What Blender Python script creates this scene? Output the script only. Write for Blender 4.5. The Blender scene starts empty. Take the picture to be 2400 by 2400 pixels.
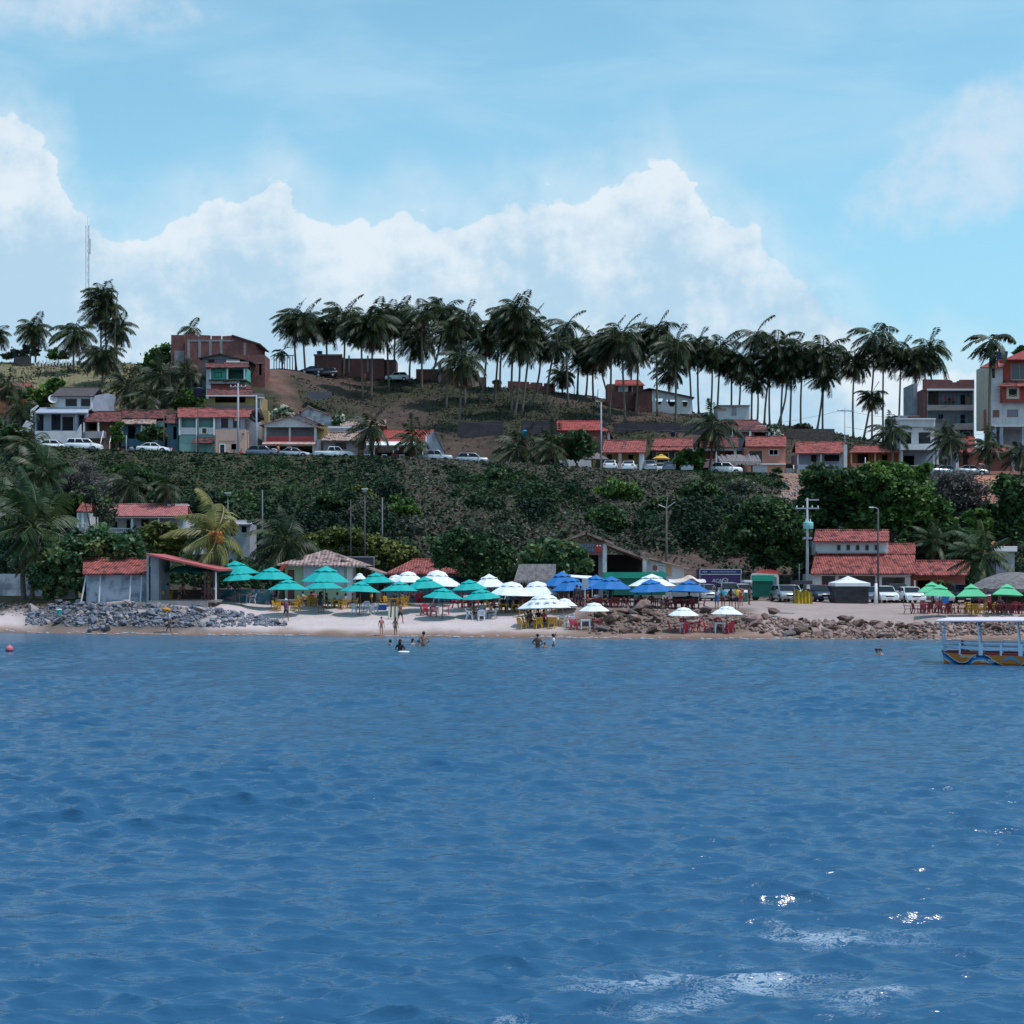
import bpy,math,random
import numpy as np
from mathutils import Vector,Matrix
SC=bpy.context.scene
COL=SC.collection
F,CAMH,YH=3500.0,5.0,1332.0
R=math.radians
rnd=random.Random(7)
def X(px,D):
 return(px-1200.0)*D/F
def Z(py,D):
 return CAMH+(YH-py)*D/F
MATS={}
def lin(c):
 return tuple((x/12.92 if x<=0.04045 else((x+0.055)/1.055)**2.4)for x in c)
def mat(name,c,r=0.8,c2=None,ns=1.5,lo=0.42,hi=0.62,metal=0.0,spec=0.4,bump=0.0,bs=12.0,c3=None,ns3=8.0,lo3=0.58,hi3=0.66,stretch=(1,1,1)):
 if name in MATS:
  return MATS[name]
 m=bpy.data.materials.new(name)
 m.use_nodes=True
 nt=m.node_tree
 b=nt.nodes['Principled BSDF']
 b.inputs['Roughness'].default_value=r
 b.inputs['Metallic'].default_value=metal
 b.inputs['Specular IOR Level'].default_value=spec
 b.inputs['Base Color'].default_value=(*c,1)
 tc=nt.nodes.new('ShaderNodeTexCoord')
 mp=nt.nodes.new('ShaderNodeMapping')
 mp.inputs['Scale'].default_value=stretch
 nt.links.new(tc.outputs['Object'],mp.inputs['Vector'])
 cur=None
 def layer(prev,colr,scale,l,h,det=5):
  n=nt.nodes.new('ShaderNodeTexNoise')
  n.inputs['Scale'].default_value=scale
  n.inputs['Detail'].default_value=det
  n.inputs['Roughness'].default_value=0.62
  nt.links.new(mp.outputs[0],n.inputs['Vector'])
  mr=nt.nodes.new('ShaderNodeMapRange')
  mr.inputs[1].default_value=l
  mr.inputs[2].default_value=h
  nt.links.new(n.outputs['Fac'],mr.inputs[0])
  mx=nt.nodes.new('ShaderNodeMix')
  mx.data_type='RGBA'
  nt.links.new(mr.outputs[0],mx.inputs[0])
  if prev is None:
   mx.inputs[6].default_value=(*c,1)
  else:
   nt.links.new(prev,mx.inputs[6])
  mx.inputs[7].default_value=(*colr,1)
  return mx.outputs[2]
 if c2 is not None:
  cur=layer(cur,c2,ns,lo,hi)
 if c3 is not None:
  cur=layer(cur,c3,ns3,lo3,hi3)
 if cur is not None:
  nt.links.new(cur,b.inputs['Base Color'])
 if bump>0:
  n=nt.nodes.new('ShaderNodeTexNoise')
  n.inputs['Scale'].default_value=bs
  n.inputs['Detail'].default_value=4
  nt.links.new(mp.outputs[0],n.inputs['Vector'])
  bp=nt.nodes.new('ShaderNodeBump')
  bp.inputs['Strength'].default_value=bump
  bp.inputs['Distance'].default_value=0.1
  nt.links.new(n.outputs['Fac'],bp.inputs['Height'])
  nt.links.new(bp.outputs[0],b.inputs['Normal'])
 MATS[name]=m
 return m
def tilemat(name,c,dark,pale,axis='X',per=0.24,dl=0.5,dh=0.62):
 """clay barrel tiles: ridges running down the slope, courses across, dark lichen"""
 m=mat(name,c,0.85,c2=pale,ns=3.0,lo=0.45,hi=0.75,c3=dark,ns3=1.6,lo3=dl,hi3=dh)
 nt=m.node_tree
 b=nt.nodes['Principled BSDF']
 b.inputs['Specular IOR Level'].default_value=0.15
 prev=b.inputs['Base Color'].links[0].from_socket
 tc=[n for n in nt.nodes if n.type=='TEX_COORD'][0]
 w=nt.nodes.new('ShaderNodeTexWave')
 w.bands_direction=axis
 w.inputs['Scale'].default_value=2*math.pi/20/per*1.0
 w.inputs['Distortion'].default_value=0.6
 w.inputs['Detail'].default_value=1.0
 nt.links.new(tc.outputs['Object'],w.inputs['Vector'])
 w2=nt.nodes.new('ShaderNodeTexWave')
 w2.wave_profile='SAW'
 w2.bands_direction='Y' if axis=='X' else 'X'
 w2.inputs['Scale'].default_value=2*math.pi/20/0.42
 w2.inputs['Distortion'].default_value=1.2
 nt.links.new(tc.outputs['Object'],w2.inputs['Vector'])
 v=nt.nodes.new('ShaderNodeTexVoronoi')
 v.inputs['Scale'].default_value=2.6
 nt.links.new(tc.outputs['Object'],v.inputs['Vector'])
 sp=nt.nodes.new('ShaderNodeSeparateColor')
 nt.links.new(v.outputs['Color'],sp.inputs[0])
 mr=nt.nodes.new('ShaderNodeMapRange')
 mr.inputs[1].default_value=0.0
 mr.inputs[2].default_value=1.0
 mr.inputs[3].default_value=0.72
 mr.inputs[4].default_value=1.18
 nt.links.new(sp.outputs[0],mr.inputs[0])
 mr2=nt.nodes.new('ShaderNodeMapRange')
 mr2.inputs[3].default_value=0.62
 mr2.inputs[4].default_value=1.1
 nt.links.new(w.outputs['Fac'],mr2.inputs[0])
 mu=nt.nodes.new('ShaderNodeMath')
 mu.operation='MULTIPLY'
 nt.links.new(mr.outputs[0],mu.inputs[0])
 nt.links.new(mr2.outputs[0],mu.inputs[1])
 vm=nt.nodes.new('ShaderNodeVectorMath')
 vm.operation='SCALE'
 nt.links.new(prev,vm.inputs[0])
 nt.links.new(mu.outputs[0],vm.inputs['Scale'])
 nt.links.new(vm.outputs[0],b.inputs['Base Color'])
 ad=nt.nodes.new('ShaderNodeMath')
 ad.operation='MULTIPLY_ADD'
 ad.inputs[1].default_value=0.35
 nt.links.new(w2.outputs['Fac'],ad.inputs[0])
 nt.links.new(w.outputs['Fac'],ad.inputs[2])
 bp=nt.nodes.new('ShaderNodeBump')
 bp.inputs['Strength'].default_value=0.8
 bp.inputs['Distance'].default_value=0.06
 nt.links.new(ad.outputs[0],bp.inputs['Height'])
 nt.links.new(bp.outputs[0],b.inputs['Normal'])
 return m
def leafmat(name,stops,rough=0.6,trans=0.25):
 """colour picked per leaf from the 'tint' attribute"""
 m=bpy.data.materials.new(name)
 m.use_nodes=True
 nt=m.node_tree
 b=nt.nodes['Principled BSDF']
 b.inputs['Roughness'].default_value=rough
 b.inputs['Specular IOR Level'].default_value=0.3
 a=nt.nodes.new('ShaderNodeAttribute')
 a.attribute_name='tint'
 cr=nt.nodes.new('ShaderNodeValToRGB')
 e=cr.color_ramp.elements
 e[0].position,e[0].color=stops[0][0],(*stops[0][1],1)
 e[1].position,e[1].color=stops[-1][0],(*stops[-1][1],1)
 for p,c in stops[1:-1]:
  k=e.new(p)
  k.color=(*c,1)
 nt.links.new(a.outputs['Fac'],cr.inputs[0])
 nt.links.new(cr.outputs[0],b.inputs['Base Color'])
 tr=nt.nodes.new('ShaderNodeBsdfTranslucent')
 nt.links.new(cr.outputs[0],tr.inputs['Color'])
 mx=nt.nodes.new('ShaderNodeMixShader')
 mx.inputs[0].default_value=trans
 nt.links.new(b.outputs[0],mx.inputs[1])
 nt.links.new(tr.outputs[0],mx.inputs[2])
 out=[n for n in nt.nodes if n.type=='OUTPUT_MATERIAL'][0]
 nt.links.new(mx.outputs[0],out.inputs[0])
 MATS[name]=m
 return m
def org(o):
 s=Vector((0,0,0))
 while o is not None:
  s+=Vector(o.location)
  o=o.parent
 return s
def link(name,me,parent=None,loc=None):
 o=bpy.data.objects.new(name,me)
 COL.objects.link(o)
 if parent is not None:
  o.parent=parent
 if loc is not None:
  o.location=loc
 return o
class MB:
 def __init__(s):
  s.v=[]
  s.f=[]
 def add(s,vs,fs):
  k=len(s.v)
  s.v+=[tuple(p)for p in vs]
  s.f+=[tuple(i+k for i in q)for q in fs]
  return s
 def box(s,x0,x1,y0,y1,z0,z1):
  vs=[(x,y,z)for z in(z0,z1)for y in(y0,y1)for x in(x0,x1)]
  return s.add(vs,[(0,2,3,1),(4,5,7,6),(0,1,5,4),(1,3,7,5),(3,2,6,7),(2,0,4,6)])
 def hexa(s,b,t):
  """b, t: four points each, bottom and top ring"""
  return s.add(list(b)+list(t),[(3,2,1,0),(4,5,6,7),(0,1,5,4),(1,2,6,5),(2,3,7,6),(3,0,4,7)])
 def slab(s,p,t):
  a,b,c,d=[Vector(q)for q in p]
  n=(b-a).cross(d-a).normalized()
  if n.z<0:
   n=-n
  o=-n*t
  return s.hexa([a+o,b+o,c+o,d+o],[a,b,c,d])
 def prism(s,pts,axis,a,b):
  n=len(pts)
  def mk(p,w):
   return(w,p[0],p[1])if axis==0 else((p[0],w,p[1])if axis==1 else(p[0],p[1],w))
  vs=[mk(p,a)for p in pts]+[mk(p,b)for p in pts]
  fs=[tuple(range(n))[::-1],tuple(range(n,2*n))]+[(i,(i+1)%n,n+(i+1)%n,n+i)for i in range(n)]
  return s.add(vs,fs)
 def tube(s,pts,rad,n=6,caps=True):
  pts=[Vector(p)for p in pts]
  if not isinstance(rad,(list,tuple)):
   rad=[rad]*len(pts)
  k=len(s.v)
  for i,p in enumerate(pts):
   d=(pts[min(i+1,len(pts)-1)]-pts[max(i-1,0)]).normalized()
   u=d.cross(Vector((0,0,1))if abs(d.z)<0.9 else Vector((1,0,0))).normalized()
   w=d.cross(u)
   for j in range(n):
    a=2*math.pi*j/n
    s.v.append(tuple(p+(u*math.cos(a)+w*math.sin(a))*rad[i]))
  for i in range(len(pts)-1):
   for j in range(n):
    a,b=k+i*n+j,k+i*n+(j+1)%n
    s.f.append((a,b,b+n,a+n))
  if caps:
   s.f.append(tuple(k+j for j in range(n))[::-1])
   s.f.append(tuple(k+(len(pts)-1)*n+j for j in range(n)))
  return s
 def lathe(s,prof,c=(0,0,0),n=12,sx=1,sy=1,cap=True,a0=0.0):
  k=len(s.v)
  for r,z in prof:
   for j in range(n):
    a=2*math.pi*j/n+a0
    s.v.append((c[0]+r*sx*math.cos(a),c[1]+r*sy*math.sin(a),c[2]+z))
  for i in range(len(prof)-1):
   for j in range(n):
    a,b=k+i*n+j,k+i*n+(j+1)%n
    s.f.append((a,b,b+n,a+n))
  if cap:
   s.f.append(tuple(k+j for j in range(n))[::-1])
   s.f.append(tuple(k+(len(prof)-1)*n+j for j in range(n)))
  return s
 def ball(s,c,r,n=8,m=5,sx=1,sy=1,sz=1):
  return s.lathe([(max(r*math.sin(math.pi*i/m),r*0.02),-r*sz*math.cos(math.pi*i/m))for i in range(m+1)],c,n,sx,sy)
 def wall(s,x0,x1,z0,z1,y,t,ops=()):
  """wall facing -y from x0..x1, z0..z1 with real openings (ox0,ox1,oz0,oz1)"""
  xs=sorted({x0,x1,*[min(max(v,x0),x1)for o in ops for v in o[:2]]})
  zs=sorted({z0,z1,*[min(max(v,z0),z1)for o in ops for v in o[2:4]]})
  nx,nz=len(xs)-1,len(zs)-1
  def solid(i,j):
   if i<0 or j<0 or i>=nx or j>=nz:
    return False
   cx,cz=(xs[i]+xs[i+1])/2,(zs[j]+zs[j+1])/2
   return not any(o[0]<cx<o[1]and o[2]<cz<o[3]for o in ops)
  for i in range(nx):
   for j in range(nz):
    if not solid(i,j):
     continue
    a,b,c,d=xs[i],xs[i+1],zs[j],zs[j+1]
    s.add([(a,y,c),(b,y,c),(b,y,d),(a,y,d)],[(0,1,2,3)])
    s.add([(a,y+t,c),(b,y+t,c),(b,y+t,d),(a,y+t,d)],[(3,2,1,0)])
    if not solid(i-1,j):
     s.add([(a,y,c),(a,y+t,c),(a,y+t,d),(a,y,d)],[(3,2,1,0)])
    if not solid(i+1,j):
     s.add([(b,y,c),(b,y+t,c),(b,y+t,d),(b,y,d)],[(0,1,2,3)])
    if not solid(i,j-1):
     s.add([(a,y,c),(b,y,c),(b,y+t,c),(a,y+t,c)],[(3,2,1,0)])
    if not solid(i,j+1):
     s.add([(a,y,d),(b,y,d),(b,y+t,d),(a,y+t,d)],[(0,1,2,3)])
  return s
 def mesh(s,name,material,o=(0,0,0),smooth=False):
  me=bpy.data.meshes.new(name)
  ox,oy,oz=o
  me.from_pydata([(a-ox,b-oy,c-oz)for a,b,c in s.v],[],s.f)
  me.materials.append(material)
  if smooth:
   me.polygons.foreach_set('use_smooth',[True]*len(me.polygons))
  me.update()
  return me
 def build(s,name,material,parent=None,smooth=False,local=False):
  o=(0,0,0)if(parent is None or local)else org(parent)
  return link(name,s.mesh(name,material,o,smooth),parent)
def tag(o,label,cat,group=None,kind=None):
 if kind:
  o['kind']=kind
 if label:
  o['label']=label
 if cat:
  o['category']=cat
 if group:
  o['group']=group
 return o
def thing(name,label,cat,loc=(0,0,0),group=None,rz=0.0):
 o=link(name,None,None,loc)
 o.rotation_euler=(0,0,rz)
 o.empty_display_size=0.3
 return tag(o,label,cat,group)
def copy_tree(o,parent=None,first=True):
 c=o.copy()
 COL.objects.link(c)
 if parent is not None:
  c.parent=parent
 for ch in KIDS.get(o.name,[]):
  copy_tree(ch,c)
 return c
KIDS={}
def proto_add(parent,child):
 KIDS.setdefault(parent.name,[]).append(child)
 return child
def npmesh(name,V,FC,material,tint=None,smooth=False):
 """V (n,3), FC (m,k) equal-size faces"""
 me=bpy.data.meshes.new(name)
 n,(m,k)=len(V),FC.shape
 me.vertices.add(n)
 me.vertices.foreach_set('co',np.ascontiguousarray(V,dtype=np.float32).ravel())
 me.loops.add(m*k)
 me.loops.foreach_set('vertex_index',np.ascontiguousarray(FC,dtype=np.int32).ravel())
 me.polygons.add(m)
 me.polygons.foreach_set('loop_start',np.arange(0,m*k,k,dtype=np.int32))
 me.polygons.foreach_set('loop_total',np.full(m,k,dtype=np.int32))
 if smooth:
  me.polygons.foreach_set('use_smooth',np.ones(m,dtype=bool))
 if tint is not None:
  a=me.attributes.new('tint','FLOAT','FACE')
  a.data.foreach_set('value',np.ascontiguousarray(tint,dtype=np.float32))
 me.materials.append(material)
 me.update(calc_edges=True)
 return me
def leaves(C,size,nrng,up=0.3,elong=1.6):
 """diamond leaf cards round centres C (n,3), size array (n,)"""
 n=len(C)
 d=nrng.normal(size=(n,3))
 d/=np.linalg.norm(d,axis=1)[:,None]
 nn=nrng.normal(size=(n,3))
 nn[:,2]=np.abs(nn[:,2])+up
 nn/=np.linalg.norm(nn,axis=1)[:,None]
 a=np.cross(nn,d)
 a/=np.linalg.norm(a,axis=1)[:,None]+1e-9
 b=np.cross(nn,a)
 s=size[:,None]
 P=np.stack([C-a*s*elong*.5,C+b*s*.5,C+a*s*elong*.5,C-b*s*.5],1)
 P[:,2]-=nn*s*0.12
 V=P.reshape(-1,3)
 FC=np.arange(4*n).reshape(n,4)
 return V,FC
def textmesh(name,body,material,size,parent,loc,rot=(R(90),0,0),shear=0.0,extrude=0.006):
 cu=bpy.data.curves.new('txt','FONT')
 cu.body=body
 cu.size=size
 cu.shear=shear
 cu.extrude=extrude
 cu.align_x='CENTER'
 cu.align_y='CENTER'
 cu.resolution_u=3
 t=bpy.data.objects.new('txt',cu)
 COL.objects.link(t)
 dg=bpy.context.evaluated_depsgraph_get()
 me=bpy.data.meshes.new_from_object(t.evaluated_get(dg))
 bpy.data.objects.remove(t)
 me.materials.clear()
 me.materials.append(material)
 o=link(name,me,parent)
 o.location=Vector(loc)-org(parent)
 o.rotation_euler=rot
 return o
TC={-500:[(5,-5),(90,-3),(117,0),(119,.5),(122,1.3),(125,2.4),(135,2.9),(150,5),(165,9),(185,15),(197,21.4),(199,21.2),(211,21.2),(222,25),(235,31),(250,37),(285,45),(330,46),(460,40)],0:[(5,-5),(90,-3),(116.5,0),(119,.5),(122,1.3),(125,2.4),(135,2.8),(150,5),(165,9),(185,15),(197,21.2),(199,21),(211,21),(222,24.5),(235,30),(250,36),(285,44.3),(330,45),(460,40)],300:[(5,-5),(90,-3),(112.5,0),(115,.6),(118.8,2.25),(122,2.4),(135,2.6),(150,5),(165,9),(185,15),(197,20.6),(199,20.5),(211,20.5),(222,24.5),(240,32),(255,37.5),(285,44),(330,45),(460,40)],520:[(5,-5),(90,-3),(111,0),(114,.55),(118.5,1.7),(122,2.1),(135,2.4),(150,4.5),(165,9),(185,14.5),(197,20.2),(199,20),(211,20),(224,25),(240,33),(252,38.2),(285,43.8),(330,44),(460,38)],620:[(5,-5),(90,-3),(110.5,0),(114,.55),(119,1.3),(124,1.75),(135,2.2),(147,3.5),(165,9),(185,14.5),(197,20),(199,19.8),(211,19.8),(226,25),(252,37.4),(285,43.3),(330,44),(460,38)],900:[(5,-5),(90,-3),(108.5,0),(113,.5),(118,1.1),(124,1.7),(135,2.2),(145,3.3),(160,9),(180,15),(196,19.7),(199,19.4),(211,19.4),(226,23.8),(285,41.2),(330,42),(460,36)],1200:[(5,-5),(90,-3),(106.7,0),(112,.5),(117,1.1),(122,1.7),(135,2.3),(145,3.3),(160,8.5),(180,14.8),(196,18.9),(199,18.6),(211,18.6),(228,24.8),(285,39.6),(330,40),(460,34)],1330:[(5,-5),(90,-3),(106,0),(110,.5),(114,1.0),(116.5,1.9),(121,2.0),(142,2.15),(148,3.6),(160,8.5),(180,14.5),(196,18.4),(199,18.2),(211,18.2),(228,25.2),(285,38.5),(330,39),(460,33)],1500:[(5,-5),(90,-3),(105,0),(108.5,.4),(115.5,1.85),(121,1.95),(146,2.15),(151,4.0),(163,8.8),(182,14.3),(196,17.9),(199,17.8),(211,17.8),(228,25.6),(285,36.2),(330,37),(460,31)],1800:[(5,-5),(90,-3),(104,0),(108,.35),(114,1.45),(120,1.85),(146,2.1),(151,3.8),(163,8.2),(182,14),(196,17.5),(199,17.4),(211,17.4),(228,24.5),(285,32.4),(330,33),(460,28)],2100:[(5,-5),(90,-3),(104,0),(107.5,.3),(112,1.2),(119,1.75),(146,2.05),(152,2.4),(163,6.2),(182,13),(196,17.3),(199,17.3),(211,17.3),(228,22.5),(285,29),(330,30),(460,25)],2200:[(5,-5),(90,-3),(103.5,0),(106.5,.35),(109,1.3),(119,1.75),(146,2.05),(152,2.4),(163,6.2),(182,13),(196,17.3),(199,17.3),(211,17.3),(228,21.5),(285,28),(330,29),(460,25)],2400:[(5,-5),(90,-3),(103,0),(106,.35),(108.5,1.4),(119,1.75),(146,2.05),(152,2.4),(163,6.2),(182,13),(196,17.2),(199,17.2),(211,17.2),(228,21),(285,27),(330,28),(460,24)],2900:[(5,-5),(90,-3),(103,0),(106,.35),(108.5,1.4),(119,1.75),(146,2.05),(152,2.4),(163,6.2),(182,13),(196,17.2),(199,17.2),(211,17.2),(228,20.5),(285,26),(330,27),(460,23)],}
TPX=np.array(sorted(TC))
TD=np.arange(5,460.1,0.5)
TT=np.array([np.interp(TD,[a for a,b in TC[p]],[b for a,b in TC[p]])for p in sorted(TC)])
def Hn(x,y):
 """terrain height, arrays"""
 x=np.asarray(x,float)
 y=np.asarray(y,float)
 px=np.clip(1200+F*x/np.maximum(y,1),TPX[0],TPX[-1]-1e-3)
 i=np.clip(np.searchsorted(TPX,px,side='right')-1,0,len(TPX)-2)
 u=(px-TPX[i])/(TPX[i+1]-TPX[i])
 u=u*u*(3-2*u)
 t=np.clip((y-5)/0.5,0,len(TD)-1.001)
 j=t.astype(int)
 w=t-j
 z=(TT[i,j]*(1-w)+TT[i,j+1]*w)*(1-u)+(TT[i+1,j]*(1-w)+TT[i+1,j+1]*w)*u
 amp=np.interp(y,[100,112,140,155,178,190,210,230,290],[0,.03,.06,.8,.7,.05,.05,.35,.3])
 n=(np.sin(x*.31+np.sin(y*.23)*1.7)+np.sin(y*.37+x*.13)+.6*np.sin(x*.83+y*.51)+.5*np.sin(x*1.3-y*.9)+.35*np.sin(x*2.1+y*1.7))/2.6
 return z+amp*n
def H(x,y):
 return float(Hn(x,y))
def hit(px,py,D0=100.0,D1=420.0):
 Ds=np.arange(D0,D1,0.2)
 zr=CAMH+(YH-py)*Ds/F
 g=Hn((px-1200)*Ds/F,Ds)
 k=np.nonzero(zr<=g)[0]
 return float(Ds[k[0]])if len(k)else None
def build_terrain():
 ext=60*(1.22**np.arange(1,26)-1)/.22
 pxs=np.concatenate([(-500-ext)[::-1],np.arange(-500,2901,8.0),2900+ext])
 Ds=np.concatenate([np.arange(5,98,6),np.arange(98,140,.5),np.arange(140,300,.8),np.arange(300,461,8)])
 PX,DD=np.meshgrid(pxs,Ds)
 XX=(PX-1200)*DD/F
 ZZ=Hn(XX,DD)
 V=np.stack([XX,DD,ZZ],-1).reshape(-1,3)
 nr,nc=PX.shape
 I=np.arange(nr*nc).reshape(nr,nc)
 FC=np.stack([I[:-1,:-1],I[:-1,1:],I[1:,1:],I[1:,:-1]],-1).reshape(-1,4)
 m=bpy.data.materials.new('ground')
 m.use_nodes=True
 nt=m.node_tree
 b=nt.nodes['Principled BSDF']
 b.inputs['Roughness'].default_value=0.95
 b.inputs['Specular IOR Level'].default_value=0.1
 at=nt.nodes.new('ShaderNodeAttribute')
 at.attribute_name='soil'
 tc=nt.nodes.new('ShaderNodeTexCoord')
 n1=nt.nodes.new('ShaderNodeTexNoise')
 n1.inputs['Scale'].default_value=0.45
 n1.inputs['Detail'].default_value=9
 n1.inputs['Roughness'].default_value=0.68
 nt.links.new(tc.outputs['Object'],n1.inputs['Vector'])
 mr=nt.nodes.new('ShaderNodeMapRange')
 mr.inputs[1].default_value=.3
 mr.inputs[2].default_value=.7
 mr.inputs[3].default_value=.6
 mr.inputs[4].default_value=1.35
 nt.links.new(n1.outputs['Fac'],mr.inputs[0])
 at2=nt.nodes.new('ShaderNodeAttribute')
 at2.attribute_name='rough'
 mx=nt.nodes.new('ShaderNodeMix')
 mx.inputs[2].default_value=1.0
 nt.links.new(at2.outputs['Fac'],mx.inputs[0])
 nt.links.new(mr.outputs[0],mx.inputs[3])
 vm=nt.nodes.new('ShaderNodeVectorMath')
 vm.operation='SCALE'
 nt.links.new(at.outputs['Color'],vm.inputs[0])
 nt.links.new(mx.outputs[0],vm.inputs['Scale'])
 nt.links.new(vm.outputs[0],b.inputs['Base Color'])
 n2=nt.nodes.new('ShaderNodeTexNoise')
 n2.inputs['Scale'].default_value=2.2
 n2.inputs['Detail'].default_value=6
 nt.links.new(tc.outputs['Object'],n2.inputs['Vector'])
 bp=nt.nodes.new('ShaderNodeBump')
 bp.inputs['Strength'].default_value=0.5
 bp.inputs['Distance'].default_value=0.25
 nt.links.new(n2.outputs['Fac'],bp.inputs['Height'])
 nt.links.new(bp.outputs[0],b.inputs['Normal'])
 me=npmesh('ground',V,FC,m,smooth=True)
 P,D,zz=PX.ravel(),DD.ravel(),ZZ.ravel()
 n=len(P)
 c=np.zeros((n,3))
 rg=np.zeros(n)
 wob=1.5*np.sin(P*.021)+1.0*np.sin(P*.063+1)
 sand=np.array([.50,.42,.41])
 soil=np.array([.10,.066,.05])
 scrub=np.array([.055,.055,.032])
 grass=np.array([.040,.043,.026])
 earth=np.array([.17,.095,.078])
 c[:]=scrub
 c[D<146]=np.array([.06,.048,.04])  # dark soil behind the parasols, with the bar area's shade put into its colour
 rg[:]=1
 k=D<np.interp(P,[300,640,900,1310],[127,128.5,130,131])
 c[k]=sand
 rg[k]=.25
 k=(D<146)&(P>1320)
 c[k]=np.array([.34,.265,.245])
 rg[k]=.4
 k=(zz<.34+.05*np.sin(P*.05))&(D<125)
 c[k]=np.array([.27,.175,.14])
 k=(zz<.16)&(D<125)
 c[k]=np.array([.16,.11,.09])
 k=(zz>.35)&(D<121.5-.01*(P-150))&(P>90)&(P<500)
 c[k]=np.array([.12,.11,.10])
 rg[k]=1
 k=(D<120)&(zz>.3)&(zz<1.9)&(P>1340)&(P<1760)
 c[k]=np.array([.17,.125,.1])
 rg[k]=.8
 k=(D>122)&(D<146)&(P<340)
 c[k]=np.array([.09,.07,.045])
 rg[k]=1
 k=(D>121.5)&(D<123.5)&(P<200)&(zz>1.5)
 c[k]=np.array([.045,.03,.025])
 f1=np.sin(P*.013+1.3)+np.sin(D*.16+P*.006)+.7*np.sin(P*.05+D*.21)
 k=(D>143)&(D<196)&(f1>.9)&(P>950)
 c[k]=soil*1.5
 k=(D>143)&(D<196)&(P>930)&(P<1880)&(f1>-.6)
 c[k]=np.array([.060,.052,.040])
 k=(D>143)&(D<160)&(P>1550)&(P<1850)
 c[k]=np.array([.10,.066,.058])
 k=(D>165)&(D<197)&(P>2275)&(P<2345)
 c[k]=np.array([.38,.17,.12])
 k=(D>178)&(D<198)&(P>1825)&(P<1890)
 c[k]=np.array([.30,.17,.13])
 k=(D>198.6)&(D<212)
 c[k]=np.array([.20,.17,.15])
 rg[k]=.3
 k=D>=212
 c[k]=grass
 rg[k]=1
 f2=np.sin(P*.009+D*.05)+.8*np.sin(P*.024-D*.11)+.5*np.sin(P*.06+D*.2)
 k=(D>214)&(f2>.35)
 c[k]=np.array([.068,.050,.040])
 k=(D>214)&(f2>1.3)
 c[k]=np.array([.078,.055,.045])
 k=(D>236)&(P<340)
 c[k]=np.array([.17,.15,.085])
 yy=YH-(zz-CAMH)*F/D
 cx=np.interp(yy,[840,865,885,905,925,960,1000],[640,655,632,648,672,690,702])
 hw=np.interp(yy,[840,880,925,1000],[34,26,16,8])
 k=(D>214)&(D<310)&(np.abs(P-cx)<hw+4*np.sin(D))
 c[k]=earth
 k=(D>278)&(P>605)&(P<700)
 c[k]=earth*1.1
 C3=c.reshape(nr,nc,3)
 rj=np.random.default_rng(3)
 sh=np.clip(np.arange(nc)[None,:]+np.rint(rj.normal(0,2.2,(nr,nc))).astype(int),0,nc-1)
 sv=np.clip(np.arange(nr)[:,None]+np.rint(rj.normal(0,1.0,(nr,nc))).astype(int),0,nr-1)
 C3=C3[sv,sh]
 for _ in range(2):
  C3[:,1:-1]=(C3[:,:-2]+C3[:,1:-1]+C3[:,2:])/3
  C3[1:-1]=(C3[:-2]+C3[1:-1]*2+C3[2:])/4
 c=C3.reshape(-1,3)
 a=me.attributes.new('soil','FLOAT_COLOR','POINT')
 a.data.foreach_set('color',np.concatenate([c,np.ones((n,1))],1).astype(np.float32).ravel())
 a=me.attributes.new('rough','FLOAT','POINT')
 a.data.foreach_set('value',rg.astype(np.float32))
 o=link('ground',me)
 o['kind']='structure'
 return o
build_terrain()
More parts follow.
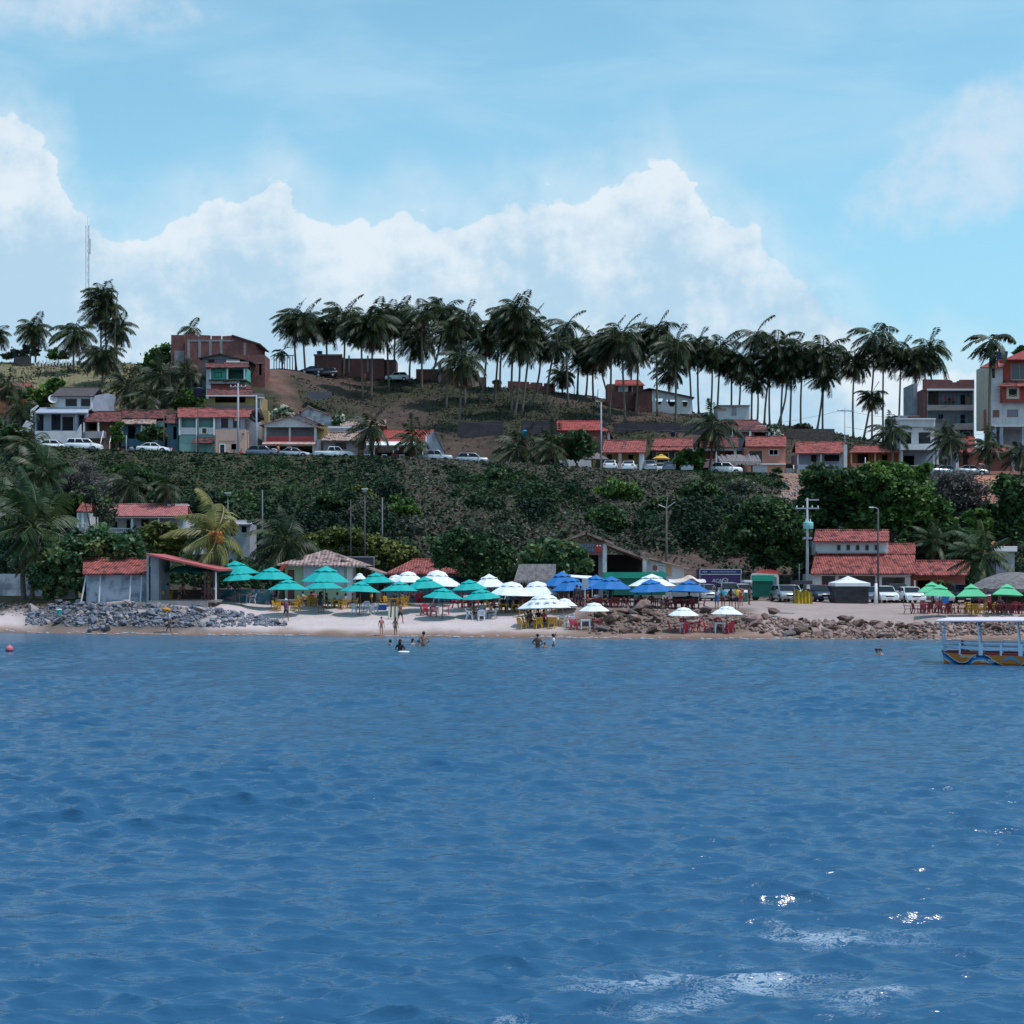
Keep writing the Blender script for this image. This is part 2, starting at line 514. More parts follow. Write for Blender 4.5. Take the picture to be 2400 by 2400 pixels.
def build_water():
 rg=np.random.default_rng(5)
 Ds=np.concatenate([[6,8,10.5],12.3*np.exp(np.arange(0,math.log(122/12.3),.0036))])[::-1]
 ext=30*(1.25**np.arange(1,25)-1)/.25
 pxs=np.concatenate([(-500-ext)[::-1],np.arange(-500,2901,5.2),2901+ext])
 PX,DD=np.meshgrid(pxs,Ds)
 XX=(PX-1200)*DD/F
 z=np.zeros_like(XX)
 dx=np.zeros_like(XX)
 dy=np.zeros_like(XX)
 sp=.0036*DD
 wide=np.clip(1-np.maximum(-480-PX,PX-2880)/900,0,1)
 for i in range(130):
  L=0.2*(1.25/0.2)**(rg.random()**.7)if i>12 else rg.uniform(2.5,6)
  th=rg.normal(0,.38)+R(-96)
  k=2*math.pi/L
  kx,ky=k*math.cos(th),k*math.sin(th)
  A=0.0056*L**.6 if i>12 else .0030
  lim=np.clip((L/sp-2.2)/1.2,0,1)*wide
  ph=kx*XX+ky*DD+rg.random()*6.28
  z+=A*lim*np.cos(ph)
  dx-=A*lim*np.sin(ph)*kx/k
  dy-=A*lim*np.sin(ph)*ky/k
 shore=np.clip((108-DD)/12,.15,1)
 gust=1+.35*np.sin(XX*.11+DD*.17)*np.sin(DD*.09-XX*.05+1)+.2*np.sin(XX*.31-DD*.27)
 a=shore*gust
 V=np.stack([XX+dx*.75*a,DD+dy*.75*a,z*a],-1).reshape(-1,3)
 nr,nc=PX.shape
 I=np.arange(nr*nc).reshape(nr,nc)
 FC=np.stack([I[:-1,:-1],I[1:,:-1],I[1:,1:],I[:-1,1:]],-1).reshape(-1,4)[:,::-1]
 m=bpy.data.materials.new('sea_water')
 m.use_nodes=True
 nt=m.node_tree
 b=nt.nodes['Principled BSDF']
 b.inputs['Roughness'].default_value=0.17
 b.inputs['IOR'].default_value=1.33
 b.inputs['Specular IOR Level'].default_value=0.42
 tc=nt.nodes.new('ShaderNodeTexCoord')
 def noise(scale,det,vec,rough=.55):
  n_=nt.nodes.new('ShaderNodeTexNoise')
  n_.inputs['Scale'].default_value=scale
  n_.inputs['Detail'].default_value=det
  n_.inputs['Roughness'].default_value=rough
  nt.links.new(vec,n_.inputs['Vector'])
  return n_.outputs['Fac']
 def mapping(sc,loc=(0,0,0),rot=0):
  mp=nt.nodes.new('ShaderNodeMapping')
  mp.inputs['Scale'].default_value=sc
  mp.inputs['Location'].default_value=loc
  mp.inputs['Rotation'].default_value=(0,0,rot)
  nt.links.new(tc.outputs['Object'],mp.inputs['Vector'])
  return mp.outputs[0]
 def math_(op,a,b_=None,c_=None,clamp=False):
  q=nt.nodes.new('ShaderNodeMath')
  q.operation=op
  q.use_clamp=clamp
  for i,s in enumerate((a,b_,c_)):
   if s is None:
    continue
   if isinstance(s,(int,float)):
    q.inputs[i].default_value=s
   else:
    nt.links.new(s,q.inputs[i])
  return q.outputs[0]
 def ramp(v,l,h,o0=0.,o1=1.):
  q=nt.nodes.new('ShaderNodeMapRange')
  q.interpolation_type='SMOOTHSTEP'
  for i,s in enumerate((l,h,o0,o1)):
   q.inputs[i+1].default_value=s
  nt.links.new(v,q.inputs[0])
  return q.outputs[0]
 v1=mapping((.62,1.5,1),rot=R(5))
 v2=mapping((1,1.5,1),rot=R(-15))
 h1=noise(1.7,5,v1,.55)
 h2=noise(7,4,v2)
 hh=math_('MULTIPLY_ADD',h2,.02,h1)
 bp=nt.nodes.new('ShaderNodeBump')
 bp.inputs['Strength'].default_value=.75
 bp.inputs['Distance'].default_value=.17
 nt.links.new(hh,bp.inputs['Height'])
 nt.links.new(bp.outputs[0],b.inputs['Normal'])
 xyz=nt.nodes.new('ShaderNodeSeparateXYZ')
 nt.links.new(tc.outputs['Object'],xyz.inputs[0])
 x_,y_=xyz.outputs[0],xyz.outputs[1]
 nt.links.new(ramp(y_,14,48,.42,.85),bp.inputs['Strength'])
 foam=None
 for(cx,cy,rx,ry,rot,th)in((2.5,17.9,3.3,1.7,-8,.0),(4.4,20.4,2.8,1.3,-12,.02),(-6.0,18.7,1.3,.7,-20,.06),(1.0,16.6,3.0,.8,0,.05),(10,66,3.5,2,0,.11),(-14.5,97,4,1.2,0,.1),(15.5,71,4,2.5,0,.11)):
  u=math_('MULTIPLY',math_('SUBTRACT',x_,cx),1/rx)
  w=math_('MULTIPLY',math_('SUBTRACT',y_,math_('MULTIPLY_ADD',x_,math.tan(R(rot)),cy-cx*math.tan(R(rot)))),1/ry)
  r2=math_('ADD',math_('MULTIPLY',u,u),math_('MULTIPLY',w,w))
  k=math_('MULTIPLY',math_('SUBTRACT',1,r2,clamp=True),1-th*6)
  foam=k if foam is None else math_('MAXIMUM',foam,k)
 vf=mapping((1.0,1.9,1),rot=R(12))
 vw=nt.nodes.new('ShaderNodeTexNoise')
 vw.inputs['Scale'].default_value=2.2
 vw.inputs['Detail'].default_value=3
 nt.links.new(vf,vw.inputs['Vector'])
 va=nt.nodes.new('ShaderNodeVectorMath')
 va.operation='MULTIPLY_ADD'
 va.inputs[1].default_value=(.7,.7,.7)
 nt.links.new(vw.outputs['Color'],va.inputs[0])
 nt.links.new(vf,va.inputs[2])
 fn=noise(6.0,8,va.outputs[0],.75)
 rid=math_('SUBTRACT',1,math_('ABSOLUTE',math_('MULTIPLY_ADD',fn,6,-3)))
 fm0=noise(.9,3,vf,.5)
 ft=math_('ADD',math_('MULTIPLY',rid,.8),math_('ADD',math_('MULTIPLY',foam,.55),math_('MULTIPLY',math_('SUBTRACT',fm0,.5),1.1)))
 fm=math_('MULTIPLY',ramp(ft,1.08,1.36,0.,.62),ramp(foam,.02,.25))
 mixc=nt.nodes.new('ShaderNodeMix')
 mixc.data_type='RGBA'
 nt.links.new(fm,mixc.inputs[0])
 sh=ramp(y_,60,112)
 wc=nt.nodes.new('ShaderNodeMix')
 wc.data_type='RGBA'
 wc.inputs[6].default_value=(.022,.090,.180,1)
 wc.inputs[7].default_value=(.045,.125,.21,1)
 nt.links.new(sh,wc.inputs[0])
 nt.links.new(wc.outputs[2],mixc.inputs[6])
 mixc.inputs[7].default_value=(.44,.52,.60,1)
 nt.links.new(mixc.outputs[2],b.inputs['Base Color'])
 nt.links.new(math_('MULTIPLY_ADD',fm,.5,.17),b.inputs['Roughness'])
 o=link('sea',npmesh('sea',V,FC,m,smooth=True))
 o['kind']='structure'
 mb=MB()
 rr=random.Random(3)
 for px in range(-300,2700,5):
  if rr.random()<.45+.3*math.sin(px*.017):
   continue
  for q in(0,1):
   if q and rr.random()<.8:
    continue
   D=hit(px,1600,90)if False else None
   lo,hi_=95.,121.
   for _ in range(18):
    mid=(lo+hi_)/2
    if H(X(px,mid),mid)<.035+.05*q:
     lo=mid
    else:
     hi_=mid
   D=lo+.25*math.sin(px*.045)+.15*math.sin(px*.11)
   x,w,t=X(px,D),rr.uniform(.05,.16),rr.uniform(.03,.08)
   z=max(H(x,D),.02)+.025
   mb.ball((x,D,z),w,6,3,1.4,t/w,.35)
 o=mb.build('shore_foam',mat('foam_white',(.42,.42,.44),.7),None,True)
 tag(o,None,None,kind='stuff')
build_water()
SUN=Vector((.38,-.12,.92)).normalized()
def build_world():
 w=bpy.data.worlds.new('World')
 SC.world=w
 w.use_nodes=True
 nt=w.node_tree
 nt.nodes.clear()
 out=nt.nodes.new('ShaderNodeOutputWorld')
 bg=nt.nodes.new('ShaderNodeBackground')
 bg.inputs['Strength'].default_value=.10
 nt.links.new(bg.outputs[0],out.inputs[0])
 sky=nt.nodes.new('ShaderNodeTexSky')
 sky.sky_type='NISHITA'
 sky.sun_disc=False
 sky.sun_elevation=math.asin(SUN.z)
 sky.sun_rotation=math.atan2(SUN.x,SUN.y)
 sky.air_density=1.0
 sky.dust_density=1.2
 sky.ozone_density=1.5
 tc=nt.nodes.new('ShaderNodeTexCoord')
 sp=nt.nodes.new('ShaderNodeSeparateXYZ')
 nt.links.new(tc.outputs['Generated'],sp.inputs[0])
 def mt(op,a,b=None,c=None,clamp=False):
  q=nt.nodes.new('ShaderNodeMath')
  q.operation=op
  q.use_clamp=clamp
  for i,s in enumerate((a,b,c)):
   if s is None:
    continue
   if isinstance(s,(int,float)):
    q.inputs[i].default_value=s
   else:
    nt.links.new(s,q.inputs[i])
  return q.outputs[0]
 def ss(v,l,h,o0=0.,o1=1.):
  q=nt.nodes.new('ShaderNodeMapRange')
  q.interpolation_type='SMOOTHSTEP'
  for i,s in enumerate((l,h,o0,o1)):
   q.inputs[i+1].default_value=s
  nt.links.new(v,q.inputs[0])
  return q.outputs[0]
 def mixc(f,a,b):
  q=nt.nodes.new('ShaderNodeMix')
  q.data_type='RGBA'
  for s,k in((f,0),(a,6),(b,7)):
   if isinstance(s,tuple):
    q.inputs[k].default_value=(*s,1)
   elif isinstance(s,(int,float)):
    q.inputs[k].default_value=s
   else:
    nt.links.new(s,q.inputs[k])
  return q.outputs[2]
 ya=mt('MAXIMUM',mt('ABSOLUTE',sp.outputs[1]),.05)
 u=mt('DIVIDE',sp.outputs[0],ya)
 v=mt('DIVIDE',sp.outputs[2],ya)
 cb=nt.nodes.new('ShaderNodeCombineXYZ')
 nt.links.new(u,cb.inputs[0])
 nt.links.new(v,cb.inputs[1])
 nt.links.new(ss(sp.outputs[1],-.2,.2,5,0),cb.inputs[2])
 P=cb.outputs[0]
 def noise(scale,det,rough,vec=P,dist=0.,off=None,lac=2.):
  if off:
   a=nt.nodes.new('ShaderNodeVectorMath')
   a.operation='ADD'
   a.inputs[1].default_value=off
   nt.links.new(vec,a.inputs[0])
   vec=a.outputs[0]
  n_=nt.nodes.new('ShaderNodeTexNoise')
  n_.inputs['Scale'].default_value=scale
  n_.inputs['Detail'].default_value=det
  n_.inputs['Roughness'].default_value=rough
  n_.inputs['Distortion'].default_value=dist
  nt.links.new(vec,n_.inputs['Vector'])
  return n_.outputs['Fac']
 tops=[(-500,520),(-300,330),(-120,260),(0,245),(95,262),(140,330),(165,400),(215,490),(290,515),(370,500),(470,452),(560,440),(640,385),(690,425),(740,465),(850,480),(930,455),(1010,480),(1100,480),(1190,450),(1290,430),(1380,425),(1430,385),(1480,352),(1560,352),(1600,400),(1625,455),(1720,480),(1820,545),(1910,620),(1980,690),(2050,770),(2200,830),(2400,850),(2600,700),(2900,500)]
 fc=nt.nodes.new('ShaderNodeFloatCurve')
 cv=fc.mapping.curves[0]
 pts=[((p+500)/3400,(YH-y)/F/.4)for p,y in tops]
 cv.points[0].location=pts[0]
 cv.points[1].location=pts[-1]
 for p in pts[1:-1]:
  cv.points.new(*p)
 fc.mapping.update()
 warp=mt('MULTIPLY',mt('SUBTRACT',noise(14,5,.6,off=(3,1,0)),.5),.05)
 uu=mt('ADD',u,warp)
 nt.links.new(mt('MULTIPLY_ADD',uu,F/3400,1700/3400),fc.inputs['Value'])
 top=mt('MULTIPLY',fc.outputs[0],.4)
 n1=noise(20,9,.62)
 vo=nt.nodes.new('ShaderNodeTexVoronoi')
 vo.feature='SMOOTH_F1'
 vo.inputs['Scale'].default_value=34
 vo.inputs['Smoothness'].default_value=.6
 nd=nt.nodes.new('ShaderNodeVectorMath')
 nd.operation='MULTIPLY_ADD'
 nd.inputs[1].default_value=(.03,.03,0)
 cw=nt.nodes.new('ShaderNodeTexNoise')
 cw.inputs['Scale'].default_value=22
 cw.inputs['Detail'].default_value=6
 nt.links.new(P,cw.inputs['Vector'])
 nt.links.new(cw.outputs['Color'],nd.inputs[0])
 nt.links.new(P,nd.inputs[2])
 nt.links.new(nd.outputs[0],vo.inputs['Vector'])
 vo2=nt.nodes.new('ShaderNodeTexVoronoi')
 vo2.inputs['Scale'].default_value=75
 nt.links.new(nd.outputs[0],vo2.inputs['Vector'])
 lump=mt('ADD',mt('MULTIPLY_ADD',vo.outputs['Distance'],-.022,.006),mt('MULTIPLY',vo2.outputs['Distance'],-.008))
 edge=mt('ADD',mt('SUBTRACT',top,v),mt('ADD',mt('MULTIPLY',mt('SUBTRACT',n1,.5),.040),lump))
 soft=ss(noise(7,2,.5,off=(7.3,0,0)),.5,.66,0.,.85)
 crisp=ss(edge,-.001,.005)
 fuzzy=ss(edge,-.022,.045)
 dens=mt('ADD',mt('MULTIPLY',crisp,mt('SUBTRACT',1,soft)),mt('MULTIPLY',fuzzy,soft))
 veil=ss(edge,-.05,.02,0.,.55)
 dens=mt('MAXIMUM',dens,veil)
 n1b=noise(20,9,.62,off=(-.006,-.008,0))
 relief=mt('SUBTRACT',n1,n1b)
 big=noise(9,6,.6,off=(1.7,4.1,0))
 rim=ss(edge,.0,.11,1.,0.)
 white=mt('ADD',mt('MULTIPLY',rim,.62),mt('ADD',mt('MULTIPLY',relief,2.2),mt('MULTIPLY',mt('SUBTRACT',big,.5),3.3)))
 wf=ss(white,-.25,.95)
 K=10.
 cw_=tuple(x*K for x in(.80,.88,.95))
 cg_=tuple(x*K for x in(.47,.67,.84))
 ccol=mixc(wf,cg_,cw_)
 tint=nt.nodes.new('ShaderNodeVectorMath')
 tint.operation='MULTIPLY'
 tint.inputs[1].default_value=SKYT
 nt.links.new(sky.outputs[0],tint.inputs[0])
 hz=ss(v,.02,.36,.75,.0)
 base=mixc(hz,tint.outputs[0],tuple(x*K for x in(.36,.62,.86)))
 st=nt.nodes.new('ShaderNodeMapping')
 st.inputs['Scale'].default_value=(1,3.2,1)
 st.inputs['Rotation'].default_value=(0,0,R(-14))
 nt.links.new(P,st.inputs['Vector'])
 cir=noise(5.5,7,.55,vec=st.outputs[0],dist=.4)
 band=mt('MULTIPLY',ss(v,.20,.30),ss(v,.33,.40,1.,.55))
 cirf=mt('MULTIPLY',ss(cir,.36,.70,.08,.62),mt('MULTIPLY_ADD',band,.8,.2))
 base=mixc(cirf,base,tuple(x*K for x in(.46,.72,.90)))
 def blob(px,py,rx,ry,sl=0.):
  a=mt('MULTIPLY',mt('SUBTRACT',u,(px-1200)/F),F/rx)
  b_=mt('MULTIPLY',mt('SUBTRACT',mt('MULTIPLY_ADD',u,sl,v),(YH-py)/F+sl*(px-1200)/F),F/ry)
  return mt('SUBTRACT',1,mt('ADD',mt('MULTIPLY',a,a),mt('MULTIPLY',b_,b_)))
 n3=noise(13,8,.62,off=(2,2,0))
 bl=mt('MAXIMUM',blob(2300,330,210,150,-.4),mt('MAXIMUM',blob(2330,250,110,90),mt('MAXIMUM',blob(2240,440,260,110,-.3),blob(100,20,330,90))))
 bf=ss(mt('ADD',bl,mt('MULTIPLY',mt('SUBTRACT',n3,.5),5.0)),-.3,1.4,0.,.8)
 base=mixc(bf,base,tuple(x*K for x in(.66,.78,.91)))
 col=mixc(mt('MULTIPLY',dens,ss(v,-.05,.14,.55,.93)),base,ccol)
 col=mixc(ss(v,-.03,.0),tuple(x*K for x in(.12,.22,.32)),col)
 nt.links.new(col,bg.inputs['Color'])
SKYT=(1.45,2.1,1.9)
build_world()
sd=bpy.data.lights.new('sun','SUN')
sd.energy=2.9
sd.angle=R(.6)
sd.color=(1,.94,1.0)
so=bpy.data.objects.new('sun',sd)
COL.objects.link(so)
so.location=SUN*300
so.rotation_euler=SUN.to_track_quat('Z','Y').to_euler()
cd=bpy.data.cameras.new('camera')
co=bpy.data.objects.new('camera',cd)
COL.objects.link(co)
co.location=(0,0,CAMH)
co.rotation_euler=(R(90),0,0)
cd.sensor_width=36
cd.lens=36*F/2400
cd.shift_y=(YH-1200)/2400
cd.clip_end=3000
cd.clip_start=.3
SC.camera=co
SC.view_settings.view_transform='Standard'
SC.view_settings.look='None'
SC.view_settings.exposure=0.0
SC.view_settings.gamma=1
SC.render.resolution_x=SC.render.resolution_y=1024
M_bark=mat('palm_bark',(.20,.165,.135),.9,c2=(.10,.08,.065),ns=6,bump=.4,bs=25,stretch=(1,1,4))
M_bark2=mat('tree_bark',(.13,.10,.075),.9,c2=(.07,.055,.04),ns=4,bump=.3)
M_twig=mat('grey_twig',(.23,.19,.18),.9,c2=(.14,.11,.10),ns=5)
LM={'palm':leafmat('palm_leaf',[(0,(.014,.026,.012)),(.5,(.026,.044,.018)),(.8,(.055,.072,.028)),(.9,(.10,.068,.03)),(1,(.12,.06,.03))],.5,.25),'palmy':leafmat('palm_leaf_yellow',[(0,(.07,.085,.03)),(.45,(.17,.18,.06)),(.75,(.36,.31,.11)),(1,(.42,.26,.09))],.45,.35),'palmb':leafmat('palm_leaf_broad',[(0,(.016,.036,.015)),(.5,(.036,.068,.026)),(.85,(.11,.14,.05)),(1,(.19,.15,.06))],.45,.25),'dark':leafmat('leaf_dark',[(0,(0.018,0.042,0.019)),(.5,(0.039,0.083,0.030)),(1,(0.083,0.143,0.045))]),'green':leafmat('leaf_green',[(0,(0.029,0.065,0.020)),(.5,(0.065,0.138,0.032)),(1,(0.174,0.275,0.058))]),'almond':leafmat('leaf_almond',[(0,(0.030,0.075,0.030)),(.5,(0.075,0.150,0.068)),(.85,(0.195,0.255,0.090)),(1,(0.330,0.225,0.150))],.4),'olive':leafmat('leaf_olive',[(0,(0.047,0.061,0.019)),(.5,(0.108,0.135,0.034)),(1,(0.216,0.230,0.068))]),'grey':leafmat('leaf_grey',[(0,(0.057,0.057,0.057)),(.5,(0.115,0.109,0.103)),(1,(0.207,0.184,0.172))]),'greyg':leafmat('leaf_grey_green',[(0,(0.036,0.050,0.036)),(.5,(0.078,0.096,0.066)),(1,(0.168,0.180,0.132))]),'white':leafmat('blossom_white',[(0,(.03,.07,.025)),(.45,(.06,.12,.04)),(.55,(.70,.72,.62)),(1,(.8,.8,.72))]),'scrub':leafmat('scrub_leaf',[(0,(0.012,0.029,0.018)),(.25,(0.022,0.048,0.024)),(.45,(0.036,0.072,0.031)),(.6,(0.060,0.096,0.038)),(.72,(0.060,0.070,0.054)),(.82,(0.096,0.082,0.066)),(.93,(0.132,0.102,0.090)),(1,(0.204,0.168,0.156))],.85,.15),'hillgrass':leafmat('grass_leaf',[(0,(.026,.034,.018)),(.5,(.040,.044,.024)),(1,(.062,.054,.034))]),}
def palm_crown(seed,nf=26,wind=.35,mat_='palm',droop=1.0,dry=.16,lw=.10,nl=20,e0=57):
 """crown of ~1 m fronds radiating from the origin, to be scaled by frond length"""
 rg=random.Random(seed)
 V,FC,T=[],[],[]
 for i in range(nf):
  az=i*2.39996+rg.uniform(-.35,.35)
  t=(i+.5)/nf
  el=R(e0-(e0+70)*t**1.05+rg.uniform(-8,8))
  L=rg.uniform(.82,1.08)*(1-.10*(t>.85))
  tint=rg.uniform(.05,.55)+.22*(1-t)
  if t>1-dry:
   tint=rg.uniform(.8,1.0)
   L*=.85
  d=Vector((math.cos(az)*math.cos(el),math.sin(az)*math.cos(el),math.sin(el)))
  p=Vector((0,0,0))
  pts,dirs=[p.copy()],[d.copy()]
  NS=9
  for s in range(NS):
   d=d+Vector((-wind*.11*(.4+s/NS),0,-(.085+.055*s/NS)*droop*(1.3 if t<.3 else 1.15 if t<.5 else .9)))
   d.normalize()
   p=p+d*(L/NS)
   pts.append(p.copy())
   dirs.append(d.copy())
  for s in range(NS):
   w0,w1=.019*(1-s/NS)+.003,.019*(1-(s+1)/NS)+.003
   sd_=dirs[s].cross(Vector((0,0,1)))
   if sd_.length<.05:
    sd_=Vector((1,0,0))
   sd_.normalize()
   up=sd_.cross(dirs[s])
   k=len(V)
   V+=[tuple(pts[s]-sd_*w0),tuple(pts[s]+up*w0),tuple(pts[s]+sd_*w0),tuple(pts[s+1]-sd_*w1),tuple(pts[s+1]+up*w1),tuple(pts[s+1]+sd_*w1)]
   FC+=[(k,k+1,k+4,k+3),(k+1,k+2,k+5,k+4)]
   T+=[min(1,tint*.3+.62)]*2
  for j in range(nl):
   s=.14+.86*(j+rg.random()*.6)/nl
   q=s*NS
   i0=min(int(q),NS-1)
   c=pts[i0].lerp(pts[i0+1],q-i0)
   dd=dirs[i0]
   sd_=dd.cross(Vector((0,0,1)))
   if sd_.length<.05:
    sd_=Vector((1,0,0))
   sd_.normalize()
   ll=L*(.34*math.sin(math.pi*min(1,(s*.78+.17)))**.7+.02)
   for sg in(-1,1):
    if rg.random()<.06:
     continue
    ld=(sd_*sg*.75+dd*.55+Vector((-wind*.5,0,-.42-.2*rg.random()))).normalized()
    e=c+ld*ll*rg.uniform(.8,1.1)
    m_=c.lerp(e,.5)+Vector((0,0,ll*.06))
    wv=dd*(lw*.30)
    k=len(V)
    V+=[tuple(c-wv*.6),tuple(m_-wv),tuple(e+Vector((0,0,-.12*ll))),tuple(m_+wv)]
    FC+=[(k,k+1,k+2,k+3)]
    T+=[min(1,max(0,tint+rg.uniform(-.08,.08)))]
 return npmesh('crown',np.array(V),np.array(FC),LM[mat_],np.array(T))
CROWNS={}
def crown(kind,seed):
 k=(kind,seed)
 if k not in CROWNS:
  if kind=='grove':
   CROWNS[k]=palm_crown(seed,[36,42,32,46,38,34,44,29,40][seed%9],.6+.08*(seed%4),'palm',1.3,.24,nl=26,lw=.062,e0=66)
  elif kind=='sparse':
   CROWNS[k]=palm_crown(seed,18,.9,'palm',1.3,.12,nl=26,lw=.062)
  elif kind=='street':
   CROWNS[k]=palm_crown(seed,24,.9,'palm',1.15,.05,nl=28,lw=.06,e0=72)
  elif kind=='yellow':
   CROWNS[k]=palm_crown(seed,15,1.25,'palmy',.8,.1,nl=44,lw=.05,e0=80)
  elif kind=='big':
   CROWNS[k]=palm_crown(seed,24,.6,'palmb',.72,.08,nl=44,lw=.05,e0=80)
  elif kind=='royal':
   CROWNS[k]=palm_crown(seed,12,1.2,'palm',1.5,.0,nl=26,lw=.12)
 return CROWNS[k]
def coconuts(parent,s,n=9,colr=(.62,.22,.04)):
 s*=1.5
 mb=MB()
 for i in range(n):
  a=rnd.random()*6.28
  mb.ball((.3*s*math.cos(a),.3*s*math.sin(a),rnd.uniform(-.35,.1)*s),.14*s,6,4,sz=1.25)
 return mb.build('coconuts',mat('coconut',colr,.5,c2=(.30,.10,.03),ns=4),parent,True,local=True)
def palm(label,cx,cy,r,bx,by,kind='grove',D=None,group=None,D0=214,tr=.17,nuts=0,seed=None,cat='palm tree',rz=None):
 """crown centre (cx,cy), frond reach r, trunk foot (bx,by), all in photo pixels"""
 if D is None:
  D=hit(bx,by,D0)or 284.0
 b=Vector((X(bx,D),D,0))
 b.z=H(b.x,b.y)-.3
 tdy=rnd.uniform(-1.2,.6)
 c=Vector((X(cx,D),D+tdy,Z(cy,D)))
 root=thing('palm_tree',label,cat,b,group)
 h=c-b
 n=9
 bend=rnd.uniform(-.9,.9)
 pts,rad=[],[]
 sw=h.length
 for i in range(n+1):
  t=i/n
  p=Vector((h.x*(t+bend*.35*math.sin(math.pi*t)*(1 if abs(h.x)>.8 else .6)),h.y*t**1.2,h.z*t))
  p.x+=bend*.25*math.sin(math.pi*t)
  pts.append(p)
  rad.append(tr*(1.5 if i==0 else 1.1-.35*t))
 MB().tube(pts,rad,7).build('trunk',M_bark,root,True,local=True)
 me=crown(kind,seed if seed is not None else rnd.randrange(9))
 s=r*D/F*{'grove':1.32,'royal':1.2,'sparse':1.3,'big':.92,'yellow':1.18}.get(kind,1.2)
 o=link('crown',me,root,pts[-1])
 o.scale=(s,s,s*rnd.uniform(.94,1.08))
 o.rotation_euler=(rnd.uniform(-.08,.08),rnd.uniform(-.1,.1),rnd.uniform(-.5,.5)if rz is None else rz)
 if nuts:
  k=coconuts(root,s/4.5,nuts)
  k.location=pts[-1]+Vector((0,0,-.1))
 return root
G_grove='coconut palms of the hilltop grove'
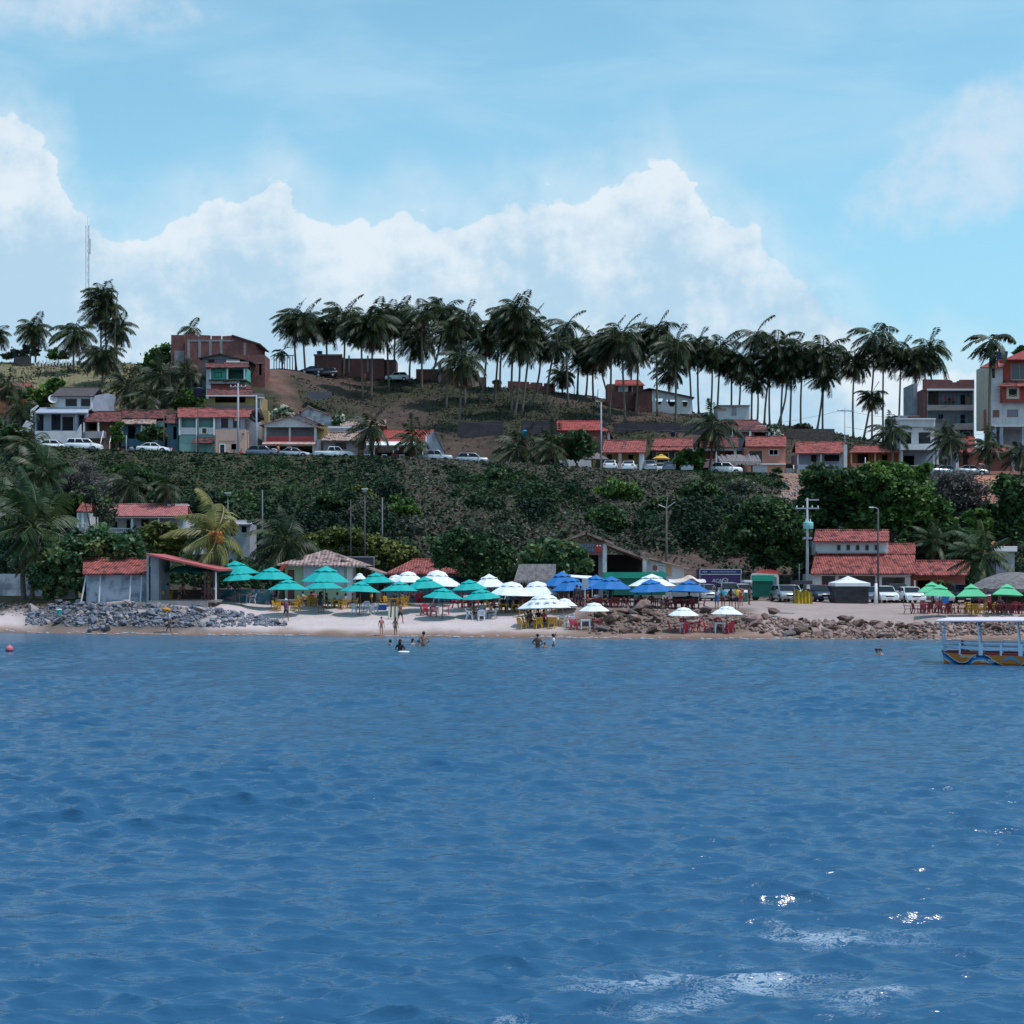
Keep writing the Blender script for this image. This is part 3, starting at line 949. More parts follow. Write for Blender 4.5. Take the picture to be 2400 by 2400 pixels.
grove=[('doubled-trunk palm at the left end of the hilltop grove, beside the dirt track',712,755,60,716,872,'grove'),('shaggy palm leaning behind the first palm of the hilltop grove, by the track',690,748,46,695,866,'grove'),('tall coconut palm over the blue water tank on the ridge house',806,742,58,804,886,'grove'),('palm leaning left between the blue tank and the tall brick wall',765,765,44,768,872,'grove'),('wide palm with pale midribs low on the slope before the tall ridge brick house',874,764,62,870,938,'grove'),('palm beside two leaning grey trunks, left of the white car on the ridge',846,770,46,850,935,'grove'),('coconut palm directly left of the white car parked on the ridge',930,744,52,925,888,'grove'),('coconut palm rising just above the white car on the ridge',905,755,46,912,915,'grove'),('full palm right of the white ridge car, its foot below the sand heap',978,790,55,961,898,'grove'),('tall coconut palm behind the pale sand heap on the ridge',987,735,52,989,923,'grove'),('slim-trunked palm in the sky gap over the brick wall by the sand heap',1040,733,50,1007,880,'grove'),('low coconut palm with drooping brown fronds, farthest down the middle of the grass slope',1083,846,58,1074,1008,'grove'),('coconut palm behind the low drooping palm, in front of the beige ridge house',1061,781,52,1046,960,'grove'),('coconut palm above the beige ridge house, its crown joining the dense middle of the grove',1095,752,50,1090,955,'grove'),('coconut palm with a slightly curved trunk right of the beige ridge house',1139,792,52,1124,944,'grove'),('coconut palm beside a leaning sibling left of the low ridge brick wall',1170,772,50,1158,944,'grove'),('tall coconut palm at the left end of the long low brick wall on the ridge',1191,745,52,1172,916,'grove'),('wide low palm with bright midribs in mid grove, foot near the retaining wall',1217,798,60,1204,983,'grove'),('tallest coconut palm in the middle of the grove, above the long low brick wall',1213,735,52,1200,978,'grove'),('palm with an upright frond just right of the tallest palm in mid grove',1246,760,44,1222,975,'grove'),('coconut palm leaning right over the long low brick wall on the ridge',1266,800,50,1241,955,'grove'),('coconut palm with a strongly leaning trunk left of the thin-crowned palm',1302,810,50,1278,962,'grove'),('thin-crowned wind-torn coconut palm sticking up over its neighbours in the grove centre',1330,762,50,1332,955,'sparse'),('small dwarf coconut palm at the right end of the long low brick wall',1317,878,33,1318,915,'grove'),('coconut palm standing alone against the sky right of the dwarf palm',1357,805,46,1353,925,'grove'),('coconut palm with low hanging brown skirt left of the red-roofed ridge house',1376,842,38,1373,925,'grove'),('coconut palm with a thickened foot, last before the red-roofed ridge house',1393,812,48,1391,938,'grove'),('coconut palm before the brick flank of the red-roofed ridge house',1432,800,52,1428,981,'grove'),('coconut palm with a slanted trunk crossing the red-roofed ridge house',1456,790,58,1466,990,'grove'),('straight coconut palm at the brick corner of the red-roofed ridge house',1405,835,40,1439,953,'grove'),('coconut palm right of the red-roofed ridge house, above the brick shed',1493,800,50,1489,973,'grove'),('coconut palm half hidden behind its neighbour over the brick shed',1484,830,44,1481,945,'grove'),('wind-blown coconut palm over the first triangle opening of the white ridge house',1539,778,52,1541,975,'grove'),('lit coconut palm with bright midribs over the middle of the white ridge house',1580,815,58,1584,999,'grove'),('small coconut palm under the lit palm, before the white ridge house',1570,868,40,1568,952,'grove'),('coconut palm above the right end of the white ridge house',1612,822,46,1621,962,'grove'),('coconut palm with stray upright leaves right of the white ridge house',1637,812,52,1638,957,'grove'),('coconut palm with a dry brown skirt behind the street palm on the right',1667,835,46,1665,955,'grove'),('pale-tipped coconut palm left of the plain white ridge building',1688,818,48,1680,962,'grove'),('coconut palm before the pink end of the plain white ridge building',1712,845,42,1713,970,'grove'),('coconut palm with a thick trunk before the plain white ridge building',1733,852,54,1728,979,'grove'),('very tall sparse coconut palm above the plain white ridge building',1772,785,56,1761,983,'sparse'),('low coconut palm with splayed dry fronds right of the plain white ridge building',1776,892,34,1774,983,'grove'),('coconut palm arching over to the left just right of the very tall sparse palm',1820,812,56,1791,985,'grove'),('coconut palm on a slightly curved trunk in the sky gap above the upper red roof',1806,850,44,1804,990,'grove'),('coconut palm on a trunk leaning right above the flowering white shrub',1842,860,50,1820,992,'grove'),('coconut palm on a thin trunk just behind the right-leaning trunk',1836,842,42,1830,994,'grove'),('coconut palm with a flared foot left of the dark stone wall',1854,835,50,1851,996,'grove'),('coconut palm rising from the bush on top of the dark stone wall',1885,838,50,1877,1000,'grove'),('grand coconut palm with a pale thick trunk over the dark stone wall',1928,828,60,1914,1008,'grove'),('coconut palm with brown hanging fronds behind the grand palm of the stone wall',1930,880,42,1928,1008,'grove'),('coconut palm on a slender trunk in the sky gap right of the stone wall',2004,846,50,2000,1014,'grove'),('very tall coconut palm with a drooping top in the cluster left of the brick block',2047,783,58,2023,1022,'sparse'),('broad coconut palm under the very tall one, left of the brick block',2073,822,56,2070,1030,'grove'),('coconut palm of the right cluster over the roof of the white two-storey house',2110,828,46,2105,1010,'grove'),('coconut palm next to the left wall of the brick block',2143,848,46,2143,1010,'grove'),('small low coconut palm under the right cluster',2043,930,34,2043,1020,'grove'),('large coconut palm behind the top of the brick block',2182,822,60,2190,1030,'grove'),]
for g in grove:
 lb,cx,cy,r,bx,by,kd=g
 D=hit(bx,by,214)
 if D is None:
  D=284.0
 palm(lb,cx,cy,r,bx,by,kd,D=min(D,292),group=G_grove,tr=.19)
G_left='coconut palms on the hill at the left'
for lb,cx,cy,r,bx,by,kd in[('coconut palm cut by the left edge of the photo on the hilltop',-6,785,36,-6,850,'grove'),('coconut palm with reddish fronds beside the row of white fence posts',82,773,40,82,846,'grove'),('bushy coconut palm on two bent trunks at the right end of the white fence posts',180,782,52,172,872,'grove'),('tallest coconut palm of the left hill, next to the radio mast',240,688,38,237,848,'grove'),('tall coconut palm with a dense crown just under the tallest palm by the mast',245,722,50,250,848,'grove'),('coconut palm beside the bare leaning trunk on the left hill',280,772,42,274,848,'grove'),('low coconut palm with a brown skirt in front of the left hill palms',240,830,50,238,905,'grove'),('coconut palm looking over the roof of the large brick building',447,772,36,450,850,'sparse'),('small palm with yellowish fronds by the rail on the ridge path',660,825,22,662,852,'sparse')]:
 palm(lb,cx,cy,r,bx,by,kd,D=min(hit(bx,by,214)or 284,288),group=G_left,tr=.17)
G_mid='dark palms on the slope behind the left houses'
for lb,cx,cy,r,bx,by,D in[('palm with drooping fronds at the left edge beside the red-roofed orange house',18,905,46,20,985,222),('small palm beside the terrace of the dark-roofed white house',50,955,38,52,1010,218),('dark palm thicket crown left of the large brick building, upper one',375,880,62,372,950,236),('dark palm crown above the second red-tiled house of the row',300,905,60,302,965,229),('dark palm crown right above the blue-walled house',345,935,50,345,975,224),('palm left of the teal house with arched window',440,872,42,440,930,238),('pale-leaved palm between the palm thicket and the yellow house',420,925,36,420,965,226)]:
 palm(lb,cx,cy,r,bx,by,'street',D=D,group=G_mid)
G_street='palms along the upper street'
for lb,cx,cy,r,bx,by,D,kd in[('street palm before the tan tiled roof, right of the white pickup',868,1003,55,868,1090,200,'street'),('street palm before the red-roofed house with white awning',967,1030,50,967,1100,200,'street'),('street palm left of the blue tank, by the white railing',1213,1050,58,1222,1105,198,'street'),('street palm standing before the parked silver car with white wall behind',1291,1046,62,1290,1108,198,'street'),('tall street palm with a curved trunk rising over the orange-red porch house',1667,1000,68,1660,1105,199,'street'),('wind-blown palm before the white two-storey concrete house',2087,1012,52,2090,1100,205,'street'),('palm between the white two-storey house and the red house',2222,1030,54,2225,1110,201,'street'),('palm by the street lamp before the right-hand red house',2310,1045,46,2308,1115,201,'street'),('palm cut by the right edge beside the red house',2392,1062,50,2392,1125,200,'street')]:
 palm(lb,cx,cy,r,bx,by,kd,D=D,group=G_street,rz=0.1)
palm('tall bare-trunked palm with few windswept fronds before the red and white tower house',2325,796,62,2322,1060,'royal',D=212,tr=.24,seed=4,rz=.3)
G_big='large palms behind the beach'
for lb,cx,cy,r,bx,by,D,kd,sd_ in[('huge palm with long arching fronds at the left behind the rocks',87,1238,155,57,1392,127,'big',1),('large palm behind the huge one with a cut yellow frond stub',97,1105,92,90,1290,150,'big',2),('palm crown at the far left above the huge palm',70,1045,66,60,1150,178,'street',5),('palm cut by the left edge with arching lower fronds',-10,1190,95,-8,1350,140,'big',3),('green palm on the slope above the long pink-roofed house',305,1135,58,303,1215,168,'street',6),('dark palm on the slope right of the green palm above the pink roof',390,1140,44,392,1215,164,'street',1),('dark blue-green palm left of the hip-roofed hut',667,1268,88,660,1345,130,'street',2),('palm behind the red-tiled beach house, beside its right wing',2188,1268,62,2190,1345,150,'big',4),('bushy palm over the thatched roof at the right',2305,1300,90,2300,1390,134,'big',5),('small slanting palm on the cliff below the thatched pergola',1650,1135,50,1652,1180,188,'street',7)]:
 palm(lb,cx,cy,r,bx,by,kd,D=D,group=G_big,tr=.22,seed=sd_,rz=0.2)
palm('golden coconut palm with orange nuts behind the open terrace',508,1252,108,512,1352,'yellow',D=127,tr=.2,nuts=34,seed=3,rz=.15)
def single(name,mb,m,label,cat,loc,group=None,smooth=False,kind=None):
 o=link(name,mb.mesh(name,m,loc,smooth),None,loc)
 return tag(o,label,cat,group,kind)
D=280
single('dead_trunk',MB().tube([(X(267,D),D,Z(850,D)),(X(270,D),D,Z(780,D)),(X(272,D),D,Z(735,D)),(X(275,D),D,Z(688,D))],[.22,.16,.13,.08],6),M_bark2,'bare leaning dead palm trunk on the left hill','tree trunk',(X(267,D),D,Z(850,D)))
D=400
mb=MB()
w=.45
zs=[Z(860,D)+i*2.0 for i in range(int((Z(512,D)-Z(860,D))/2.0)+1)]
cn=[(-w,0),(w,0),(0,w*1.6)]
cx0=X(205,D)
for a,b in cn:
 mb.tube([(cx0+a,D+b,zs[0]),(cx0+a,D+b,zs[-1])],.055,4)
for i in range(len(zs)-1):
 for j in range(3):
  a,b=cn[j],cn[(j+1)%3]
  if i%2:
   a,b=b,a
  mb.tube([(cx0+a[0],D+a[1],zs[i]),(cx0+b[0],D+b[1],zs[i+1])],.03,3,False)
mast=thing('radio_mast','slender lattice radio mast rising above the left hill','mast',(cx0,D,zs[0]))
mb.build('lattice',mat('galvanised',(.42,.42,.46),.5,metal=.3),mast)
MB().box(cx0+.4,cx0+.9,D-.2,D+.2,Z(595,D),Z(560,D)).build('antenna',mat('offwhite_paint',(.7,.7,.7),.5),mast)
MB().tube([(cx0,D,zs[-1]),(cx0,D,zs[-1]+2.2)],.03,4).build('spike',MATS['galvanised'],mast)
def tree(label,lobes,D,kind='dark',leaf=.35,n=5000,foot=None,group=None,cat='tree',name='tree',trunk=.22,dens=1.0,bark=None,flat=.75,depth=1.0,twigs=0):
 """lobes: (px, py, r_px) circles of the crown seen in the photo; foot (px,py)"""
 cx=sum(l[0]for l in lobes)/len(lobes)
 fx=foot[0]if foot else cx
 b=Vector((X(fx,D),D,0))
 b.z=min(H(b.x,D)-.2,Z(foot[1],D)if foot else 1e9)
 root=thing(name,label,cat,b,group)
 rg=np.random.default_rng(int(abs(cx)*7+D))
 C,T=[],[]
 tot=sum(l[2]**2 for l in lobes)
 mb=MB()
 for(px,py,r)in lobes:
  rr=r*D/F
  c0=np.array([X(px,D),D+rg.uniform(-.35,.35)*rr*depth,Z(py,D)])
  k=max(8,int(n*r*r/tot))
  nc=max(6,int(10+rr*rr*5))
  d=rg.normal(size=(nc,3))
  d/=np.linalg.norm(d,axis=1)[:,None]
  cc=c0+d*rr*np.array([1,depth,flat])*rg.uniform(.45,.98,(nc,1))
  ct=rg.uniform(.05,.95,nc)
  cs=rr*rg.uniform(.16,.36,nc)
  w_=rg.integers(0,nc,k)
  p=cc[w_]+rg.normal(size=(k,3))*cs[w_][:,None]*np.array([.62,.62,.45])
  C.append(p)
  T.append(np.clip(ct[w_]*.7+rg.uniform(0,.3,k),0,1))
  st=Vector((b.x+rg.uniform(-.3,.3),D,b.z+.8+.3*rr))
  e=Vector(c0)
  mb.tube([tuple(st),tuple(st.lerp(e,.5)+Vector((rg.uniform(-.3,.3),0,.2))),tuple(e)],[trunk*.6,trunk*.4,trunk*.15],5)
  for q in range(twigs):
   t_=Vector(cc[rg.integers(0,nc)])
   mb.tube([tuple(e),tuple(e.lerp(t_,.55)+Vector((0,0,.2))),tuple(e+(t_-e)*1.15)],[trunk*.25,trunk*.16,trunk*.06],4)
 mb.tube([tuple(b),(b.x,D,b.z+1.2)],[trunk*1.2,trunk*.8],6)
 mb.build('trunk',bark or M_bark2,root,True)
 C,T=np.concatenate(C),np.concatenate(T)
 g=Hn(C[:,0],C[:,1])
 C[:,2]=np.maximum(C[:,2],g+.1)
 V,FC=leaves(C,leaf*rg.uniform(.6,1.35,len(C)),rg)
 link('crown',npmesh('crown',V-np.array(b)[None],FC,LM[kind],T),root)
 return root
tree('broad sea-almond tree with grey-green top left of the grey shack',[(110,1345,42),(160,1305,56),(230,1275,52),(300,1285,42),(190,1350,48),(260,1330,45),(130,1380,30),(330,1310,25),(215,1370,34)],125.5,'almond',.27,17000,(75,1392))
tree('thin thorny grey-green tree before the small pointed roof',[(222,1165,30),(245,1190,30),(190,1148,24),(255,1215,24)],152,'greyg',.2,2600,twigs=8,bark=M_twig)
tree('dark yellow-green bushy tree between the pink-roofed house and the golden palm',[(375,1245,38),(345,1265,30),(410,1262,30),(385,1285,32)],140,'olive',.32,4500)
tree('dense hedge-like olive tree left of the sign board on the slope',[(745,1268,34),(790,1262,36),(720,1290,28),(700,1310,24),(760,1300,30)],141,'olive',.3,6000)
tree('wide yellow-green tree behind the dark sign board',[(840,1275,38),(880,1285,36),(925,1295,38),(960,1305,30),(870,1310,30),(820,1260,26)],142,'olive',.3,9000)
tree('large dark tree with grey branches behind the red-tiled beach hut',[(1040,1285,42),(1080,1270,44),(1130,1290,48),(1170,1310,42),(1040,1312,30),(1095,1318,40),(1145,1335,42),(1190,1345,28),(1110,1335,26)],130,'dark',.24,14000,(1150,1400),twigs=4,bark=M_twig)
tree('grey half-bare tree on the slope right of the dark tree',[(1165,1255,40),(1130,1245,30),(1195,1285,34)],142,'greyg',.24,2200,(1175,1330),bark=M_twig,twigs=9)
tree('rounded sea-almond with big pale leaves before the gabled restaurant',[(1255,1305,34),(1300,1290,34),(1345,1300,32),(1370,1322,26),(1235,1325,24),(1320,1320,32),(1275,1325,28)],128.5,'almond',.34,7000,(1300,1395))
tree('big dark rounded tree above the green food stall',[(1790,1215,62),(1760,1260,52),(1830,1250,58),(1810,1300,50),(1855,1290,40),(1740,1225,34),(1870,1235,34),(1770,1190,30),(1830,1190,34)],150,'dark',.33,16000,(1810,1370))
tree('tall dark-crowned tree behind the utility pole with transformer',[(1920,1125,40),(1955,1150,56),(1900,1170,40),(1985,1130,40),(1945,1200,44),(1990,1190,44),(1900,1215,36)],162,'dark',.36,12000,(1940,1290))
tree('bright green spreading tree above the red-tiled beach house',[(2050,1120,42),(2090,1150,52),(2140,1165,50),(2185,1190,44),(2020,1170,44),(2080,1205,56),(2150,1220,52),(2205,1225,34),(2030,1225,44),(2110,1110,30)],160,'green',.36,18000,(2100,1290))
tree('green leafy tree under the parked cars at the top of the right slope',[(2075,1100,26),(2115,1105,26),(2150,1118,24),(2165,1100,18)],190,'green',.4,3500)
tree('grey leafless-looking tree right of the bright green tree',[(2215,1135,40),(2250,1125,42),(2275,1155,44),(2240,1170,46),(2290,1190,32),(2255,1210,38)],166,'grey',.2,12000,(2255,1270),bark=M_twig,twigs=12)
tree('small bright yellow-green bush on the slope behind the thatched roof',[(2290,1210,26),(2310,1225,22),(2275,1230,22)],158,'green',.36,2500)
tree('dark leafy tree at the right edge of the slope',[(2375,1150,40),(2395,1190,44),(2350,1200,36),(2385,1240,44),(2360,1130,24),(2340,1240,34)],160,'dark',.36,8000)
tree('dark shrubby tree under the palm at the foot of the right slope',[(2240,1260,38),(2260,1290,30),(2215,1290,26),(2130,1270,30),(2160,1290,26)],152,'dark',.34,6000)
tree('round green bush beside the street palm on the upper street',[(1615,1075,26),(1635,1085,22),(1595,1085,20),(1640,1065,14)],199,'green',.38,3500)
tree('windswept bushy street tree with a forked trunk by the white wall',[(1345,1030,34),(1370,1045,28),(1325,1045,26),(1352,1062,22)],201,'dark',.4,3000,(1352,1106),twigs=3)
tree('leafy green tree behind the white dark-roofed house',[(90,935,34),(70,960,26),(110,915,26),(130,900,22),(60,920,20)],228,'green',.4,4500)
tree('round green tree behind the brick building at the left',[(385,830,26),(360,840,22),(345,850,16)],262,'green',.45,2500)
tree('dark bushes left of the white house on the upper street',[(15,1000,26),(35,1020,22),(10,1035,24)],214,'dark',.4,2200,cat='bush')
tree('conical green garden shrub between the orange and blue houses',[(275,1010,15),(275,1025,17),(280,995,10)],213,'green',.3,1500,cat='shrub')
tree('dark garden bush before the blue-walled house',[(360,1010,22),(340,1022,18),(380,1020,16)],213,'dark',.35,2000,cat='shrub')
tree('dark green bush by the water tank beside the yellow house',[(445,930,24),(425,945,22),(460,945,20)],224,'green',.36,2500,cat='bush')
tree('white-flowering shrub above the gabled house',[(662,962,15),(648,970,11),(678,970,12)],221,'white',.4,700,cat='shrub')
tree('white-flowering shrub beside the tan-tiled house',[(795,980,12),(788,990,10),(800,990,9)],219,'white',.4,500,cat='shrub')
tree('white-flowering shrub beside the upper red roof by the stone wall',[(1812,1008,13),(1820,1020,13),(1808,1022,10)],222,'white',.42,700,cat='shrub')
tree('leafy bush on top of the dark stone wall',[(1880,1000,16),(1895,1005,12),(1862,1006,12)],232,'greyg',.35,900,cat='bush')
tree('pale grey bush behind the white fence posts on the left hill',[(45,828,18),(75,822,20),(20,835,14)],284,'greyg',.4,1500,cat='bush',bark=M_twig)
tree('green bush behind the white fence posts on the left hill',[(125,830,16),(150,832,14)],284,'green',.4,900,cat='bush')
tree('agave-like shrub before the grey-blue veranda house',[(1920,1100,22),(1940,1102,16),(1900,1106,14)],201,'greyg',.4,1600,cat='shrub')
tree('bush with dark leaves at the garage of the salmon house',[(1822,1105,12),(1830,1112,10)],206,'dark',.3,700,cat='shrub')
for i,(px,py,r,D,kd,lb)in enumerate([(640,1110,30,194,'dark','dark bush at the cliff edge below the silver cars'),(330,1125,44,184,'dark','large dark bush on the cliff above the green palm'),(300,1100,26,190,'green','brighter green bush on the cliff below the white sedan'),(780,1180,34,168,'dark','dark bush on the slope left of the three lamp posts'),(845,1160,30,170,'olive','olive bush behind the tall lamp post on the slope'),(935,1190,36,166,'green','round green tree-bush right of the third post on the slope'),(960,1240,34,158,'greyg','grey-green bush under the round green one'),(1160,1120,34,186,'dark','dark bush below the white railing of the street'),(1450,1150,40,180,'green','green bush mass below the two white sedans'),(1420,1215,40,166,'dark','dark bush on the cliff above the restaurant gable'),(1540,1190,34,172,'dark','dark bush left of the dark lamp pole on the cliff'),(1640,1160,40,180,'dark','dark bush below the pergola end of the street'),(1730,1150,34,182,'greyg','grey-green grassy bush under the pergola railing'),(550,1180,40,172,'dark','dark bush on the slope behind the golden palm'),(200,1170,40,172,'green','green thorny bush above the small pink-roofed hut'),(195,1115,50,182,'grey','purple-grey leafless thicket on the upper left slope'),(240,1150,36,176,'grey','lower grey leafless thicket beside the green thorny bush')]):
 tree(lb,[(px,py,r),(px-r*.8,py+r*.35,r*.65),(px+r*.8,py+r*.3,r*.65)],D,kd,.3 if kd!='grey' else .16,int(r*r*2.6),cat='bush',name='bush',group='bushes on the cliff',trunk=.1,twigs=8 if kd=='grey' else 0,bark=M_twig if kd=='grey' else None)
def scrub():
 rg=np.random.default_rng(11)
 n=230000
 px=rg.uniform(-300,2700,n)
 D=142+56*rg.random(n)**.9
 f1=np.sin(px*.013+1.3)+np.sin(D*.16+px*.006)+.7*np.sin(px*.05+D*.21)
 x=X(px,D)
 cl=np.sin(x*.9+1.5*np.sin(D*.35))+np.sin(D*.8+1.2*np.sin(x*.5))+.8*np.sin(x*2.1+D*1.3)
 clump=(cl+2.8)/5.6
 bare=(px>930)&(px<1880)&(f1>-.6)
 gone=((px>1500)&(px<1860)&(D<158))|((px>1340)&(D<150))|((px>2278)&(px<2342)&(D>166))|((px>1830)&(px<1888)&(D>179))
 gone|=((px>170)&(px<460)&(D>160)&(D<172))
 keep=rg.random(n)<np.where(bare,.35,.25+clump)
 keep&=~(gone&(rg.random(n)<.86))
 px,D,x,clump,bare=px[keep],D[keep],x[keep],clump[keep],bare[keep]
 hgt=np.where(bare,.35,.25+1.3*clump**2)*rg.random(len(x))**.6
 hgt*=np.interp(D,[142,146,170,181,187,198],[.3,1,.85,.3,.1,.03])
 z=Hn(x,D)+hgt
 big=(np.sin(x*.21+2)+np.sin(D*.19+x*.07)+2)/4
 t=np.clip(-.02+.5*big+.35*(clump-.5)+rg.normal(0,.08,len(x)),0,.75)
 t=np.where(bare&(rg.random(len(x))<.36),rg.uniform(.68,1,len(x)),t)
 nc=760
 cpx,cD=rg.uniform(-300,2700,nc),143+52*rg.random(nc)
 cf=np.sin(cpx*.013+1.3)+np.sin(cD*.16+cpx*.006)+.7*np.sin(cpx*.05+cD*.21)
 bb=(cpx>930)&(cpx<1880)&(cf>-.6)
 ok=~(bb&(rg.random(nc)<.72))&~((cpx>1480)&(cpx<1870)&(cD<160))&~((cpx>1340)&(cD<152))&~((cpx>2268)&(cpx<2350)&(cD>164))&~((cpx>170)&(cpx<460)&(cD>158)&(cD<173))
 cpx,cD,bb=cpx[ok],cD[ok],bb[ok]
 PX_,PD_,PZ_,PT_=[x],[D],[z],[t]
 for p_,d_,b_ in zip(cpx,cD,bb):
  r_=rg.uniform(.8,2.9)*(.7 if b_ else 1)*(.2 if d_>186 else .45 if d_>174 else 1)
  m_=int(170*r_*r_+60)
  w_=rg.normal(size=(m_,3))
  w_/=np.linalg.norm(w_,axis=1)[:,None]
  w_*=rg.uniform(.6,1.05,(m_,1))*r_
  w_[:,2]=np.abs(w_[:,2])*rg.uniform(.55,1.0)
  gx,gd=X(p_,d_)+w_[:,0],d_+w_[:,1]
  tb=rg.choice([.05,.12,.25,.4,.5,.6,.68],p=[.2,.22,.2,.15,.1,.06,.07])if not b_ else rg.choice([.2,.4,.6,.7,.85],p=[.2,.2,.2,.2,.2])
  PX_.append(gx);PD_.append(gd);PZ_.append(Hn(gx,gd)+w_[:,2]);PT_.append(np.clip(tb+rg.normal(0,.06,m_),0,1))
 x,D,z,t=map(np.concatenate,(PX_,PD_,PZ_,PT_))
 V,FC=leaves(np.stack([x,D,z],1),rg.uniform(.15,.38,len(x)),rg,elong=1.9)
 o=link('scrub',npmesh('scrub',V,FC,LM['scrub'],t))
 tag(o,'mixed green and dry scrub covering the cliff','scrub',kind='stuff')
 n=90000
 px=rg.uniform(-300,2700,n)
 D=rg.uniform(222,292,n)
 x=X(px,D)
 f2=np.sin(px*.009+D*.05)+.8*np.sin(px*.024-D*.11)
 track=np.abs(px-np.interp(D,[214,240,262,280,300],[702,680,645,640,645]))<30
 keep=(rg.random(n)<.5-.25*f2)&~track&~((px>380)&(px<640)&(D<262))&~((D>262)&(px>590)&(px<740))
 px,D,x=px[keep],D[keep],x[keep]
 V,FC=leaves(np.stack([x,D,Hn(x,D)+rg.uniform(0,.3,len(x))],1),rg.uniform(.12,.3,len(x)),rg,up=.1,elong=2.2)
 o=link('hill_grass',npmesh('hill_grass',V,FC,LM['hillgrass'],rg.random(len(x))))
 tag(o,'rough grass and weeds on the hillside under the palms','grass',kind='stuff')
scrub()
RED=tilemat('tiles_red',(.33,.088,.078),(.085,.04,.042),(.41,.145,.125),'X')
REDF=tilemat('tiles_red_fresh',(.36,.072,.066),(.27,.06,.055),(.41,.105,.095),'X')
REDO=tilemat('tiles_red_old',(.21,.07,.068),(.05,.032,.036),(.29,.115,.10),'X',dl=.46,dh=.58)
PINK=tilemat('tiles_pink',(.43,.15,.145),(.36,.125,.125),(.47,.19,.18),'X')
TAN=tilemat('tiles_tan',(.40,.27,.22),(.10,.07,.07),(.55,.42,.36),'X',dl=.5,dh=.58)
TANY=tilemat('tiles_tan_side',(.40,.27,.22),(.12,.085,.08),(.55,.42,.36),'Y',dl=.52,dh=.6)
HIP=tilemat('tiles_hip',(.36,.25,.23),(.10,.075,.075),(.56,.42,.40),'X',per=.32)
HIPY=tilemat('tiles_hip_side',(.38,.25,.22),(.12,.085,.08),(.58,.42,.38),'Y',per=.32)
DARKR=mat('roof_dark_sheet',(.055,.042,.045),.8,c2=(.09,.07,.07),ns=2)
BRICK=mat('brick_red',(.21,.085,.078),.9,c2=(.155,.062,.058),ns=1.2,c3=(.27,.125,.11),ns3=9,bump=.5,bs=14)
CONC=mat('concrete_raw',(.30,.27,.27),.9,c2=(.22,.20,.20),ns=1.2,c3=(.16,.15,.15),ns3=3)
WHITE=mat('plaster_white',(.62,.60,.61),.8,c2=(.52,.50,.52),ns=.8,c3=(.40,.37,.37),ns3=2.5,lo3=.6,hi3=.75)
BLUEW=mat('plaster_bluegrey',(.34,.37,.45),.8,c2=(.27,.29,.36),ns=.9)
GREYW=mat('plaster_grey',(.33,.32,.35),.85,c2=(.25,.24,.27),ns=1)
STAIN=mat('plaster_stained',(.46,.49,.56),.85,c2=(.20,.22,.28),ns=.75,lo=.45,hi=.6,c3=(.12,.13,.16),ns3=1.6,lo3=.6,hi3=.72)
PINKW=mat('plaster_pink',(.56,.37,.31),.85,c2=(.50,.32,.26),ns=1)
SALM=mat('plaster_salmon',(.58,.24,.18),.85,c2=(.52,.21,.16),ns=1)
ORNG=mat('plaster_orange',(.50,.17,.075),.85,c2=(.42,.13,.06),ns=1)
BRNW=mat('plaster_redbrown',(.27,.095,.075),.85,c2=(.22,.075,.06),ns=1)
YELW=mat('plaster_yellow',(.40,.29,.13),.85,c2=(.32,.22,.10),ns=1)
TEAL=mat('plaster_teal',(.09,.42,.33),.8,c2=(.08,.36,.29),ns=1)
TEALD=mat('plaster_sea_green',(.20,.36,.34),.8,c2=(.16,.30,.29),ns=1)
BLUWALL=mat('plaster_blue',(.10,.22,.30),.8,c2=(.08,.17,.23),ns=1)
GRNP=mat('plaster_palegreen',(.30,.40,.27),.8,c2=(.26,.35,.24),ns=1)
CREAM=mat('plaster_cream',(.58,.48,.38),.8,c2=(.52,.42,.34),ns=1)
REDP=mat('paint_red',(.42,.05,.05),.6,c2=(.36,.045,.045),ns=1)
REDW=mat('plaster_red',(.36,.06,.045),.8,c2=(.30,.05,.04),ns=1)
TRIM=mat('trim_white',(.72,.72,.74),.6)
WOOD=mat('wood_dark',(.075,.05,.04),.8,c2=(.05,.035,.03),ns=4)
WOODM=mat('wood_brown',(.16,.10,.065),.8,c2=(.11,.07,.045),ns=4)
GLASS=mat('glass_dark',(.010,.012,.018),.06,spec=.25)
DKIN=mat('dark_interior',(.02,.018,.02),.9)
SHUT=mat('shutter_blue',(.22,.36,.42),.7,c2=(.18,.30,.36),ns=3)
THAT=mat('thatch',(.24,.215,.215),.95,c2=(.14,.12,.125),ns=3.5,c3=(.36,.33,.33),ns3=14,bump=1,bs=22,stretch=(1,1,.4))
METAL=mat('metal_grey',(.34,.35,.38),.5,metal=.2,c2=(.28,.28,.3),ns=3)
POLEC=mat('concrete_pole',(.36,.37,.42),.8,c2=(.30,.31,.35),ns=2)
POLED=mat('pole_dark',(.075,.07,.085),.7,c2=(.05,.045,.055),ns=3)
GALV=MATS['galvanised']
TANKB=mat('tank_blue',(.03,.14,.33),.5)
TANKC=mat('tank_cyan',(.05,.28,.45),.5)
TANKN=mat('tank_navy',(.025,.05,.10),.6)
STONE=mat('stone_dark',(.075,.062,.06),.95,c2=(.13,.10,.095),ns=3,bump=.8,bs=8)
RETW=mat('retaining_wall',(.05,.042,.05),.9,c2=(.075,.06,.065),ns=.8,c3=(.035,.035,.03),ns3=3,bump=.5,bs=5)
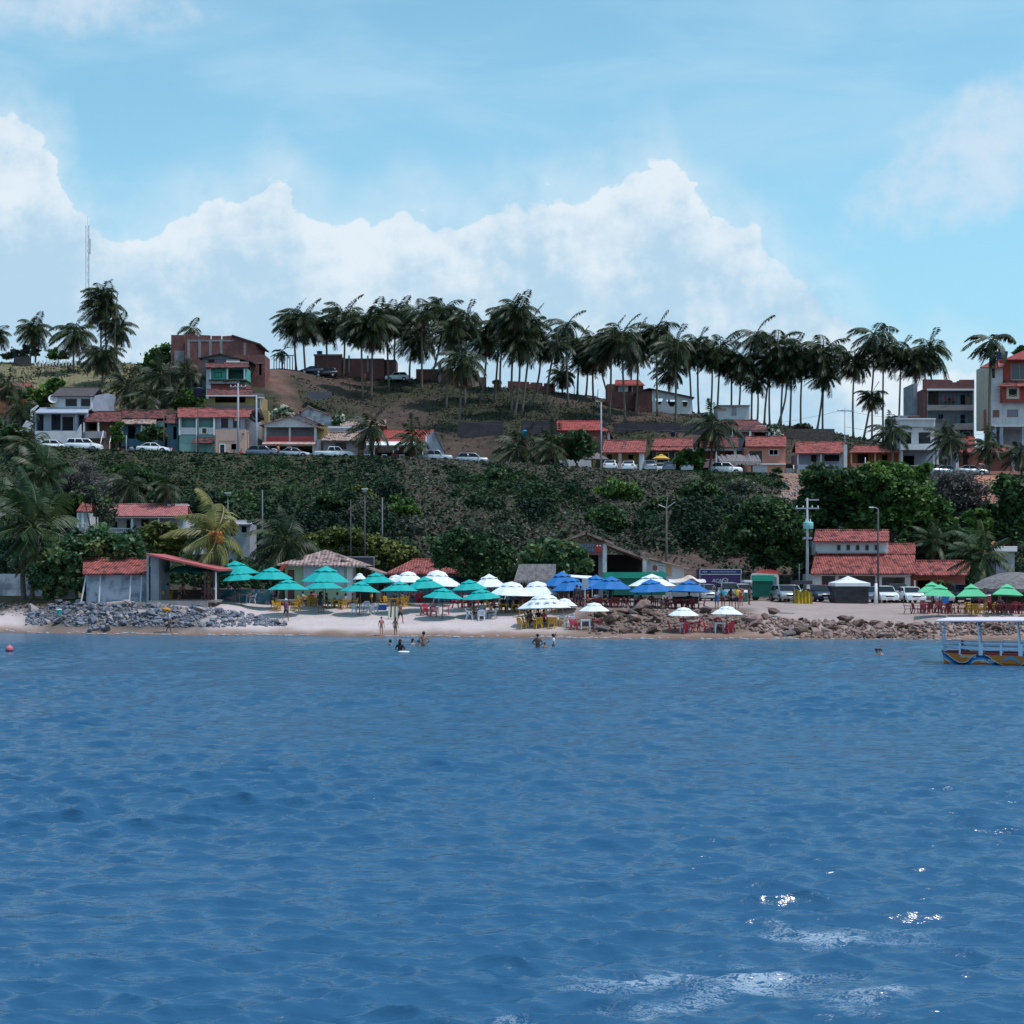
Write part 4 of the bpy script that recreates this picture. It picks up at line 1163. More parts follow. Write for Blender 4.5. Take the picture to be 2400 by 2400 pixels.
class House:
 """front elevation given in photo pixels at depth D; everything has real depth"""
 def __init__(s,name,label,D,pxc,pyb,cat='house',group=None):
  s.D=D
  s.root=thing(name,label,cat,(X(pxc,D),D,Z(pyb,D)),group)
 def body(s,m,l,r,t,b,dep,ops=(),dD=0.,name='wall',side=None,back=True,sink=True,floor=False):
  D=s.D+dD
  x0,x1,z0,z1=X(l,D),X(r,D),Z(b,D),Z(t,D)
  if sink:
   z0=min(z0,H(x0,D)-.3,H(x1,D)-.3)
  o=[(X(a,D),X(c,D),Z(e,D),Z(d,D))for a,c,d,e in ops]
  mb=MB().wall(x0,x1,z0,z1,D,.22,o)
  mb.box(x0,x0+.2,D+.222,D+dep,z0,z1)
  mb.box(x1-.2,x1,D+.222,D+dep,z0,z1)
  if back:
   mb.box(x0+.202,x1-.202,D+dep-.2,D+dep,z0,z1)
   mb.box(x0+.202,x1-.202,D+.224,D+dep-.202,z1-.15,z1-.003)
  if floor or ops:
   mb.box(x0+.202,x1-.202,D+.224,D+dep-.202,Z(b,D)-.12,Z(b,D)-.02)
  return mb.build(name,m,s.root)
 def box(s,name,m,l,r,t,b,d0,d1,parent=None):
  D=s.D+d0
  return MB().box(X(l,D),X(r,D),D,s.D+d1,Z(b,D),Z(t,D)).build(name,m,parent or s.root)
 def roof(s,m,l,r,te,tr,de,dr,t=.12,l2=None,r2=None,name='roof',beam=None):
  """single pitch rising away from the viewer: eave row te at depth de, ridge row tr at depth dr"""
  De,Dr=s.D+de,s.D+dr
  a,b=(X(l,De),De,Z(te,De)),(X(r,De),De,Z(te,De))
  c,d=(X(r2 or r,Dr),Dr,Z(tr,Dr)),(X(l2 or l,Dr),Dr,Z(tr,Dr))
  mb=MB().slab([a,b,c,d],t)
  mb.slab([d,c,(c[0],Dr+3,c[2]-1.2),(d[0],Dr+3,d[2]-1.2)],t)
  ro=mb.build(name,m,s.root)
  rc=MB().tube([(d[0],Dr,d[2]+.02),(c[0],Dr,c[2]+.02)],.11,6)
  rc.build('ridge',m,ro)
  if beam:
   MB().box(a[0],b[0],De+.02,De+.14,a[2]-t-.16,a[2]-t-.004).build('fascia',beam,s.root)
  return ro
 def gable(s,m,lx,lt,ax,at,rx,rt,d0,d1,t=.14,wall=None,name='roof',holes=()):
  """ridge running away from the viewer; (lx,lt) left eave, (ax,at) apex, (rx,rt) right eave"""
  Da,Db=s.D+d0,s.D+d1
  P=lambda px,py,D:(X(px,Da),D,Z(py,Da))
  mb=MB()
  mb.slab([P(lx,lt,Da),P(ax,at,Da),P(ax,at,Db),P(lx,lt,Db)],t)
  mb.slab([P(ax,at,Da),P(rx,rt,Da),P(rx,rt,Db),P(ax,at,Db)],t)
  ro=mb.build(name,m,s.root)
  MB().tube([(X(ax,Da),Da,Z(at,Da)+.02),(X(ax,Da),Db,Z(at,Da)+.02)],.11,6).build('ridge',m,ro)
  if wall:
   wm,wl,wr,wb=wall
   f=lambda px:lt+(at-lt)*(px-lx)/(ax-lx)if px<ax else at+(rt-at)*(px-ax)/(rx-ax)
   D=Da+.5
   Zs=lambda px:Z(f(px),Da)-t-.01
   pts=[(X(wl,D),Z(wb,D)),(X(wr,D),Z(wb,D)),(X(wr,D),Zs(wr)),(X(ax,D),Zs(ax)),(X(wl,D),Zs(wl))]
   MB().prism(pts,1,D,D+.2).build('gable_wall',wm,s.root)
  return ro
 def window(s,l,r,t,b,dD=0.,frame=TRIM,pane=GLASS,fw=.08,name='window',bars=0,proud=.03,cross=False):
  D=s.D+dD
  x0,x1,z0,z1=X(l,D),X(r,D),Z(b,D),Z(t,D)
  y0=D-proud
  mb=MB()
  mb.box(x0,x1,y0,D+.05,z1-fw,z1).box(x0,x1,y0,D+.05,z0,z0+fw)
  mb.box(x0,x0+fw,y0,D+.05,z0+fw,z1-fw).box(x1-fw,x1,y0,D+.05,z0+fw,z1-fw)
  for i in range(bars):
   xb=x0+(x1-x0)*(i+1)/(bars+1)
   mb.box(xb-.025,xb+.025,y0+.005,D+.03,z0+fw,z1-fw)
  if cross:
   zc=z0+(z1-z0)*.35
   mb.tube([(x0+fw,y0+.02,z0+fw),(x1-fw,y0+.02,zc)],.03,4)
   mb.tube([(x0+fw,y0+.02,zc),(x1-fw,y0+.02,z0+fw)],.03,4)
  f=mb.build(name,frame,s.root)
  MB().box(x0+fw,x1-fw,D+.0,D+.045,z0+fw,z1-fw).build('pane',pane,f)
  return f
 def door(s,l,r,t,b,dD=0.,m=WOOD,frame=None,name='door'):
  D=s.D+dD
  x0,x1,z0,z1=X(l,D),X(r,D),Z(b,D),Z(t,D)
  d=MB().box(x0,x1,D-.02,D+.06,z0,z1).build(name,m,s.root)
  MB().box(x1-.16,x1-.10,D-.07,D-.021,(z0+z1)/2-.03,(z0+z1)/2+.03).build('handle',METAL,d)
  if frame:
   MB().box(x0-.12,x0-.002,D-.04,D+.04,z0,z1+.12).box(x1+.002,x1+.12,D-.04,D+.04,z0,z1+.12).box(x0,x1,D-.04,D+.04,z1+.003,z1+.12).build('frame',frame,d)
  return d
 def post(s,px,t,b,dD=0.,w=.16,m=TRIM,name='post',sink=False):
  D=s.D+dD
  x,z0=X(px,D),Z(b,D)
  if sink:
   z0=min(z0,H(x,D)-.2)
  return MB().box(x-w/2,x+w/2,D-w/2,D+w/2,z0,Z(t,D)).build(name,m,s.root)
 def rail(s,l,r,t,b,dD=0.,m=TRIM,n=10,name='railing',solid=None):
  D=s.D+dD
  x0,x1,z0,z1=X(l,D),X(r,D),Z(b,D),Z(t,D)
  mb=MB().box(x0,x1,D-.04,D+.04,z1-.07,z1).box(x0,x1,D-.04,D+.04,z0,z0+.06)
  for i in range(n+1):
   x=x0+(x1-x0)*i/n
   mb.box(x-.02,x+.02,D-.02,D+.02,z0+.06,z1-.07)
  return mb.build(name,m,s.root)
def tank(label,px,pyb,D,w,h,m,lid=True):
 b=Vector((X(px,D),D,Z(pyb,D)))
 o=thing('water_tank',label,'water tank',b)
 k=MB().lathe([(w*.42,0),(w*.5,h*.85),(w*.52,h*.86),(w*.52,h*.9)],(0,0,0),14).build('tank',m,o,True,local=True)
 MB().lathe([(w*.53,h*.9),(w*.5,h*.97),(w*.15,h*1.05),(w*.12,h*1.1),(.02,h*1.1)],(0,0,0),14).build('lid',m,o,True,local=True)
 return o
def lwall(name,label,m,l,r,t,b,D,dep=.3,cat='wall',tops=None,group=None):
 """free-standing wall; tops: list of (px, py) for a stepped or sloping top"""
 loc=(X(l,D),D,min(Z(b,D),H(X(l,D),D)))
 mb=MB()
 z0=min(Z(b,D),H(X(l,D),D)-.3,H(X(r,D),D)-.3)
 if tops:
  pts=[(X(l,D),z0),(X(r,D),z0)]+[(X(p,D),Z(q,D))for p,q in reversed(tops)]
  mb.prism(pts,1,D,D+dep)
 else:
  mb.box(X(l,D),X(r,D),D,D+dep,z0,Z(t,D))
 o=link(name,mb.mesh(name,m,loc),None,loc)
 return tag(o,label,cat,group)
h=House('brick_building','large unfinished red brick building with stepped parapet on the hilltop at the left',252,500,880,'building')
Db=252
mb=MB()
z0=H(X(500,Db),Db)-1
mb.prism([(X(433,Db),z0),(X(600,Db),z0),(X(600,Db),Z(803,Db)),(X(546,Db),Z(786,Db)),(X(521,Db),Z(788,Db)),(X(521,Db),Z(796,Db)),(X(518,Db),Z(796,Db)),(X(518,Db),Z(787,Db)),(X(496,Db),Z(787,Db)),(X(496,Db),Z(795,Db)),(X(493,Db),Z(795,Db)),(X(493,Db),Z(786,Db)),(X(470,Db),Z(785,Db)),(X(466,Db),Z(789,Db)),(X(458,Db),Z(783,Db)),(X(433,Db),Z(782,Db))],1,Db,Db+.3)
mb.box(X(433,Db),X(433,Db)+.3,Db+.302,Db+9,z0,Z(786,Db))
mb.box(X(600,Db)-.3,X(600,Db),Db+.302,Db+9,z0,Z(803,Db))
mb.box(X(433,Db),X(600,Db),Db+9.002,Db+9.3,z0,Z(795,Db))
mb.build('wall',BRICK,h.root)
mb=MB()
for px,t in((442,795),(468,795),(493,795),(518,795),(574,803)):
 mb.box(X(px,Db)-.22,X(px,Db)+.22,Db-.04,Db-.002,Z(840,Db),Z(t,Db))
mb.box(X(442,Db),X(548,Db),Db-.045,Db-.003,Z(799,Db)-.1,Z(797,Db)+.05)
mb.build('concrete_frame',CONC,h.root)
MB().slab([(X(545,Db),Db-.5,Z(785,Db)),(X(611,Db),Db-.5,Z(806,Db)),(X(611,Db),Db+9,Z(806,Db)),(X(545,Db),Db+9,Z(785,Db))],.2).build('roof',DARKR,h.root)
h.body(BRICK,401,432,785,880,7,dD=1.5,name='annex')
MB().box(X(409,253.4),X(432,253.4),253.35,253.45,Z(880,253),Z(821,253)).build('render_patch',CONC,h.root)
h=House('brick_annex','low dark-red brick shed with a door opening right of the large brick building',247,605,880,'shed')
h.body(BRICK,583,621,832,882,5,ops=[(607,613,852,880)])
h.box('lintel',CONC,603,619,850,852,-.05,.0)
h.body(BRICK,545,582,832,862,4,name='side_wing',dD=2)
h=House('wooden_shed','grey timber shed with a low gable roof above the teal house',243,520,860,'shed')
h.body(mat('boards_grey',(.19,.19,.21),.85,c2=(.13,.13,.15),ns=4,stretch=(4,1,.5)),474,560,842,862,6,ops=[(488,503,842,855)])
h.gable(DARKR,465,838,515,828,590,846,-.6,6.5,wall=(MATS['boards_grey'],474,560,842))
h.window(488,503,843,855,.1,WOODM,DKIN)
h=House('metal_sheet_stack','loose pale roofing sheets lying above the teal house',241.5,560,850,'roofing sheets')
h.roof(METAL,530,562,852,844,0,1.2,.05,name='sheet')
h.roof(mat('sheet_pale',(.5,.46,.45),.7,c2=(.35,.3,.3),ns=3),560,583,854,850,0,1.0,.05,name='sheet')
h=House('teal_house','small teal house with a red arched window and white veranda posts',238,530,895)
h.body(TEAL,495,577,862,890,4,ops=[(534,574,866,888)],dD=.6)
h.body(TEALD,534,576,863,889,.6,dD=3.6,name='back_wall',back=False)
h.roof(REDO,481,583,861,851,-.5,3.0,.12)
for px in(493,533,573):
 h.post(px,862,890,-.1,.22)
h.body(WHITE,483,494,864,902,4.2,name='side_wall')
fr=h.window(503,520,872,885,.57,mat('frame_dark',(.06,.09,.085),.7),mat('shutter_red',(.32,.04,.04),.6),.12,bars=1)
D=238.5
MB().lathe([(.6,0),(.6,.08)],(0,0,0),14).build('arch_top',MATS['frame_dark'],fr,local=True)
fr.children[-1].rotation_euler=(R(90),0,0)
fr.children[-1].location=Vector((X(511.5,D),D+.02,Z(873,D)))-org(fr)
fr.children[-1].scale=(.98,.62,1)
h.box('floor_slab',WOOD,490,577,889,892,-.6,4.5)
h.box('lower_wall',mat('plaster_whitish',(.42,.40,.42),.8,c2=(.3,.28,.3),ns=1.5),491,562,893,899,-.3,0)
h.body(BRNW,494,577,899,916,4,name='base',dD=.3)
h=House('yellow_house','long low yellow-brown house with a white gutter and dark shop-like opening',228,550,950)
h.body(YELW,489,612,928,955,6,ops=[(504,575,930,944)])
h.roof(REDO,485,592,926,913,-.7,4,.1)
h.box('gutter',TRIM,482,600,926,929,-.75,-.55)
h.box('gutter_box',TRIM,604,619,930,933,-.75,-.4)
h.roof(DARKR,590,622,928,922,-.6,4,.1,name='side_roof',r2=614)
h.post(611,932,985,-.4,.16)
h.box('terrace_wall',mat('terrace_grey',(.13,.12,.13),.9),487,608,950,963,-1.2,-.95)
h.body(YELW,612,628,962,980,2,name='garden_wall',dD=-3)
h=House('white_house','two-storey white house with a dark pitched roof and terrace above the white van',215,150,1045)
h.body(WHITE,130,216,926,960,6,ops=[(153,181,934,953),(189,214,934,953)],dD=3,sink=False)
h.window(153,181,934,953,3.12,frame=GREYW,pane=GLASS)
h.window(189,214,934,953,3.12,frame=GREYW,pane=GLASS)
h.roof(DARKR,119,219,928,909,2.2,6,.12,l2=140,r2=234)
D=218
MB().hexa([(X(216,D),D,Z(963,D)),(X(237,D),D+4,Z(963,D)),(X(237,D),D+8,Z(963,D)),(X(216,D),D+8,Z(963,D))],[(X(216,D),D,Z(928,D)),(X(237,D),D+4,Z(914,D)),(X(237,D),D+8,Z(914,D)),(X(216,D),D+8,Z(928,D))]).build('side_wall',BLUEW,h.root)
MB().prism([(X(214,D),Z(928,D)),(X(217,D),Z(926,D)),(X(217,D),Z(958,D)),(X(206,D),Z(966,D)),(X(202,D),Z(966,D)),(X(214,D),Z(957,D))],1,D-.5,D-.2).build('wall_edge',TRIM,h.root)
h.roof(BLUEW,80,207,967,957,-.8,3,.18,name='terrace_roof',l2=93,r2=207)
h.body(BLUEW,80,200,967,1012,5,ops=[(84,102,969,1010),(120,142,969,1008),(146,173,977,1009),(184,197,973,1010)],dD=.8)
h.door(147,172,977,1009,1.0,DKIN,TRIM)
MB().prism([(X(77,215),Z(1012,215)),(X(81,215),Z(1012,215)),(X(81,215),Z(966,215)),(X(94,215),Z(953,215)),(X(92,215),Z(951,215)),(X(77,215),Z(962,215))],1,214,214.4).build('wing_wall',TRIM,h.root)
for px in(84,178):
 h.post(px,968,1012,-.3,.2,BLUEW)
MB().prism([(X(97,214),Z(1011,214)),(X(183,214),Z(1011,214)),(X(192,214),Z(995,214)),(X(192,214),Z(1050,214)),(X(85,214),Z(1058,214)),(X(85,214),Z(1011,214))],1,213.4,213.8).build('terrace_wall',WHITE,h.root)
MB().prism([(X(45,214),Z(1012,214)),(X(62,214),Z(985,214)),(X(76,214),Z(990,214)),(X(76,214),Z(1012,214))],1,213.9,214.2).build('stair_wall',WHITE,h.root)
D=217.5
k=thing('satellite_dish','white satellite dish on the white house terrace','satellite dish',(X(124,D),D,Z(957,D)))
MB().tube([(0,0,0),(0,0,1.1)],.05,5).build('pole',METAL,k,local=True)
dd=MB().lathe([(.05,0),(.4,.08),(.68,.25)],(0,0,0),14,cap=False).build('dish',WHITE,k,True,local=True)
dd.location=(0,0,1.3)
dd.rotation_euler=(R(70),0,R(20))
h=House('orange_house','orange-walled house with a flat red roof at the far left hillside',232,35,950)
h.body(ORNG,0,58,916,955,5,ops=[(8,18,925,940)])
h.roof(RED,-12,72,917,898,-.7,4,.1,l2=30)
h.box('eave',ORNG,5,62,916,920,-.5,-.2)
h=House('brown_tile_house','small orange-brown house with red tiles and a low white railing, beside steps',215,238,1025)
h.body(mat('plaster_brown',(.24,.12,.08),.85,c2=(.19,.095,.065),ns=1),196,262,986,1025,5,ops=[(206,226,992,1008)],dD=1.6)
h.roof(REDO,192,285,988,965,-.4,4,.1,l2=200)
h.post(231,988,1013,-.2,.22)
h.post(197,988,1013,-.2,.2)
h.box('parapet',GREYW,198,248,1011,1027,-.5,-.3)
k=thing('garden_steps','steep brown steps with white side rails by the orange-brown house','steps',(X(247,212),212,Z(1052,212)))
mb=MB()
for i in range(9):
 mb.box(X(240,212),X(256,212),211.2+i*.3,211.5+i*.3,Z(1052,212)-.3,Z(1052,212)+(i+1)*.19)
mb.build('treads',mat('step_brown',(.14,.085,.07),.9),k)
for px in(236,257):
 MB().tube([(X(px,211),211,Z(1037,211)),(X(px+6,214),214,Z(1010,214))],.05,5).tube([(X(px,211),211,Z(1052,211)),(X(px,211),211,Z(1037,211))],.05,5).tube([(X(px+6,214),214,Z(1026,214)),(X(px+6,214),214,Z(1010,214))],.05,5).build('handrail',TRIM,k)
h=House('blue_wall_house','blue-walled house under a long dark-stained red tile roof behind garden bushes',216,335,1030)
h.body(BLUWALL,284,385,990,1030,5,ops=[(300,318,998,1028)],dD=1)
h.roof(REDO,286,390,980,961,1.6,5,.1,name='upper_roof')
h.roof(TAN,281,366,993,982,-.6,1.8,.1)
for px in(284,332):
 h.post(px,994,1030,-.2,.16)
h=House('teal_corner_house','narrow house with bluish wall and red tiles between blue house and long house',215,404,1030)
h.body(BLUWALL,392,418,992,1032,4,ops=[(406,414,1000,1030)],dD=.5)
h.roof(REDO,390,420,992,970,-.6,3,.1)
h=House('long_house','long house with red tile roof, pale veranda at left and two dark windows',214,500,1050)
h.body(TEALD,420,503,977,1022,1,ops=[(426,459,981,1002),(466,501,981,1002)],dD=0)
h.body(TEALD,420,503,978,1022,3,dD=2.5,name='back_wall',back=False)
h.box('parapet',WHITE,420,500,1002,1018,-.15,-.02)
h.door(474,484,1004,1015,-.2,WOOD,TRIM,'gate')
for px in(421,461,502):
 h.post(px,979,1020,-.15,.22,TRIM)
h.body(BLUEW,505,573,975,1060,5,ops=[(518,535,980,1003),(546,563,980,1003)],dD=.4)
h.window(518,535,980,1003,.5,frame=WOODM,pane=GLASS,fw=.05)
h.window(546,563,980,1003,.5,frame=WOODM,pane=GLASS,fw=.05)
h.box('meter_box',CREAM,549,555,976,986,.2,.38)
h.roof(RED,416,505,978,957,-.5,5,.1)
h.roof(RED,505,588,977,960,-.3,5,.1,r2=612,name='roof')
h.body(GREYW,574,603,984,1062,4,dD=1.2,name='side_wing')
h.body(GREYW,420,500,1018,1062,3,dD=.3,name='base',ops=[(484,497,1042,1060)])
h.roof(REDO,448,502,1038,1024,-2,.2,.1,name='lower_roof',l2=458)
h.box('lower_door',TEALD,484,497,1040,1064,-.8,-.7)
D=211.5
wh=MB().lathe([(1.1,0),(1.1,.25)],(0,0,0),18).mesh('wheel',mat('rubber_black',(.02,.02,.022),.7))
k=thing('tyre_coil','round black coil hanging beside the second pole','coil',(X(601,D),D,Z(975,D)))
mb=MB()
mb.tube([(.62*math.cos(a),0,.62*math.sin(a))for a in[i*math.pi/9 for i in range(19)]],.36,6)
mb.build('coil',MATS['rubber_black'],k,local=True)
MB().tube([(0,.3,.95),(0,1.6,1.2)],.05,5).build('hook',METAL,k,local=True)
h=House('pink_house','plain pale-pink flat-fronted house with white door and grey shutter',210.5,540,1068)
h.body(PINKW,505,575,1006,1072,3,ops=[])
h.box('band',mat('plaster_pink_dark',(.42,.26,.22),.85),513,552,1032,1034,-.05,0)
h.door(516,526,1042,1062,-.03,GLASS,TRIM)
h.box('door_base',TRIM,515,527,1062,1072,-.06,-.0)
h.window(541,555,1039,1055,0,frame=GREYW,pane=GREYW,name='shutter')
h.box('lamp',WOOD,568,571,1015,1019,-.12,-.0)
h=House('gable_house','white gabled house with red balcony panels over two dark garages',213.5,680,1075)
h.body(WHITE,620,742,1000,1038,.25,ops=[(624,677,1001,1034),(681,736,1001,1034)],back=False,sink=False)
h.body(GREYW,620,742,1000,1038,4,dD=2.2,name='balcony_back',back=True,sink=False)
h.box('balcony_panel',REDP,624,677,1023,1034,-.06,-.01)
h.box('balcony_panel',REDP,681,736,1023,1034,-.06,-.01)
h.gable(TANY,607,995,681,974,756,1003,-.8,8,wall=(WHITE,619,742,1001))
h.body(WHITE,620,742,1041,1078,6,ops=[(627,672,1045,1077),(684,732,1045,1077)],dD=.2)
D=213.5
MB().slab([(X(617,D),D-1.2,Z(1042,D)),(X(741,D),D-1.2,Z(1042,D)),(X(741,D),D,Z(1034,D)),(X(617,D),D,Z(1034,D))],.14).build('ledge',mat('ledge_stained',(.42,.22,.19),.8,c2=(.50,.42,.38),ns=2),h.root)
h.body(YELW,742.5,768,1000,1062,5,dD=1.5,name='side_wall',back=False)
h.body(GREYW,741,752,1030,1070,1,dD=-.1,name='pillar')
h=House('blue_gable_house','stained bluish gable wall of a house behind the white gabled house',221,745,1000)
h.gable(TANY,690,972,722,951,790,978,-.5,7,wall=(STAIN,705,778,998))
h.gable(TANY,660,985,696,967,760,995,-3,4,wall=(BLUEW,668,745,995),name='front_roof')
h=House('tan_tile_house','grey house with curly tan tiles, arched window and timber railing',213.5,815,1075)
h.body(BLUEW,756,868,1000,1030,5,dD=3,name='upper_wall',sink=False)
h.roof(TAN,797,905,998,985,3.5,7,.1,name='upper_roof')
h.box('white_band',TRIM,768,862,999,1003,2.4,2.7)
h.roof(TAN,752,866,1032,1013,-.9,3,.12,l2=766)
h.body(GREYW,757,866,1032,1076,5,ops=[(793,800,1038,1052),(838,852,1040,1072)],dD=.6)
h.window(786,811,1038,1053,.55,frame=WOOD,pane=GLASS,bars=2)
h.door(838,851,1040,1070,.6,WOODM)
h.rail(752,858,1057,1070,-1.2,WOODM,9)
h.box('base_wall',mat('kerb_tan',(.36,.28,.25),.85),825,858,1072,1088,-4.5,-4.3)
h=House('red_awning_house','low house with bright red roof and long white awning over a bar terrace',213,930,1085)
h.roof(REDF,885,1002,1027,1008,1.5,6,.1,r2=1018)
h.roof(REDF,874,1002,1035,1028,-.5,1.6,.1,name='lower_roof')
h.roof(TRIM,858,996,1043,1036,-2.4,-.4,.08,name='awning')
h.body(BRNW,880,996,1036,1088,5,ops=[(880.5,935,1046,1084),(948,962,1058,1084)],dD=1)
for px in(868,877,922,933,981,991):
 h.post(px,1044,1085,-2 if px%2 else-1.6,.12,TRIM)
D=212
MB().prism([(X(998,D),Z(1092,D)),(X(1042,D),Z(1092,D)),(X(1040,D),Z(1052,D)),(X(1020,D),Z(1012,D)),(X(1008,D),Z(1012,D)),(X(998,D),Z(1035,D))],1,D,D+.25).build('gable_wall',BLUEW,h.root)
MB().slab([(X(1019,D),D-.3,Z(1009,D)),(X(1041,D),D-.3,Z(1056,D)),(X(1041,D),D+5,Z(1056,D)),(X(1019,D),D+5,Z(1009,D))],.15).build('side_roof',DARKR,h.root)
MB().box(X(1013,D),X(1020,D),D-.05,D-.01,Z(1060,D),Z(1015,D)).build('stripe',GREYW,h.root)
h.post(999,1019,1068,-1.2,.22,TRIM,'pillar')
h.box('terrace_kerb',mat('kerb_pink',(.42,.32,.30),.85),858,985,1084,1090,-8.2,-7.9)
lwall('white_railing_wall','white wall with pale blue railing at the street edge before the palms',TRIM,1205,1340,1104,1110,202)
k=thing('street_railing','pale railing on top of the white street wall','railing',(X(1210,202),202,Z(1104,202)))
mb=MB()
for i in range(0,14):
 x=X(1208+i*8,202.1)
 mb.box(x-.04,x+.04,202.1,202.18,Z(1105,202),Z(1082,202))
mb.box(X(1208,202),X(1312,202),202.1,202.18,Z(1083,202),Z(1081,202))
mb.build('bars',mat('rail_paleblue',(.5,.56,.66),.5),k)
lwall('white_yard_wall','high white yard wall behind the parked silver car',WHITE,1300,1388,1074,1108,208,tops=[(1300,1078),(1385,1076)])
lwall('low_red_wall','low terrace wall with red panels at the street left of the railing',BRNW,1160,1206,1083,1096,206)
k=thing('thatched_shelter','small pyramid-roofed thatch shelter by the street pole','shelter',(X(1395,205),205,Z(1100,205)))
D=205
mb=MB()
mb.lathe([(1.9,0),(.9,.55),(.12,.95)],(X(1397,D),D,Z(1077,D)),4,a0=R(45),sx=1.25,cap=True)
mb.build('thatch_roof',THAT,k)
for px in(1388,1408):
 MB().tube([(X(px,D),D,H(X(px,D),D)),(X(px,D),D,Z(1076,D))],.08,5).build('post',WOODM,k)
MB().box(X(1385,D),X(1408,D),D-.3,D+.3,Z(1101,D),Z(1098,D)).build('bench',WOODM,k)
h=House('red_brown_house','red-roofed house with brown-red upper wall behind the middle street palms',219,1370,1060)
h.body(BRNW,1315,1412,1007,1060,6,dD=.2)
h.roof(REDF,1305,1408,1008,987,-.6,4,.1,r2=1412)
h.roof(REDF,1408.5,1432,1010,1003,-.6,3,.1,name='side_roof',r2=1416)
h.body(WHITE,1424,1430,1012,1030,4,name='white_pillar',sink=False)
h.body(GREYW,1413,1440,1030,1060,4,name='lower_wall',dD=.5)
MB().slab([(X(1428,219),218.6,Z(1004,219)),(X(1440,219),218.6,Z(1030,219)),(X(1440,219),223,Z(1030,219)),(X(1428,219),223,Z(1004,219))],.12).build('gable_edge',BRNW,h.root)
tank('light blue water tank on a stand behind the left street palms',1230,1025,222,1.0,1.0,TANKC)
lwall('tank_stand','brown support wall under the light blue tank',BRNW,1222,1238,1025,1060,222,1.0)
h=House('yellow_porch_house','house with speckled red roof and beige porch behind two white sedans',212.5,1465,1105)
h.body(YELW,1418,1498,1060,1106,5,ops=[(1422,1434,1065,1100),(1473,1484,1066,1076)],dD=2)
h.roof(RED,1411,1512,1060,1032,-.6,5,.1,l2=1416,r2=1516)
h.post(1453,1062,1104,-.2,.45,mat('plaster_beige',(.38,.33,.30),.85))
h.body(WHITE,1498.5,1510,1060,1108,3,name='side_pillar',dD=-.2)
h.door(1422,1434,1066,1102,2.1,DKIN)
h=House('dark_porch_house','house with two-step red roof and dark porch framed in pale timber',213,1575,1090)
h.body(mat('plaster_darkgreen',(.05,.07,.06),.85),1530,1622,1056,1090,5,ops=[(1540,1566,1061,1086),(1582,1608,1061,1080)],dD=1)
h.window(1538,1568,1060,1087,.9,frame=CREAM,pane=DKIN,fw=.12)
h.window(1581,1610,1060,1080,.9,frame=CREAM,pane=DKIN,fw=.12)
h.roof(RED,1528,1624,1046,1029,.8,5,.1,l2=1534,name='upper_roof')
h.roof(RED,1526,1623,1055,1048,-.8,.9,.1,name='roof')
h.post(1623.5,1047,1090,-.4,.2)
h.box('street_wall',WHITE,1505,1640,1087,1094,-5.6,-5.4)
h=House('upper_red_roof_house','upper house with long old red roof and grey veranda above the pergola',222,1745,1060)
h.body(GREYW,1676,1804,1009,1060,5,ops=[(1696,1706,1014,1024),(1768,1795,1014,1026)],dD=1.5)
h.roof(REDO,1671,1805,1008,985,-.6,5,.1,l2=1690,r2=1775)
for px in(1678,1716,1758,1803):
 h.post(px,1010,1045,-.3,.3,TRIM)
h.box('skylight',TRIM,1774,1796,997,1000,1.8,2.6)
h.window(1736,1752,1018,1045,1.45,frame=SHUT,pane=SHUT)
h.box('fascia',TRIM,1676,1804,1009,1011,-.5,-.35)
h=House('red_arch_house','house with red inner walls and white arches behind the thatched pergola',214,1690,1095)
h.body(WHITE,1642,1726,1047,1076,.3,ops=[(1646,1677,1056,1080),(1681,1720,1056,1080)],back=False,sink=False)
h.body(REDW,1642,1726,1048,1098,4,dD=1.8,name='back_wall',ops=[(1700,1716,1060,1076)])
h.box('parapet',mat('plaster_pinkish',(.46,.23,.22),.8),1642,1726,1080,1096,-.2,.1)
h.roof(REDO,1640,1731,1047,1025,-.6,4,.1)
h.post(1679,1050,1096,-.3,.2)
h=House('salmon_house','salmon-pink two-storey house with white garage and bluish window',211,1795,1125)
h.body(SALM,1752,1841,1046,1086,5,ops=[(1756,1786,1057,1085)])
h.body(BLUEW,1756,1786,1057,1086,.5,dD=1.2,name='balcony_back',back=False,sink=False)
h.window(1760,1774,1060,1068,1.15,frame=BLUEW,pane=GLASS)
h.window(1802,1824,1053,1067,0,frame=TRIM,pane=mat('glass_blue',(.12,.17,.24),.2),bars=1)
h.roof(RED,1747,1843,1046,1024,-.6,5,.1)
h.body(WHITE,1754,1841,1087,1126,5,ops=[(1801,1835,1091,1125)],dD=.1,name='garage_wall')
h.box('ledge',TRIM,1750,1842,1086,1089,-.3,.05)
h.box('roller_door',mat('roller_grey',(.45,.46,.50),.5,c2=(.38,.39,.43),ns=8,stretch=(.2,1,4)),1765,1799,1091,1123,-.02,.08)
D=203
k=thing('thatched_pergola','long flat thatched pergola at the street edge before the salmon house','pergola',(X(1730,D),D,Z(1110,D)))
mb=MB()
rr=random.Random(4)
x0,x1=X(1684,D),X(1779,D)
n=24
for i in range(n):
 a,b=x0+(x1-x0)*i/n,x0+(x1-x0)*(i+1.25)/n
 zt=Z(1066,D)+rr.uniform(-.12,.15)
 mb.hexa([(a,D-1.6,Z(1090,D)+rr.uniform(-.3,.2)),(b,D-1.6,Z(1090,D)+rr.uniform(-.3,.2)),(b,D+1.5,Z(1080,D)),(a,D+1.5,Z(1080,D))],[(a,D-1.35,Z(1084,D)+.1),(b,D-1.35,Z(1084,D)+.1),(b,D+1.2,zt),(a,D+1.2,zt)])
mb.build('thatch_roof',THAT,k)
